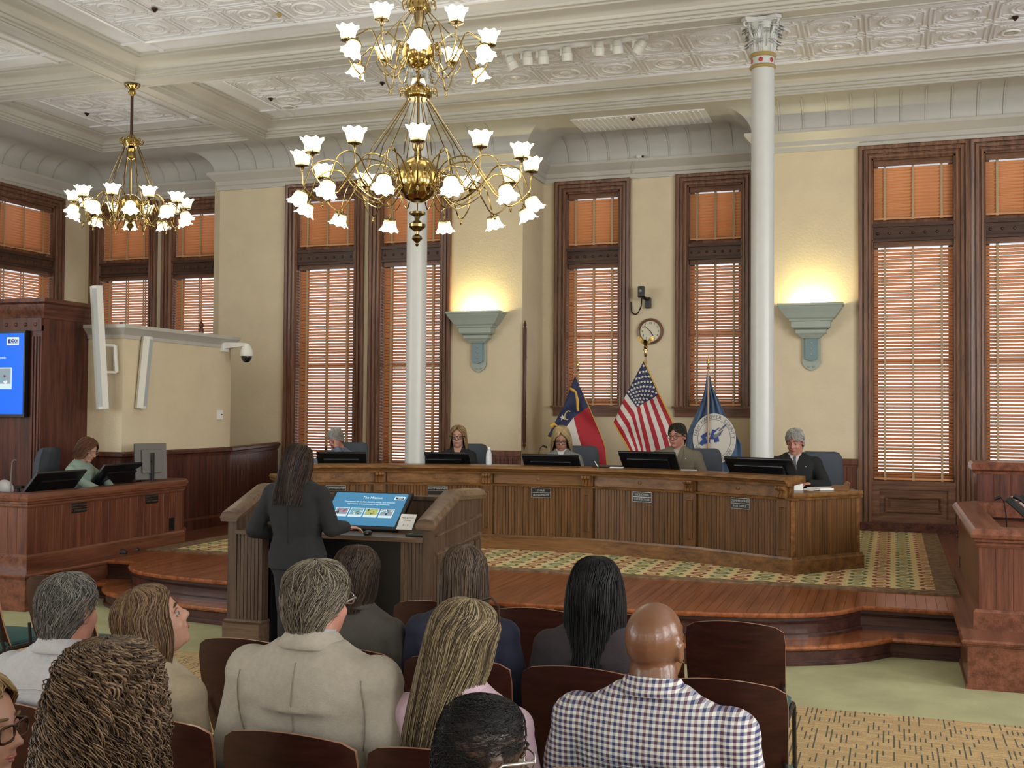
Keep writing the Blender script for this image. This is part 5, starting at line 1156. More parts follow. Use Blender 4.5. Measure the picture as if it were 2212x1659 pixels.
# small white cornice camera
c = Vector(at_y(1385, 339, YM-.15)); t = thing('cornice_camera', 'tiny white bullet camera with a cable on the bay cornice', 'camera', c); b = MB(); b.tube([(-.06, .02, .01), (.02, -.02, 0)], .022, 8); b.build('body', 'paper', t, local=True, smooth=.6); b = MB(); b.tube([(.02, -.02, 0), (.035, -.028, 0)], .018, 8); b.build('lens', 'blackpl', t, local=True)
b = MB(); b.tube(catmull([(-.05, .02, 0), (-.12, .02, -.08), (-.16, .08, -.20), (-.165, .145, -.34), (-.165, .145, -1.9)], 4), .006, 5); b.build('cable', 'white', t, local=True, smooth=1)
# tall slim column speakers
def col_speaker(top, bot, label, out, rz):
    top, bot = Vector(top), Vector(bot); t = thing('column_speaker', label, 'speaker', bot); ax = (top-bot); Ln = ax.length; z = ax.normalized(); ex = Matrix.Rotation(rz, 3, 'Z') @ Vector((1, 0, 0)); ey = z.cross(ex).normalized(); ex = ey.cross(z)
    Fm = Matrix.Identity(4)
    for i in range(3): Fm[i][0] = ex[i]; Fm[i][1] = ey[i]; Fm[i][2] = z[i]; Fm[i][3] = 0
    sec = [(-.062, .05), (-.062, -.02), (-.035, -.055), (.035, -.055), (.062, -.02), (.062, .05)]
    b = MB(); b.loft([[Fm @ Vector((x*k, y*k, zz)) for x, y in sec] for zz, k in ((0, .97), (.006, 1), (Ln-.006, 1), (Ln, .97))]); b.build('cabinet', 'speaker', t, local=True)
    b = MB(); b.loft([[Fm @ Vector((x, y, zz)) for x, y in ((.064, -.02), (.038, -.056), (.034, -.056), (.060, -.018))] for zz in (.03, Ln-.03)]); b.build('grille', 'speakerg', t, local=True)
    b = MB(); o_ = Vector(out); m_ = Fm @ Vector((0, .04, Ln*.30)); m2 = Fm @ Vector((0, .04, Ln*.52)); 
    b.tube([m_, m_+o_], .018, 6); b.tube([m2, m2+o_], .018, 6); b.tube([m_+o_, m2+o_], .028, 6); b.build('wall_bracket', 'speaker', t, local=True)
col_speaker(at_y(207, 618, 10.18), at_y(221, 884, 10.24), 'tall pale column speaker at the corner of the dark cabinet, topping the cream block', (.07, .12, 0), -.5)
col_speaker(at_y(319, 728, 10.75), at_y(304, 883, 10.66), 'shorter pale column speaker on the broad face of the cream block', (-.18, .05, 0), .5)
# dome camera on arm
c = Vector(at_x(490, 747, -8.22)); t = thing('dome_camera', 'white dome camera on an arm at the far corner of the cream block', 'camera', (-8.22, 12.40, 2.45)); zz = at_y(500, 748, 12.4)[2]-2.45
b = MB(); b.box(.0, -.07, zz-.07, .04, .07, zz+.09); b.loft([[(.04, -.04, zz-.03), (.04, .04, zz-.03), (.04, .04, zz+.05), (.04, -.04, zz+.05)], [(.34, -.03, zz+.0), (.34, .03, zz+.0), (.34, .03, zz+.04), (.34, -.03, zz+.04)]]); b.build('arm', 'paper', t, local=True)
b = MB(); b.lathe([(.03, zz+.03), (.05, zz), (.075, zz-.05), (.085, zz-.10), (.082, zz-.13)], 18, Matrix.Translation((.35, 0, 0))); b.build('housing', 'paper', t, local=True, smooth=.7)
b = MB(); b.ball((.35, 0, zz-.14), (.07, .07, .075), 16, 10); b.build('dome', mat('smoked_dome', (.01, .01, .012), .08, spec=.8), t, local=True, smooth=1)
p = at_x(479, 896, -8.22); b = MB(); b.box(0, -.05, -.06, .025, .05, .06); o = tag(b.build('thermostat', 'paper'), 'small white wall control near the right edge of the cream block', 'thermostat'); o.location = (-8.219, p[1]-.06, p[2]); q = MB(); q.box(.025, .005, -.005, .027, .035, .01); q.build('slot', 'blackpl', o, local=True)
# tall brown pole before the corner pilaster
p = at_y(1128, 692, 14.75); t = thing('window_pole', 'tall dark wooden pole with pointed ends on the wall by the corner pilaster', 'pole', (p[0], YW-.03, at_y(1128, 972, YW)[2])); Hh = at_y(1128, 692, YW)[2]-at_y(1128, 972, YW)[2]
b = MB(); b.lathe([(.002, 0), (.014, .04), (.028, .07), (.014, .085), (.026, .12), (.026, Hh-.12), (.014, Hh-.085), (.028, Hh-.07), (.012, Hh-.035), (.002, Hh)], 12); b.build('shaft', 'mahog', t, local=True, smooth=.7)
b = MB(); b.box(-.02, .0, .5, .02, .03, .54); b.box(-.02, .0, Hh-.54, .02, .03, Hh-.5); b.build('clip', 'black', t, local=True)
for (u, v, Y, l) in ((472, 716, 12.0, 'dark pointed finial post on top of the cream block'),):
    p = at_y(u, v, Y); b = MB(); b.lathe([(.03, 0), (.03, .06), (.018, .08), (.035, .11), (.018, .14), (.002, .19)], 10); o = tag(b.build('finial_post', 'mahog', smooth=.6), l, 'finial'); o.location = (min(p[0], -8.28), Y, 2.774)
b = MB(); b.lathe([(.025, 0), (.025, .05), (.018, .05), (.018, .07)], 10); b.tube([(-.3, 0, .03), (.35, 0, .015)], .004, 5); o = tag(b.build('antenna', 'blackpl'), 'small black antenna receiver on top of the cream block', 'antenna'); p = at_y(262, 697, 10.9); o.location = (p[0], 10.9, 2.774)
# television on the cabinet
t = thing('television', 'wall television with a bright blue slide and 0:00 timer at the left edge', 'television', (-9.65, 9.66, 2.2))
tr_, br_ = at_y(57, 719, 9.655), at_y(57, 897, 9.655); z0, z1, x1 = br_[2]+.01, tr_[2]-.005, tr_[0]; x0 = x1-1.52
b = MB(); b.box(x0-.02, 9.62, z0-.03, x1+.02, 9.672, z1+.03); b.build('housing', 'blackpl', t)
b = MB(); b.box(x0, 9.6175, z0, x1, 9.6195, z1); so = b.build('slide', mat('bright_blue_slide', (.0, .05, .3), .25, emit=1.0, ec=(.0, .13, .85)), t)
FT = frame(Vector(((x0+x1)/2, 9.617, (z0+z1)/2)), (1, 0, 0), (0, 0, 1)); W_, H_ = x1-x0, z1-z0
b = MB(); b.obox(FT @ Matrix.Translation((W_/2-.145, H_/2-.085, .001)), .165, .085, .002); o = b.build('timer_box', wh, so); b = MB(); b.obox(FT @ Matrix.Translation((W_/2-.14, H_/2-.085, .0025)), .135, .045, .001); b.build('timer_field', mat('slide_navy', (0, 0, .05), .4, emit=.6, ec=(.01, .02, .35)), o)
text('0:00', .062, FT @ Matrix.Translation((W_/2-.125, H_/2-.085, .0035)), o, wh)
text('The Mission', .08, FT @ Matrix.Translation((0, H_/2-.17, .0012)), so, wh); text('To empower the health, education, safety, and economic', .046, FT @ Matrix.Translation((-.0, H_/2-.265, .0012)), so, wh); text('opportunity of every person in our community.', .046, FT @ Matrix.Translation((-.02, H_/2-.33, .0012)), so, wh)
for k, pal in enumerate(([sk, dg, pk, dg], [tl_, gr, dg, pk, wh], [gr, yl, dg, yl], [sk, tl_, dg, wh])): thumbs(FT, -.50+.325*k, -.05, .27, .235, pal, so, .0012)
# cabinet side screws: small steel dots
# ceiling downlights, sprinklers, track lights
def downlight(u, v, z, label):
    p = at_z(u, v, z); t = thing('recessed_downlight', label, 'ceiling light', (p[0], p[1], z)); b = MB(); b.lathe([(.075, 0), (.095, -.006), (.10, 0), (.10, .012), (.075, .012)], 24); b.build('ring', 'paper', t, local=True, smooth=.6); b = MB(); b.lathe([(.076, .002), (.05, .045), (.001, .05)], 18); b.build('reflector', 'chrome', t, local=True, smooth=.6)
    for k in range(3): q = MB(); q.box(-.07, -.035+.035*k-.003, -.002, .07, -.035+.035*k+.003, .004); q.build('louvre', 'black', t, local=True)
downlight(624, 233, 6.045, 'recessed ceiling downlight in the coffer above the left windows'); downlight(234, 262, 6.045, 'recessed ceiling downlight above the small chandelier'); downlight(2184, 71, 6.045, 'recessed ceiling downlight near the top right corner of the photo')
for u, v, z, l in ((585, 214, 6.045, 'dark ceiling sprinkler left of the large chandelier'), (188, 246, 6.045, 'dark ceiling sprinkler behind the small chandelier'), (334, 21, 6.045, 'dark ceiling sprinkler in the top left coffer'), (603, 32, 6.045, 'tan ceiling sprinkler left of the upper chandelier tier'), (1367, 257, 5.826, 'dark ceiling sprinkler in the bay ceiling'), (2193, 39, 6.045, 'dark ceiling sprinkler above the downlight at top right'), (826, 180, 6.045, 'dark ceiling sprinkler left of the rear column capital')):
    p = at_z(u, v, z); b = MB(); b.lathe([(.035, .012), (.035, 0), (.022, -.012), (.008, -.03), (.001, -.03)], 14); o = tag(b.build('sprinkler', 'bronze' if 'tan' not in l else 'gold_paint', smooth=.7), l, 'sprinkler'); o.location = p
t = thing('light_track', 'white ceiling light track beyond the main beam', 'light track', (*at_z(1240, 96, 5.98)[:2], 5.98))
pa, pb_ = Vector(at_z(1085, 116, 6.0)), Vector(at_z(1400, 82, 6.0)); yt = (pa.y+pb_.y)/2; b = MB(); b.box(pa.x, yt-.018, 5.985, pb_.x, yt+.018, 6.03); b.box(pa.x+.2, yt-.015, 6.02, pa.x+.24, yt+.015, 6.064); b.box(pb_.x-.24, yt-.015, 6.02, pb_.x-.2, yt+.015, 6.064); b.build('rail', 'paper', t)
for k, (u, v, tilt, lit) in enumerate(((1101, 139, -25, 1), (1135, 128, 0, 0), (1169, 126, 0, 0), (1220, 119, 0, 0), (1289, 107, 4, 0), (1329, 104, -4, 0), (1377, 103, 35, 1))):
    p = at_y(u, v, yt-.02); s = thing('spot_head', ('white ceiling spotlight, %s on the light track' % (('leftmost, lit', 'second from the left', 'third from the left', 'fourth from the left', 'fifth from the left', 'second from the right', 'rightmost, tilted and lit')[k])), 'spotlight', (p[0], p[1], 5.985), 0, 'white spotlights on the ceiling track')
    dz = p[2]-5.985; b = MB(); b.box(-.055, -.015, -.09, -.03, .015, 0); b.box(-.055, -.02, -.02, .03, .02, .0); b.build('yoke', 'paper', s, local=True)
    Rm = Matrix.Translation((.03, -.01, dz)) @ Matrix.Rotation(math.radians(tilt), 4, 'Y') @ Matrix.Rotation(math.radians(12), 4, 'X'); b = MB(); b.lathe([(.035, .09), (.048, .08), (.055, .02), (.062, .012), (.062, -.075), (.054, -.075)], 18, Rm); b.build('can', 'speaker', s, local=True, smooth=.5)
    b = MB(); b.lathe([(.053, -.072), (.001, -.072)], 16, Rm, caps=False); b.build('lamp_face', 'spotface' if lit else 'speakerg', s, local=True)
# ================================================================ PEOPLE
from mathutils.bvhtree import BVHTree
def remesh(mb, voxel, smooth=3, fac=.5):
    me = bpy.data.meshes.new('tmp'); me.from_pydata(mb.v, [], mb.f)
    bm = bmesh.new(); bm.from_mesh(me); bmesh.ops.recalc_face_normals(bm, faces=bm.faces); bm.to_mesh(me); bm.free()
    o = bpy.data.objects.new('tmp', me); COL.objects.link(o)
    r = o.modifiers.new('r', 'REMESH'); r.mode = 'VOXEL'; r.voxel_size = voxel; r.use_smooth_shade = True
    s = o.modifiers.new('s', 'SMOOTH'); s.iterations = smooth; s.factor = fac
    dg = bpy.context.evaluated_depsgraph_get(); dg.update(); out = bpy.data.meshes.new_from_object(o.evaluated_get(dg)); bpy.data.objects.remove(o); bpy.data.meshes.remove(me); return out
def cap(b, p, q, r0, r1, n=10):
    """tapered capsule"""
    p, q = Vector(p), Vector(q); d = (q-p); Ln = d.length
    if Ln < 1e-6: b.ball(p, r0, n, 6); return
    d.normalize(); pts = []; rr = []
    for k in (-.98, -.8, -.5, 0): pts.append(p+d*r0*k); rr.append(r0*math.sqrt(max(.02, 1-k*k)))
    for k in (0, .5, .8, .98): pts.append(q+d*r1*k); rr.append(r1*math.sqrt(max(.02, 1-k*k)))
    b.tube(pts, rr, n)
def ellip_rings(b, rows, n=20, e=.8):
    """rows: (z, halfwidth, yback, yfront, cx)"""
    rings = []
    for z, w, yb, yf, cx in rows:
        rr = []
        for i in range(n):
            a = 2*PI*i/n; c, s = math.cos(a), math.sin(a); c = math.copysign(abs(c)**e, c); s = math.copysign(abs(s)**e, s)
            rr.append((cx+w*c, (yb+yf)/2+(yf-yb)/2*s, z))
        rings.append(rr)
    b.loft(rings)
def hand(b, wr, d, nrm, side, curl=.35, sc=1.0, inf=0):
    """palm, four unequal bent fingers, thumb off the side; d: direction, nrm: palm normal (toward palm), side: thumb side vector"""
    wr, d, nrm = Vector(wr), Vector(d).normalized(), Vector(nrm).normalized(); sd = Vector(side); sd = (sd-d*sd.dot(d)).normalized(); nrm = d.cross(sd) if d.cross(sd).dot(nrm) > 0 else -d.cross(sd)
    rows = []
    for t, w, th in ((-.01, .026, .019), (.02, .034, .016), (.055, .041, .014), (.085, .042, .012), (.094, .036, .009)):
        c = wr+d*t*sc; rows.append([c+sd*(w*sc*math.cos(a))+nrm*(th*sc*math.sin(a)) for a in [2*PI*i/12 for i in range(12)]])
    b.loft(rows)
    for k, (off, ln) in enumerate(((.031, .072), (.011, .080), (-.010, .075), (-.030, .060))):
        p = wr+d*.085*sc+sd*off*sc; dr = d.copy(); ax = None; r = .0088*sc
        dr = (d+sd*off*1.5).normalized()
        for j, f in enumerate((.45, .32, .23)):
            ang = curl*(.6+.5*j); dr = (dr*math.cos(ang)+nrm*math.sin(ang)).normalized(); q = p+dr*ln*f*sc; cap(b, p, q, r, r*.92, 7); p = q; r *= .92
    p = wr+d*.022*sc+sd*.030*sc; dr = (d*.62+sd*.75+nrm*.25).normalized(); r = .0115*sc
    for j, ln in enumerate((.040, .032, .026)):
        q = p+dr*ln*sc; cap(b, p, q, r, r*.9, 7); p = q; r *= .9; dr = (dr+d*.28-sd*.12).normalized()
def head_prims(b, Mh, k=1.0, jaw=1.0, neckr=.055, base=None, fem=False):
    H = lambda *p: Mh @ (Vector(p)*k)
    def el(c, r, n=16, m_=10):
        b.ball(H(*c), tuple(q*k for q in r), n, m_, M4=Mh.to_3x3().to_4x4())
    el((0, -.012, .03), (.076, .098, .094), 20, 12); el((0, .024, -.032), (.060*jaw, .066, .084)); el((0, .062, -.086), (.026*jaw, .024, .022))
    el((-.030, .05, -.03), (.028, .032, .03)); el((.030, .05, -.03), (.028, .032, .03)); el((0, .0, -.06), (.058*jaw, .06, .045))
    cap(b, H(-.045, .066, .030), H(0, .082, .030), .009, .009, 8); cap(b, H(.045, .066, .030), H(0, .082, .030), .009, .009, 8)
    cap(b, H(0, .086, .018), H(0, .106, -.020), .0065, .0115, 8); cap(b, H(-.010, .094, -.025), H(.010, .094, -.025), .009, .009, 8)
    cap(b, H(-.016, .084, -.050), H(.016, .084, -.050), .0075, .0075, 8); cap(b, H(-.013, .083, -.060), H(.013, .083, -.060), .008, .008, 8)
    for s in (-1, 1):
        Me = (Mh.to_3x3() @ Matrix.Rotation(s*-.30, 3, 'Z') @ Matrix.Rotation(-.15, 3, 'X')).to_4x4()
        b.ball(H(s*.0755, -.008, -.004), (.0085*k, .017*k, .029*k), 10, 8, M4=Me)
        rim = [H(s*.0835, -.008-.016*math.sin(a), -.004+.026*math.cos(a)) for a in [math.radians(-40+i*26) for i in range(10)]]
        b.tube(rim, .0045*k, 6)
    if base is not None: cap(b, H(0, -.018, -.055), base, neckr, neckr*1.12, 14)
def face_parts(t, Mh, k, brow, lipc, lid=.0):
    H = lambda *p: Mh @ (Vector(p)*k)
    for s in (-1, 1):
        b = MB(); b.ball(H(s*.031, .0665, .006), .0125*k, 12, 8); e = b.build('eye', 'eyewhite', t, local=True, smooth=2)
        b = MB(); b.ball(H(s*.031, .0765, .005), .0050*k, 8, 6); b.build('iris', 'iris', e, local=True, smooth=2)
        b = MB(); b.tube([H(s*.047, .066, .012), H(s*.040, .077, .0165), H(s*.031, .0815, .0175), H(s*.020, .078, .014)], [.0035*k, .0045*k, .0045*k, .003*k], 6); b.tube([H(s*.045, .068, -.002), H(s*.031, .0795, -.0055), H(s*.019, .077, -.001)], .0028*k, 6); b.build('eyelid', lid, t, local=True, smooth=2)
        b = MB(); b.tube([H(s*.052, .069, .030), H(s*.038, .083, .037), H(s*.018, .089, .035)], [.002*k, .0038*k, .0035*k], 5); b.build('eyebrow', brow, t, local=True, smooth=2)
    b = MB(); b.tube([H(-.024, .080, -.054), H(-.010, .0905, -.0515), H(0, .0915, -.053), H(.010, .0905, -.0515), H(.024, .080, -.054)], [.002*k, .0048*k, .0048*k, .0048*k, .002*k], 6); b.tube([H(-.020, .081, -.0565), H(0, .0905, -.061), H(.020, .081, -.0565)], [.002*k, .0055*k, .002*k], 6); b.build('lips', lipc, t, local=True, smooth=2)
def glasses(t, Mh, k, m='blackpl', round_=False, w=.0022, label=None):
    H = lambda *p: Mh @ (Vector(p)*k); b = MB()
    for s in (-1, 1):
        hw, hh = (.024, .021) if round_ else (.027, .018); pts = []
        for i in range(17):
            a = 2*PI*i/16; c, q = math.cos(a), math.sin(a)
            if not round_: c = math.copysign(abs(c)**.6, c); q = math.copysign(abs(q)**.6, q)
            x = s*.032+hw*c; pts.append(H(x, .098-.18*abs(x)**1.3, .004+hh*q))
        b.tube(pts, w*k, 5, caps=False); b.tube([H(s*.058, .089, .010), H(s*.080, .075, .012), H(s*.0865, .0, .008), H(s*.086, -.02, -.01)], [w*k*1.3, w*k*1.6, w*k*1.3, w*k], 5)
    b.tube([H(-.007, .097, .008), H(0, .101, .011), H(.007, .097, .008)], w*k, 5); o = b.build('glasses', m, t, local=True, smooth=2)
    b = MB()
    for s in (-1, 1): b.add([H(s*.032+.022*math.cos(a), .0945-.1*abs(s*.032+.022*math.cos(a))+.0, .004+.016*math.sin(a)) for a in [2*PI*i/12 for i in range(12)]], [tuple(range(12))])
    b.build('lens', 'glass', o, local=True); return o
M['eyewhite'] = mat('eye_white', (.34, .31, .28), .3); M['iris'] = mat('iris_dark', (.03, .025, .02), .15)
def skin(n, c, rough=.5): return mat('skin_'+n, c, rough, var=.10, sc=18, bmp=.06, bsc=120)
SK = {'fair': skin('fair', (.44, .235, .165)), 'pink': skin('pink', (.46, .215, .155)), 'tan': skin('tan', (.36, .175, .115)), 'brown': skin('brown', (.155, .068, .034), .30), 'dark': skin('dark', (.055, .028, .018), .42)}
LIP = {'fair': mat('lips_rose', (.34, .11, .09), .4), 'brown': mat('lips_brown', (.13, .05, .035), .4)}
def hairmats(n, cols): return [mat('hair_%s_%d' % (n, i), c, .5, spec=.25, bmp=.0) for i, c in enumerate(cols)]
HM = {'grey': hairmats('grey', ((.115, .108, .092), (.22, .21, .185), (.06, .056, .05))), 'dirty': hairmats('sandy_grey', ((.13, .110, .080), (.26, .225, .17), (.075, .065, .05))),
      'white': hairmats('white', ((.42, .41, .38), (.52, .51, .48), (.32, .31, .28))), 'ltbrown': hairmats('light_brown', ((.115, .066, .034), (.21, .135, .075), (.07, .040, .022))),
      'brown': hairmats('dark_brown', ((.026, .015, .010), (.055, .034, .022), (.012, .008, .006))), 'midbrown': hairmats('mid_brown', ((.055, .036, .024), (.115, .080, .055), (.028, .018, .013))),
      'black': hairmats('black', ((.0025, .0025, .003), (.006, .006, .007), (.0015, .0015, .002))), 'streak': hairmats('streaked', ((.11, .078, .042), (.27, .215, .125), (.05, .035, .022))),
      'curly': hairmats('curly', ((.075, .046, .027), (.165, .11, .066), (.026, .016, .011))), 'blonde': hairmats('blonde', ((.36, .26, .125), (.50, .39, .21), (.23, .155, .07))), 'auburn': hairmats('auburn', ((.085, .034, .017), (.14, .062, .030), (.05, .02, .011))),
      'sandy': hairmats('blond_long', ((.26, .165, .075), (.38, .26, .13), (.16, .10, .045))), 'darkgrey': hairmats('dark_grey', ((.045, .04, .032), (.075, .068, .055), (.025, .022, .018))), 'blackshort': hairmats('cropped_black', ((.008, .007, .007), (.014, .013, .012), (.004, .004, .004)))}
def hair(t, Mh, rows, mats, n=380, k=1.0, r=.0017, wave=(0, 0), curl=(0, 0), seg=(0, 1), lift=.004, seed=1, npt=12, shell=.97, world_down=False, name='hair', tip=.35):
    g = np.random.default_rng(seed); R_ = np.array(rows, float)
    # refine the rows
    s_in = np.linspace(0, 1, len(R_)); m_ = 40; s_out = np.linspace(0, 1, m_)
    def cub(col):
        P = [Vector((c, 0, 0)) for c in col]; return np.interp(s_out, s_in, col)
    T = np.stack([cub(R_[:, i]) for i in range(6)], 1)
    for _ in range(2): T[1:-1] = (T[:-2]+T[1:-1]*2+T[2:])/4
    def pos(s, tt, lf):
        T_ = [np.interp(s, s_out, T[:, i]) for i in range(6)]; op = np.radians(T_[5]); ph = op+tt*(2*PI-2*op)
        return np.stack([T_[3]+(T_[1]+lf)*np.sin(ph), T_[4]+(T_[2]+lf)*np.cos(ph), T_[0]], -1)
    M3 = np.array(Mh.to_3x3()); O = np.array(Mh.translation)
    W_ = lambda P: (P*k) @ M3.T+O
    if shell:
        na = 44; tt = np.linspace(0, 1, na); V = []
        for s in np.linspace(0, .93, 26): V.append(pos(np.full(na, s), tt, -.004 if s > .03 else -.0))
        V = np.array(V); V[..., 0] *= shell; V = W_(V.reshape(-1, 3)); f = [(j*na+i, j*na+i+1, (j+1)*na+i+1, (j+1)*na+i) for j in range(25) for i in range(na-1)]
        b = MB(); b.add(V.tolist(), f); sh = b.build(name, mats[2], t, local=True, smooth=2)
    s0 = g.uniform(0, max(seg[0], .0001), n) if seg[0] > 0 and seg[1] >= 1 else g.uniform(0, 1, n); ln = seg[1]
    if ln >= 1: s0 = g.uniform(0, .28, n)**1.5; s1 = np.minimum(1, g.uniform(.78, 1.03, n))
    else: s1 = np.minimum(1, s0+ln*g.uniform(.7, 1.3, n))
    u = np.linspace(0, 1, npt); s = s0[:, None]+(s1-s0)[:, None]*u[None]; t0 = g.uniform(0, 1, n)[:, None]
    tt = t0+wave[0]*np.sin(wave[1]*s+g.uniform(0, 6.3, n)[:, None])+g.normal(0, .006, (n, 1))*u*6
    tt = np.clip(tt, 0, 1); lf = g.uniform(-.001, lift, (n, 1))*np.ones_like(s)
    lf = lf+(.25*lift*np.sin(5*s+g.uniform(0, 6.3, (n, 1))))
    if ln < 1: lf = lf+u[None]*lift*.8
    P = pos(s, tt, lf)
    if curl[0]:
        ph = g.uniform(0, 6.3, (n, 1)); th = curl[1]*s*g.uniform(.8, 1.25, (n, 1))+ph; rad = P.copy(); rad[..., 2] = 0; rad /= np.linalg.norm(rad, axis=-1, keepdims=True)+1e-6
        tn = np.stack([-rad[..., 1], rad[..., 0], np.zeros_like(s)], -1); amp = curl[0]*np.clip(s*3, 0, 1)[..., None]*g.uniform(.6, 1.3, (n, 1, 1))
        P = P+rad*np.cos(th)[..., None]*amp+tn*np.sin(th)[..., None]*amp; P[..., 2] += .5*amp[..., 0]*np.sin(th*1.0+1)
    P = W_(P.reshape(-1, 3)).reshape(n, npt, 3)
    tg = np.gradient(P, axis=1); tg /= np.linalg.norm(tg, axis=-1, keepdims=True)+1e-9
    c = P.mean(axis=(0, 1)); out = P-c; a1 = np.cross(tg, out); a1 /= np.linalg.norm(a1, axis=-1, keepdims=True)+1e-9; a2 = np.cross(a1, tg)
    rr = r*(1-(1-tip)*u[None, :, None]**3)*g.uniform(.7, 1.3, (n, 1, 1))
    V = np.stack([P+a1*rr, P-a1*.5*rr+a2*.87*rr, P-a1*.5*rr-a2*.87*rr], 2)  # n,npt,3,3
    V = V.reshape(-1, 3); idx = np.arange(n*npt*3).reshape(n, npt, 3); F = []
    for q in range(3): F.append(np.stack([idx[:, :-1, q], idx[:, :-1, (q+1) % 3], idx[:, 1:, (q+1) % 3], idx[:, 1:, q]], -1).reshape(-1, 4))
    F = np.concatenate(F); mi = np.tile(np.repeat(g.choice([0, 0, 1, 1, 2], n), npt-1), 3)
    me = bpy.data.meshes.new('hair_strands'); me.from_pydata(V, [], F.tolist()); [me.materials.append(x) for x in mats]; me.polygons.foreach_set('material_index', mi.astype(np.int32)); me.shade_smooth()
    o = bpy.data.objects.new('hair_strands', me); COL.objects.link(o); o.parent = sh if shell else t; stuff(o); return o
SHORT = [(.133, .004, .004, 0, -.012, 0), (.129, .030, .041, 0, -.012, 0), (.116, .053, .071, 0, -.012, 0), (.092, .070, .092, 0, -.012, 0), (.06, .0785, .101, 0, -.012, 8), (.03, .081, .104, 0, -.012, 58), (.0, .080, .103, 0, -.013, 78), (-.03, .075, .098, 0, -.014, 104), (-.06, .066, .086, 0, -.016, 118), (-.092, .056, .072, 0, -.018, 132)]
def longh(L_, w=.10, b=.115, spread=1.0, face=52, cy=-.015, top=.145, flat=1.0, bk=0):
    """straight hair falling to z = -L_ below the head centre"""
    return [(top-.006, .004, .004, 0, cy, 0), (top-.010, .031, .041, 0, cy, 0), (top-.025, .056, .073, 0, cy, 0), (top-.052, .075, .095, 0, cy, 6), (.06, .085, .107, 0, cy, max(30, face*.85)), (.02, .90*w+.004, .96*b+.002, 0, cy, face+2), (-.03, w, b, 0, cy, face+6), (-.08, w*1.03, b*.97*flat, 0, cy-.004, face+14), (-.08-(L_-.08)*.35, w*(1+.12*spread), b*.92*flat, 0, cy-.012, face+26), (-.08-(L_-.08)*.7, w*(1+.2*spread), b*.85*flat, 0, cy-.02-bk*.6, face+34), (-L_, w*(1+.2*spread), b*.78*flat, 0, cy-.022-bk, face+40)]
class Fig: pass
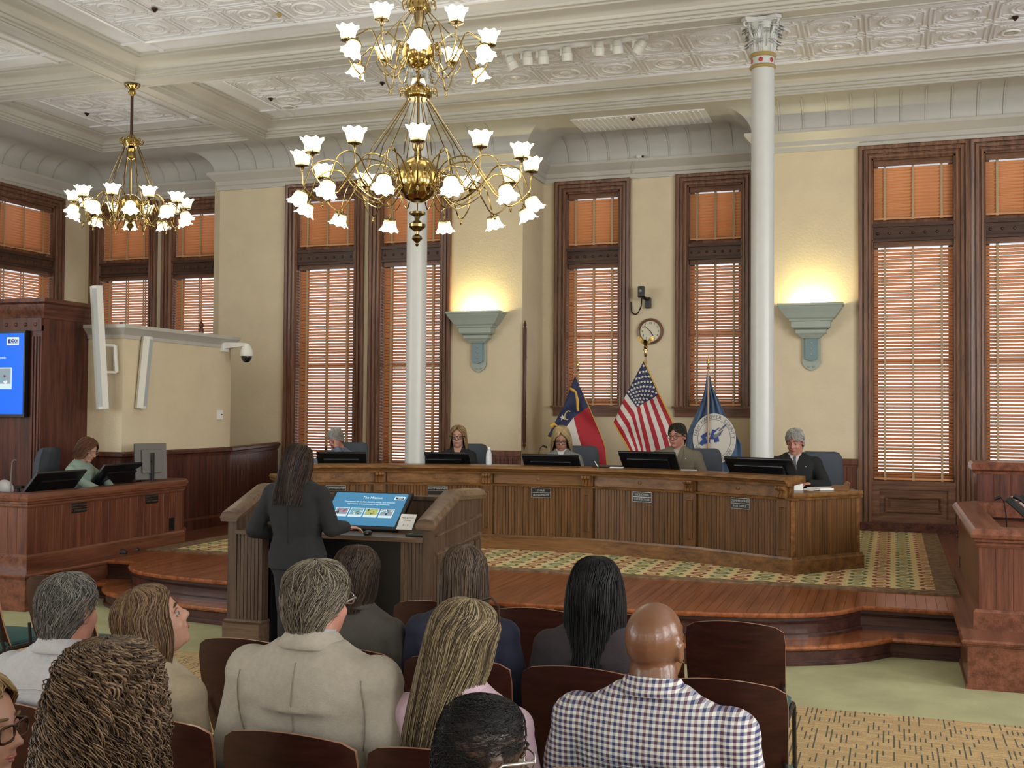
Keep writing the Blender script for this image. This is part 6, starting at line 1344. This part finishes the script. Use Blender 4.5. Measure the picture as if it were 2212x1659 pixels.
def person(label, root, rz, headtop, hyaw=0, hpitch=0, hroll=0, sh=.185, seat=.462, standing=False, skin='fair', k=1.0, jaw=1.0, fem=False, lean=-.05, hoff=(0, 0), armL=None, armR=None,
           top='x', legs='x', shoe='black', voxel=.009, bulk=.012, cvox=.012, wrinkle=.004, brow='brown', neckr=.056, vneck=False, group=None, wscale=8, hands=((), ())):
    """seated or standing figure facing +Y in its own frame; z = 0 is what its feet stand on"""
    t = thing('person', label, 'person', root, rz, group); f = Fig(); f.t = t; f.k = k
    shz = headtop-.252*k; hz = headtop-.125*k-(.0 if not standing else 0)
    hy = lean+hoff[1]+.02; Mh = Matrix.Translation((hoff[0], hy, hz)) @ Matrix.Rotation(math.radians(hyaw), 4, 'Z') @ Matrix.Rotation(math.radians(hpitch), 4, 'X') @ Matrix.Rotation(math.radians(hroll), 4, 'Y'); f.Mh = Mh
    base = Vector((hoff[0]*.4, lean-.015, shz-.02)); f.shz = shz
    hip = seat+.10 if not standing else headtop*.52
    def torso(b, i, clothed):
        g = lambda u: (hip-.10)+(shz-hip+.10)*u
        w = sh
        rows = [(g(-.04), w*.80, -.09, .10, 0), (g(.04), w*.93, -.11-i, .12+i, 0), (g(.18), w*(.94 if not fem else .96), -.118-i, .125+i, 0), (g(.40), w*(.86 if not fem else .74), -.104-i+lean*.3, .108+i+lean*.3, 0), (g(.64), w*.93, -.112-i+lean*.65, .118+i+lean*.65, 0),
                (g(.80), w*(1.0 if not fem else .94), -.112-i+lean*.9, .105+i+lean*.9, 0), (shz-.075, w*1.0, -.100-i+lean, .082+i+lean, 0), (shz-.040, w*.93, -.090-i+lean, .066+i+lean, 0), (shz-.012, w*.74, -.080-i+lean, .052+i*.8+lean, 0), (shz+.010, w*.52, -.072-i*.8+lean, .044+i*.6+lean, 0), (shz+.034, w*.30+.016, -.064-i*.6+lean, .034+i*.5+lean, 0)]
        rows = [(z, ww+i, yb, yf, cx) for z, ww, yb, yf, cx in rows]; ellip_rings(b, rows)
        if not fem: ellip_rings(b, [(g(.74), w*.6, -.122-i+lean*.9, -.04+lean*.9, 0), (g(.86), w*.7, -.112-i+lean*.9, -.03+lean, 0), (shz-.02, w*.5, -.09-i+lean, -.02+lean, 0)])
    sj = [Vector((s*(sh-.012), lean-.012, shz-.085)) for s in (-1, 1)]
    defL = [(-sh-.055, lean-.01, shz-.34), (-.15, .20, shz-.40)]; defR = [(sh+.055, lean-.01, shz-.34), (.15, .20, shz-.40)]
    arms = [[sj[0]]+[Vector(p) for p in (armL or defL)], [sj[1]]+[Vector(p) for p in (armR or defR)]]
    ar = (.056, .044, .031) if not fem else (.047, .037, .027)
    def armsf(b, i, cuff=0):
        for a in arms:
            e = a[1]; w = a[2]; d = (w-e).normalized(); b.ball(a[0], ar[0]*1.12+i, 12, 8); cap(b, a[0], e, ar[0]+i, ar[1]+i*1.1, 12); cap(b, e, w-d*cuff, ar[1]+i*1.1, ar[2]+i*.9, 12)
    if not standing:
        kz = seat+.055; leg = [[Vector((s*.085, .02, seat+.085)), Vector((s*.11, .44, kz)), Vector((s*.12, .47, .09))] for s in (-1, 1)]
    else: leg = [[Vector((s*.085, 0, hip-.03)), Vector((s*.085, .01, hip*.53)), Vector((s*.075, -.02, .09))] for s in (-1, 1)]
    def legsf(b, i):
        for a in leg: cap(b, a[0], a[1], .085+i, .056+i, 12); cap(b, a[1], a[2], .055+i, .037+i*1.5, 12)
        ellip_rings(b, [(hip-.16, sh*.80, -.09-i, .09+i, 0), (hip-.08, sh*.93+i, -.112-i, .11+i, 0), (hip+.03, sh*.92+i, -.108-i, .105+i, 0), (hip+.09, sh*.8, -.09-i, .09, 0)])
    b = MB(); torso(b, -.004, False); armsf(b, -.002); legsf(b, -.006); head_prims(b, Mh, k, jaw, neckr*k, base, fem)
    for si, a in enumerate(arms):
        h = hands[si]; d = (a[2]-a[1]).normalized()
        if h: hand(b, a[2]+d*.012, h[0], h[1], h[2], h[3], (.92 if fem else 1.0))
        else: hand(b, a[2]+d*.012, (d+Vector((0, .1, -.15))), (0, -.1, -1), (-1 if si else 1, 0, 0), .35, .92 if fem else 1)
    for a in leg: cap(b, a[2], a[2]+Vector((0, .10, -.045)), .036, .028, 10)
    me = remesh(b, voxel, 2, .45); me.materials.append(SK[skin]); o = bpy.data.objects.new('body', me); COL.objects.link(o); o.parent = t; f.body = o
    for a in leg:
        q = MB(); ellip_rings(q, [(.002, .042, a[2].y-.07, a[2].y+.19, a[2].x), (.02, .046, a[2].y-.075, a[2].y+.195, a[2].x), (.05, .042, a[2].y-.07, a[2].y+.15, a[2].x), (.085, .040, a[2].y-.06, a[2].y+.06, a[2].x)], 16); q.build('shoe', shoe, t, local=True, smooth=1)
    face_parts(t, Mh, k, HM[brow][2 if brow not in ('white',) else 0], LIP['brown' if skin in ('brown', 'dark') else 'fair'], SK[skin])
    def wrinkled(me, amp, seed):
        vs = me.vertices; n = len(vs); co = np.empty(n*3); vs.foreach_get('co', co); co = co.reshape(-1, 3); no = np.empty(n*3); vs.foreach_get('normal', no); no = no.reshape(-1, 3)
        h = np.array([noise.noise(Vector((p[0]*wscale*.7+seed, p[1]*wscale*.7, p[2]*wscale*1.6)))+.5*noise.noise(Vector((p[0]*wscale*2+p[2]*wscale*1.6, seed, p[2]*wscale*3.2))) for p in co]); co += no*(h*amp)[:, None]; vs.foreach_set('co', co.reshape(-1)); me.update()
    b = MB(); legsf(b, .010); lm = remesh(b, .016, 2); wrinkled(lm, wrinkle, 3.1); lm.materials.append(M[legs]); o = bpy.data.objects.new('trousers', lm); COL.objects.link(o); o.parent = t
    b = MB(); torso(b, bulk, True); armsf(b, bulk, .012); cmn = remesh(b, cvox, 3); wrinkled(cmn, wrinkle, root[0]*3.7); cmn.materials.append(M[top]); o = bpy.data.objects.new('top', cmn); COL.objects.link(o); o.parent = t; f.top = o
    bm = bmesh.new(); bm.from_mesh(cmn); f.bvh = BVHTree.FromBMesh(bm); bm.free()
    def on_(x, z, front=True, off=.003):
        h = f.bvh.ray_cast(Vector((x, 1 if front else -1, z)), Vector((0, -1 if front else 1, 0)))
        return (h[0]+h[1]*off) if h[0] is not None else Vector((x, (.1 if front else -.1)+lean, z))
    f.on = on_; f.lean = lean; return f
def collar(f, m, r0=.068, r1=.086, h=.040, z=.012, open_=70, name='collar', dy=0):
    """standing and folded collar round the back of the neck"""
    b = MB(); n = 22; rings = []
    for i in range(n):
        a = math.radians(open_+(360-2*open_)*i/(n-1)); c, s = math.sin(a), math.cos(a); zz = f.shz+z; y = f.lean-.012+dy
        P = lambda r, dz: (r*c, y+r*s*.95+(.012*dz), zz+dz-.012*s)
        rings.append([P(r0, -.01), P(r0-.003, h), P(r0+.004, h+.006), P(r1, h*.62), P(r1+.012, .0), P(r1+.008, -.006)])
    b.loft(rings, closed=False, caps=False); b.loft([[(p[0]*.985, p[1], p[2]-.001) for p in r] for r in rings], closed=False, caps=False); o = b.build(name, m, f.t, local=True, smooth=1.2); return o
def strip(f, pts, w, m, name, front=True, off=.004, parent=None):
    """ribbon laid on the garment: pts (x, z)"""
    b = MB(); L_ = []
    for i, (x, z) in enumerate(pts):
        a = pts[max(i-1, 0)]; c = pts[min(i+1, len(pts)-1)]; d = Vector((c[0]-a[0], c[1]-a[1])).normalized(); n = Vector((-d.y, d.x)); ww = w[i] if isinstance(w, (list, tuple)) else w
        L_.append([f.on(x-n.x*ww, z-n.y*ww, front, off), f.on(x, z, front, off*1.25), f.on(x+n.x*ww, z+n.y*ww, front, off)])
    v = [p for r in L_ for p in r]; b.add(v, [(3*i+j, 3*i+j+1, 3*i+j+4, 3*i+j+3) for i in range(len(L_)-1) for j in range(2)]); o = b.build(name, m, parent or f.t, local=True, smooth=2); return o
def patch(f, poly, m, name, front=True, off=.003, n=8):
    """filled panel on the garment between a left and a right polyline of equal length"""
    b = MB(); Lp, Rp = poly; k = len(Lp); v = []
    for a, c in zip(Lp, Rp):
        for i in range(n+1): q = i/n; v.append(f.on(a[0]+(c[0]-a[0])*q, a[1]+(c[1]-a[1])*q, front, off))
    b.add(v, [(j*(n+1)+i, j*(n+1)+i+1, (j+1)*(n+1)+i+1, (j+1)*(n+1)+i) for j in range(k-1) for i in range(n)]); return b.build(name, m, f.t, local=True, smooth=2)
def seam_line(f, pts, m, front=False, r=.0016, name='seam'):
    b = MB(); b.tube([f.on(x, z, front, .0015) for x, z in pts], r, 5); return b.build(name, m, f.t, local=True, smooth=2)
def fab(n, c, rough=.85, var=.06, sc=60, bmp=.25, bsc=300, sheen=.0): M[n] = mat(n, c, rough, var=var, sc=sc, bmp=bmp, bsc=bsc, sheen=sheen); return n
fab('pale_shirt', (.40, .40, .42)); fab('beige_cardigan', (.36, .30, .215)); fab('pale_blazer', (.36, .33, .275)); fab('pink_shirt', (.50, .36, .43)); fab('taupe_jacket', (.055, .050, .042)); fab('navy_top', (.010, .012, .035)); fab('plum_jacket', (.022, .014, .018))
fab('black_suit', (.007, .008, .009)); fab('dark_trousers', (.012, .012, .015)); fab('denim_blue_top', (.045, .065, .13)); fab('olive_blazer', (.14, .12, .085)); fab('grey_plaid', (.17, .17, .16), var=.35, sc=35); fab('blue_plaid_jacket', (.15, .18, .25), var=.4, sc=45); fab('mint_top', (.22, .29, .24)); fab('charcoal_top', (.018, .018, .02)); fab('khaki', (.16, .12, .07)); fab('white_shirt', (.58, .57, .54)); fab('grey_tie', (.10, .11, .13)); fab('dark_seam', (.02, .018, .016)); fab('light_seam', (.20, .18, .15))
def gingham():
    m, nt, b = mk('gingham_shirt'); b.inputs['Roughness'].default_value = .85; vec = coords(nt); sp = nt.nodes.new('ShaderNodeSeparateXYZ'); L(nt, vec, sp.inputs[0])
    def st(sock, per, off=0.0):
        a = nt.nodes.new('ShaderNodeMath'); a.operation = 'MULTIPLY_ADD'; a.inputs[1].default_value = 1/per; a.inputs[2].default_value = off; L(nt, sock, a.inputs[0])
        c = nt.nodes.new('ShaderNodeMath'); c.operation = 'FRACT'; L(nt, a.outputs[0], c.inputs[0]); d = nt.nodes.new('ShaderNodeMath'); d.operation = 'LESS_THAN'; d.inputs[1].default_value = .5; L(nt, c.outputs[0], d.inputs[0]); return d.outputs[0]
    def mixc(f_, a, c):
        x = nt.nodes.new('ShaderNodeMix'); x.data_type = 'RGBA'
        if isinstance(f_, float): x.inputs[0].default_value = f_
        else: L(nt, f_, x.inputs[0])
        for i, q in ((6, a), (7, c)):
            if isinstance(q, tuple): x.inputs[i].default_value = (*q, 1)
            else: L(nt, q, x.inputs[i])
        return x.outputs[2]
    sx, sz = st(sp.outputs[0], .0165), st(sp.outputs[2], .0165); sx2 = st(sp.outputs[0], .033, .0)
    white = (.60, .60, .58); navy = (.035, .045, .14); maroon = (.10, .035, .055)
    colx = mixc(sx2, navy, maroon); v1 = mixc(sx, white, mixc(.45, colx, white)); hcol = mixc(.35, navy, white)
    v2 = mixc(sz, v1, mixc(sx, hcol, mixc(.25, colx, (.01, .012, .04)))); L(nt, v2, b.inputs['Base Color']); M['gingham'] = m
gingham()
def seatpos(u, v, Y, dz=0): p = at_y(u, v, Y); return p[0], p[2]
# ---- audience, third row (their chairs' backs at y = 2.88)
GA = 'people seated in the audience'
def aud(u, vtop, Y, dY=.19, **kw):
    yr = Y+dY; x, z = seatpos(u, vtop, yr-.03); return dict(root=(x, yr, .012), headtop=z-.012, **kw)
F0 = .012
p = person('man with short grey hair in a pale blue shirt, seated at the left', **{**aud(152, 1240, 2.88, rz=0), 'sh': .215}, skin='pink', top='pale_shirt', legs='khaki', brow='grey', hyaw=-4, hpitch=4, k=1.02, bulk=.018, group=GA, neckr=.062)
hair(p.t, p.Mh, SHORT, HM['grey'], n=2200, seg=(0, .13), lift=.005, r=.0011, seed=1, npt=6, k=p.k); collar(p, 'pale_shirt', h=.034, r0=.070)
seam_line(p, [(x/20, p.shz-.09-.02*abs(x)/4) for x in range(-4, 5)], 'pale_shirt', r=.003)
p = person('woman with straight light brown hair in a beige cardigan, face turned right and upward', **aud(338, 1266, 2.88, rz=-.10), sh=.175, fem=True, top='beige_cardigan', legs='dark_trousers', hyaw=-37, hpitch=24, hroll=-2, k=.97, group=GA, brow='ltbrown', hoff=(.0, .0))
hair(p.t, p.Mh, longh(.215, .094, .114, .12, 58, cy=-.018), HM['ltbrown'], n=900, lift=.006, r=.0016, seed=2, npt=12, k=p.k, wave=(.004, 5))
p = person('man with sandy grey hair and glasses in a pale grey blazer', **{**aud(690, 1214, 2.88, rz=-.02), 'sh': .225}, skin='pink', top='pale_blazer', legs='khaki', brow='grey', hyaw=-9, hpitch=3, k=1.03, bulk=.022, group=GA, neckr=.063, cvox=.011)
hair(p.t, p.Mh, [(a+.002, b_*1.0, c*1.0, d, e, o_) for a, b_, c, d, e, o_ in SHORT], HM['dirty'], n=2400, seg=(0, .17), lift=.009, r=.0012, seed=3, npt=7, k=p.k, wave=(.008, 9)); glasses(p.t, p.Mh, p.k, M['silver']); collar(p, 'pale_blazer', h=.040, r0=.072, r1=.094)
collar(p, 'pale_shirt', h=.047, r0=.067, r1=.068, name='shirt_collar')
for s in (-1, 1): seam_line(p, [(s*(.205+.010*math.sin(i*.5)), p.shz-.06-.03*i) for i in range(8)], 'light_seam', r=.0016)
seam_line(p, [(0, p.shz-.02-.04*i) for i in range(12)], 'light_seam', r=.0013)
p = person('woman with long streaked blond-brown hair in a pink shirt, third row', **aud(1008, 1303, 2.88, rz=-.12), sh=.18, fem=True, top='pink_shirt', legs='dark_trousers', hyaw=-22, hpitch=-10, hroll=5, k=1.0, bulk=.016, group=GA, brow='ltbrown')
hair(p.t, p.Mh, longh(.31, .094, .112, .30, 60, cy=-.015), HM['streak'], n=1500, lift=.008, r=.0019, seed=4, npt=16, k=p.k, wave=(.014, 9)); collar(p, 'pink_shirt', h=.03, r0=.066)
b = MB(); b.tube([p.Mh @ Vector(q) for q in ((.088, .02, .04), (.075, .045, .09), (.045, .06, .128), (0, .065, .147), (-.045, .06, .128), (-.075, .045, .09), (-.088, .02, .04))], .0035, 6); b.build('hair_band', 'bronze', p.t, local=True, smooth=2)
p = person('bald brown-skinned man in a navy and white checked shirt, right of centre', **{**aud(1419, 1299, 2.88, rz=-.05), 'sh': .225}, skin='brown', top='gingham', legs='dark_trousers', brow='black', hyaw=-13, hpitch=2, k=1.0, bulk=.018, group=GA, neckr=.066, voxel=.0075, cvox=.010, wrinkle=.0045)
collar(p, 'gingham', h=.036, r0=.071, r1=.088); yk = p.shz-.155
seam_line(p, [(x/20, yk-.01*math.cos(x*.6)) for x in range(-4, 5)], 'gingham', r=.0028); 
for s in (-1, 1): seam_line(p, [(s*.022, yk-.03*i) for i in range(1, 9)], 'gingham', r=.0030)
# ---- second row
p = person('woman with a dark brown bob in a grey-brown jacket, second row', **aud(775, 1184, 3.97, rz=-.02), sh=.178, fem=True, top='taupe_jacket', legs='dark_trousers', hyaw=-14, hpitch=-3, k=.98, bulk=.016, group=GA)
hair(p.t, p.Mh, longh(.135, .089, .108, .05, 60), HM['brown'], n=700, lift=.006, r=.0018, seed=6, npt=10, k=p.k); collar(p, 'taupe_jacket', h=.03, r0=.064)
p = person('woman with long straight brown hair in a navy top, second row', **aud(1006, 1183, 3.97, rz=0), sh=.185, fem=True, top='navy_top', legs='dark_trousers', hyaw=2, k=.98, bulk=.016, group=GA)
hair(p.t, p.Mh, longh(.34, .093, .112, .35, 56, bk=.02), HM['midbrown'], n=900, lift=.007, r=.0018, seed=7, npt=13, k=p.k, wave=(.004, 5))
p = person('woman with very long black hair in a dark plum jacket, second row', **aud(1290, 1209, 3.97, rz=0), sh=.19, fem=True, top='plum_jacket', legs='dark_trousers', hyaw=-8, skin='tan', k=1.0, bulk=.016, group=GA, brow='black')
hair(p.t, p.Mh, longh(.50, .104, .118, .30, 58, bk=.085), HM['black'], n=1000, lift=.010, r=.0019, seed=8, npt=14, k=p.k, wave=(.007, 6))
# ---- fourth row
p = person('woman with long curly brown hair in a blue top, nearest at the left', **{**aud(243, 1392, 1.80, rz=0), 'sh': .19}, fem=True, top='denim_blue_top', legs='dark_trousers', hyaw=4, k=1.0, group=GA)
CUR = [(.138, .004, .004, 0, -.015, 0), (.134, .036, .046, 0, -.015, 0), (.115, .062, .076, 0, -.015, 0), (.080, .080, .096, 0, -.015, 10), (.03, .093, .110, 0, -.018, 48), (-.04, .106, .118, 0, -.022, 62), (-.11, .118, .122, 0, -.030, 72), (-.19, .128, .122, 0, -.036, 78), (-.27, .126, .115, 0, -.038, 82)]
hair(p.t, p.Mh, CUR, HM['curly'], n=1000, lift=.014, r=.0019, seed=9, npt=72, k=p.k, curl=(.013, 46), wave=(.012, 9), shell=.93, tip=.6)
p = person('man with close-cropped black hair and silver glasses, bottom centre', **{**aud(1048, 1505, 1.80, dY=.50, rz=-.15), 'sh': .21}, skin='dark', top='charcoal_top', legs='dark_trousers', hyaw=-34, hpitch=-8, hroll=3, k=1.02, group=GA, brow='blackshort', neckr=.062)
hair(p.t, p.Mh, [(a-.003, b_*.985, c*.985, d, e, o_) for a, b_, c, d, e, o_ in SHORT], HM['blackshort'], n=5000, seg=(0, .022), lift=.002, r=.0009, seed=10, npt=4, k=p.k); glasses(p.t, p.Mh, p.k, M['silver'], w=.0028)
x, z = seatpos(-34, 1462, 1.97); p = person('person in glasses with blond hair, only the face showing at the left edge', root=(x, 1.99, F0), headtop=z-F0, rz=-.9, sh=.17, fem=True, top='charcoal_top', legs='dark_trousers', hyaw=-26, k=.98, group=GA, brow='sandy')
hair(p.t, p.Mh, longh(.20, .098, .118, .1, 64), HM['sandy'], n=500, lift=.006, r=.0018, seed=11, npt=10, k=p.k); glasses(p.t, p.Mh, p.k, 'bronze', w=.003)
# ---- standing speaker
x, z = seatpos(640, 964, 6.72); HT = z-F0
hx = at_y(797, 1141, 7.24); hl = Vector((hx[0]-x-.02, 7.24-6.75, .965-F0))
p = person('woman with long brown hair in a black suit standing at the lectern', root=(x, 6.75, F0), headtop=HT, rz=0, standing=True, sh=.192, fem=True, top='black_suit', legs='dark_trousers', hyaw=-12, hpitch=-12, k=.97, bulk=.022, lean=-.01, voxel=.006, cvox=.011,
    armL=[(-.30, -.07, HT*.63), (-.16, .16, HT*.60)], armR=[(.25, .02, HT*.645), (hl.x-.10, hl.y-.14, hl.z+.030)], hands=((), ((.62, .75, -.12), (0, 0, -1), (-.7, .6, 0), .38)))
hair(p.t, p.Mh, longh(.31, .108, .120, 1.1, 60, top=.146), HM['brown'], n=1100, lift=.009, r=.0024, seed=12, npt=14, k=p.k, wave=(.006, 6))
b = MB(); q0 = p.shz; ellip_rings(b, [(HT*.47, .198, -.145, .135, 0), (HT*.52, .200, -.145, .14, 0), (HT*.60, .165, -.125, .12, 0), (HT*.66, .155, -.118, .115, 0)], 28, .9); b.build('jacket_skirt', 'black_suit', p.t, local=True, smooth=1.2)
seam_line(p, [(0, q0-.05-.04*i) for i in range(10)], 'dark_seam', r=.0015)
# ---- council members (floor of the dais)
GC = 'council members seated behind the curved desk'
def off(u, v, Y, dy=.0, **kw):
    x, z = seatpos(u, v, Y); return dict(root=(x, Y+.06, DZ+.0125), headtop=z-DZ-.0125, **kw)
RZ = math.radians
def suit(p, shirt='white_shirt', tie=None, w=.055, dep=.26, lapel=None, lapm='dark_seam'):
    z0 = p.shz+.025; n = 7
    L_ = [(-w*(1-i/(n-1))-.004, z0-dep*i/(n-1)) for i in range(n)]; R_ = [(w*(1-i/(n-1))+.004, z0-dep*i/(n-1)) for i in range(n)]
    patch(p, (L_, R_), shirt, 'shirt_front', off=.004)
    if tie: strip(p, [(0, z0-.035-.035*i) for i in range(int(dep/.035))], [.014, .013, .016, .019, .021, .021, .018, .012][:int(dep/.035)], tie, 'tie', off=.009)
    for s in (-1, 1): strip(p, [(s*(w+.012-(w+.004)*i/6), z0+.005-dep*1.02*i/6) for i in range(7)], [.012, .020, .026, .028, .024, .016, .006], lapel or p.top.data.materials[0], 'lapel', off=.007)
a1 = person('white-haired man in a blue checked jacket resting his cheek on his hand', **off(735, 926, 12.05), rz=PI+RZ(-12), sh=.20, skin='pink', top='blue_plaid_jacket', legs='dark_trousers', brow='white', hyaw=4, hpitch=-26, k=1.04, voxel=.0065, lean=.06, hoff=(.0, .05), group=GC,
    armL=[(-.30, .33, .80), (-.085, .20, 1.02)], armR=[(.30, .22, .80), (.12, .42, .80)], hands=(((.15, -.15, 1), (.6, -.6, 0), (.3, .8, 0), .25), ()))
hair(a1.t, a1.Mh, [(a, b_, c, d, e, o_*.92) for a, b_, c, d, e, o_ in SHORT], HM['white'], n=900, seg=(0, .18), lift=.005, r=.0018, seed=21, npt=6, k=a1.k); suit(a1, dep=.20)
a2 = person('woman with long blond hair and black-rimmed glasses in a black top', **off(986, 921, 12.35), rz=PI+RZ(14), sh=.175, fem=True, top='black_suit', legs='dark_trousers', brow='sandy', hyaw=0, hpitch=0, k=1.07, voxel=.006, group=GC, lean=.0, armL=[(-.24, .12, .74), (-.12, .36, .78)], armR=[(.24, .12, .74), (.12, .36, .78)])
hair(a2.t, a2.Mh, longh(.25, .094, .112, .2, 46), HM['sandy'], n=800, lift=.008, r=.0022, seed=22, npt=12, k=a2.k, wave=(.008, 8)); glasses(a2.t, a2.Mh, a2.k, 'blackpl', w=.0032); patch(a2, ([(-.05, a2.shz+.02), (-.03, a2.shz-.05), (-.01, a2.shz-.1)], [(.05, a2.shz+.02), (.03, a2.shz-.05), (.01, a2.shz-.1)]), SK['fair'], 'neckline', off=.003)
a3 = person('woman with wavy blond hair and glasses in a grey checked jacket, looking down', **off(1212, 924, 12.3), rz=PI+RZ(8), sh=.185, fem=True, skin='tan', top='grey_plaid', legs='dark_trousers', brow='sandy', hyaw=6, hpitch=-22, k=1.08, voxel=.006, group=GC, lean=.04, hoff=(0, .04), armL=[(-.27, .16, .74), (-.14, .38, .77)], armR=[(.27, .16, .74), (.12, .38, .77)])
hair(a3.t, a3.Mh, longh(.20, .102, .118, .25, 46, top=.148), HM['blonde'], n=900, lift=.011, r=.0024, seed=23, npt=14, k=a3.k, wave=(.018, 10)); glasses(a3.t, a3.Mh, a3.k, 'blackpl', w=.0028); suit(a3, 'white_shirt', w=.06, dep=.22)
a4 = person('man with dark grey hair and round glasses in an olive-grey blazer', **off(1461, 915, 12.15), rz=PI+RZ(6), sh=.215, skin='pink', top='olive_blazer', legs='dark_trousers', brow='darkgrey', hyaw=-22, hpitch=-5, k=1.12, jaw=1.08, voxel=.0065, group=GC, bulk=.018, lean=.02, neckr=.064, armL=[(-.31, .14, .74), (-.16, .36, .78)], armR=[(.31, .14, .74), (.16, .36, .78)])
hair(a4.t, a4.Mh, SHORT, HM['darkgrey'], n=1000, seg=(0, .18), lift=.005, r=.0018, seed=24, npt=6, k=a4.k); glasses(a4.t, a4.Mh, a4.k, 'bronze', round_=True, w=.0024); suit(a4, 'pale_blazer', w=.05, dep=.24); strip(a4, [(-.105, a4.shz-.105), (-.095, a4.shz-.095)], .005, 'white_shirt', 'lapel_pin', off=.010)
a5 = person('grey-haired man in a black suit and grey tie, looking down', **off(1717, 927, 11.95), rz=PI+RZ(2), sh=.215, skin='pink', top='black_suit', legs='dark_trousers', brow='grey', hyaw=-14, hpitch=-16, k=1.10, voxel=.0065, group=GC, bulk=.018, lean=.05, hoff=(0, .03), neckr=.062, armL=[(-.31, .18, .74), (-.16, .36, .77)], armR=[(.31, .18, .74), (.16, .36, .77)])
hair(a5.t, a5.Mh, SHORT, HM['white'], n=1000, seg=(0, .18), lift=.006, r=.0018, seed=25, npt=6, k=a5.k); suit(a5, 'white_shirt', tie='grey_tie', w=.062, dep=.30); b = MB(); b.ball(a5.on(-.11, a5.shz-.11, True, .008), .008, 8, 6); b.build('lapel_pin', 'silver', a5.t, local=True)
# ---- clerk
x, z = seatpos(170, 948, 9.62)
p = person('person with a brown bob and mint green top looking down at the left desk', root=(x, 9.60, DZ), headtop=z-DZ, rz=RZ(-82), sh=.175, fem=True, skin='fair', top='mint_top', legs='dark_trousers', brow='auburn', hyaw=0, hpitch=-24, k=.98, voxel=.0065, lean=.05, hoff=(0, .05), armL=[(-.22, .18, .74), (-.10, .38, .62)], armR=[(.22, .18, .74), (.10, .38, .62)])
hair(p.t, p.Mh, longh(.11, .100, .116, .15, 46, top=.148), HM['auburn'], n=800, lift=.008, r=.0022, seed=31, npt=10, k=p.k); glasses(p.t, p.Mh, p.k, M['silver'])
collar(p, 'white_shirt', h=.012, r0=.062, r1=.066, name='necklace')
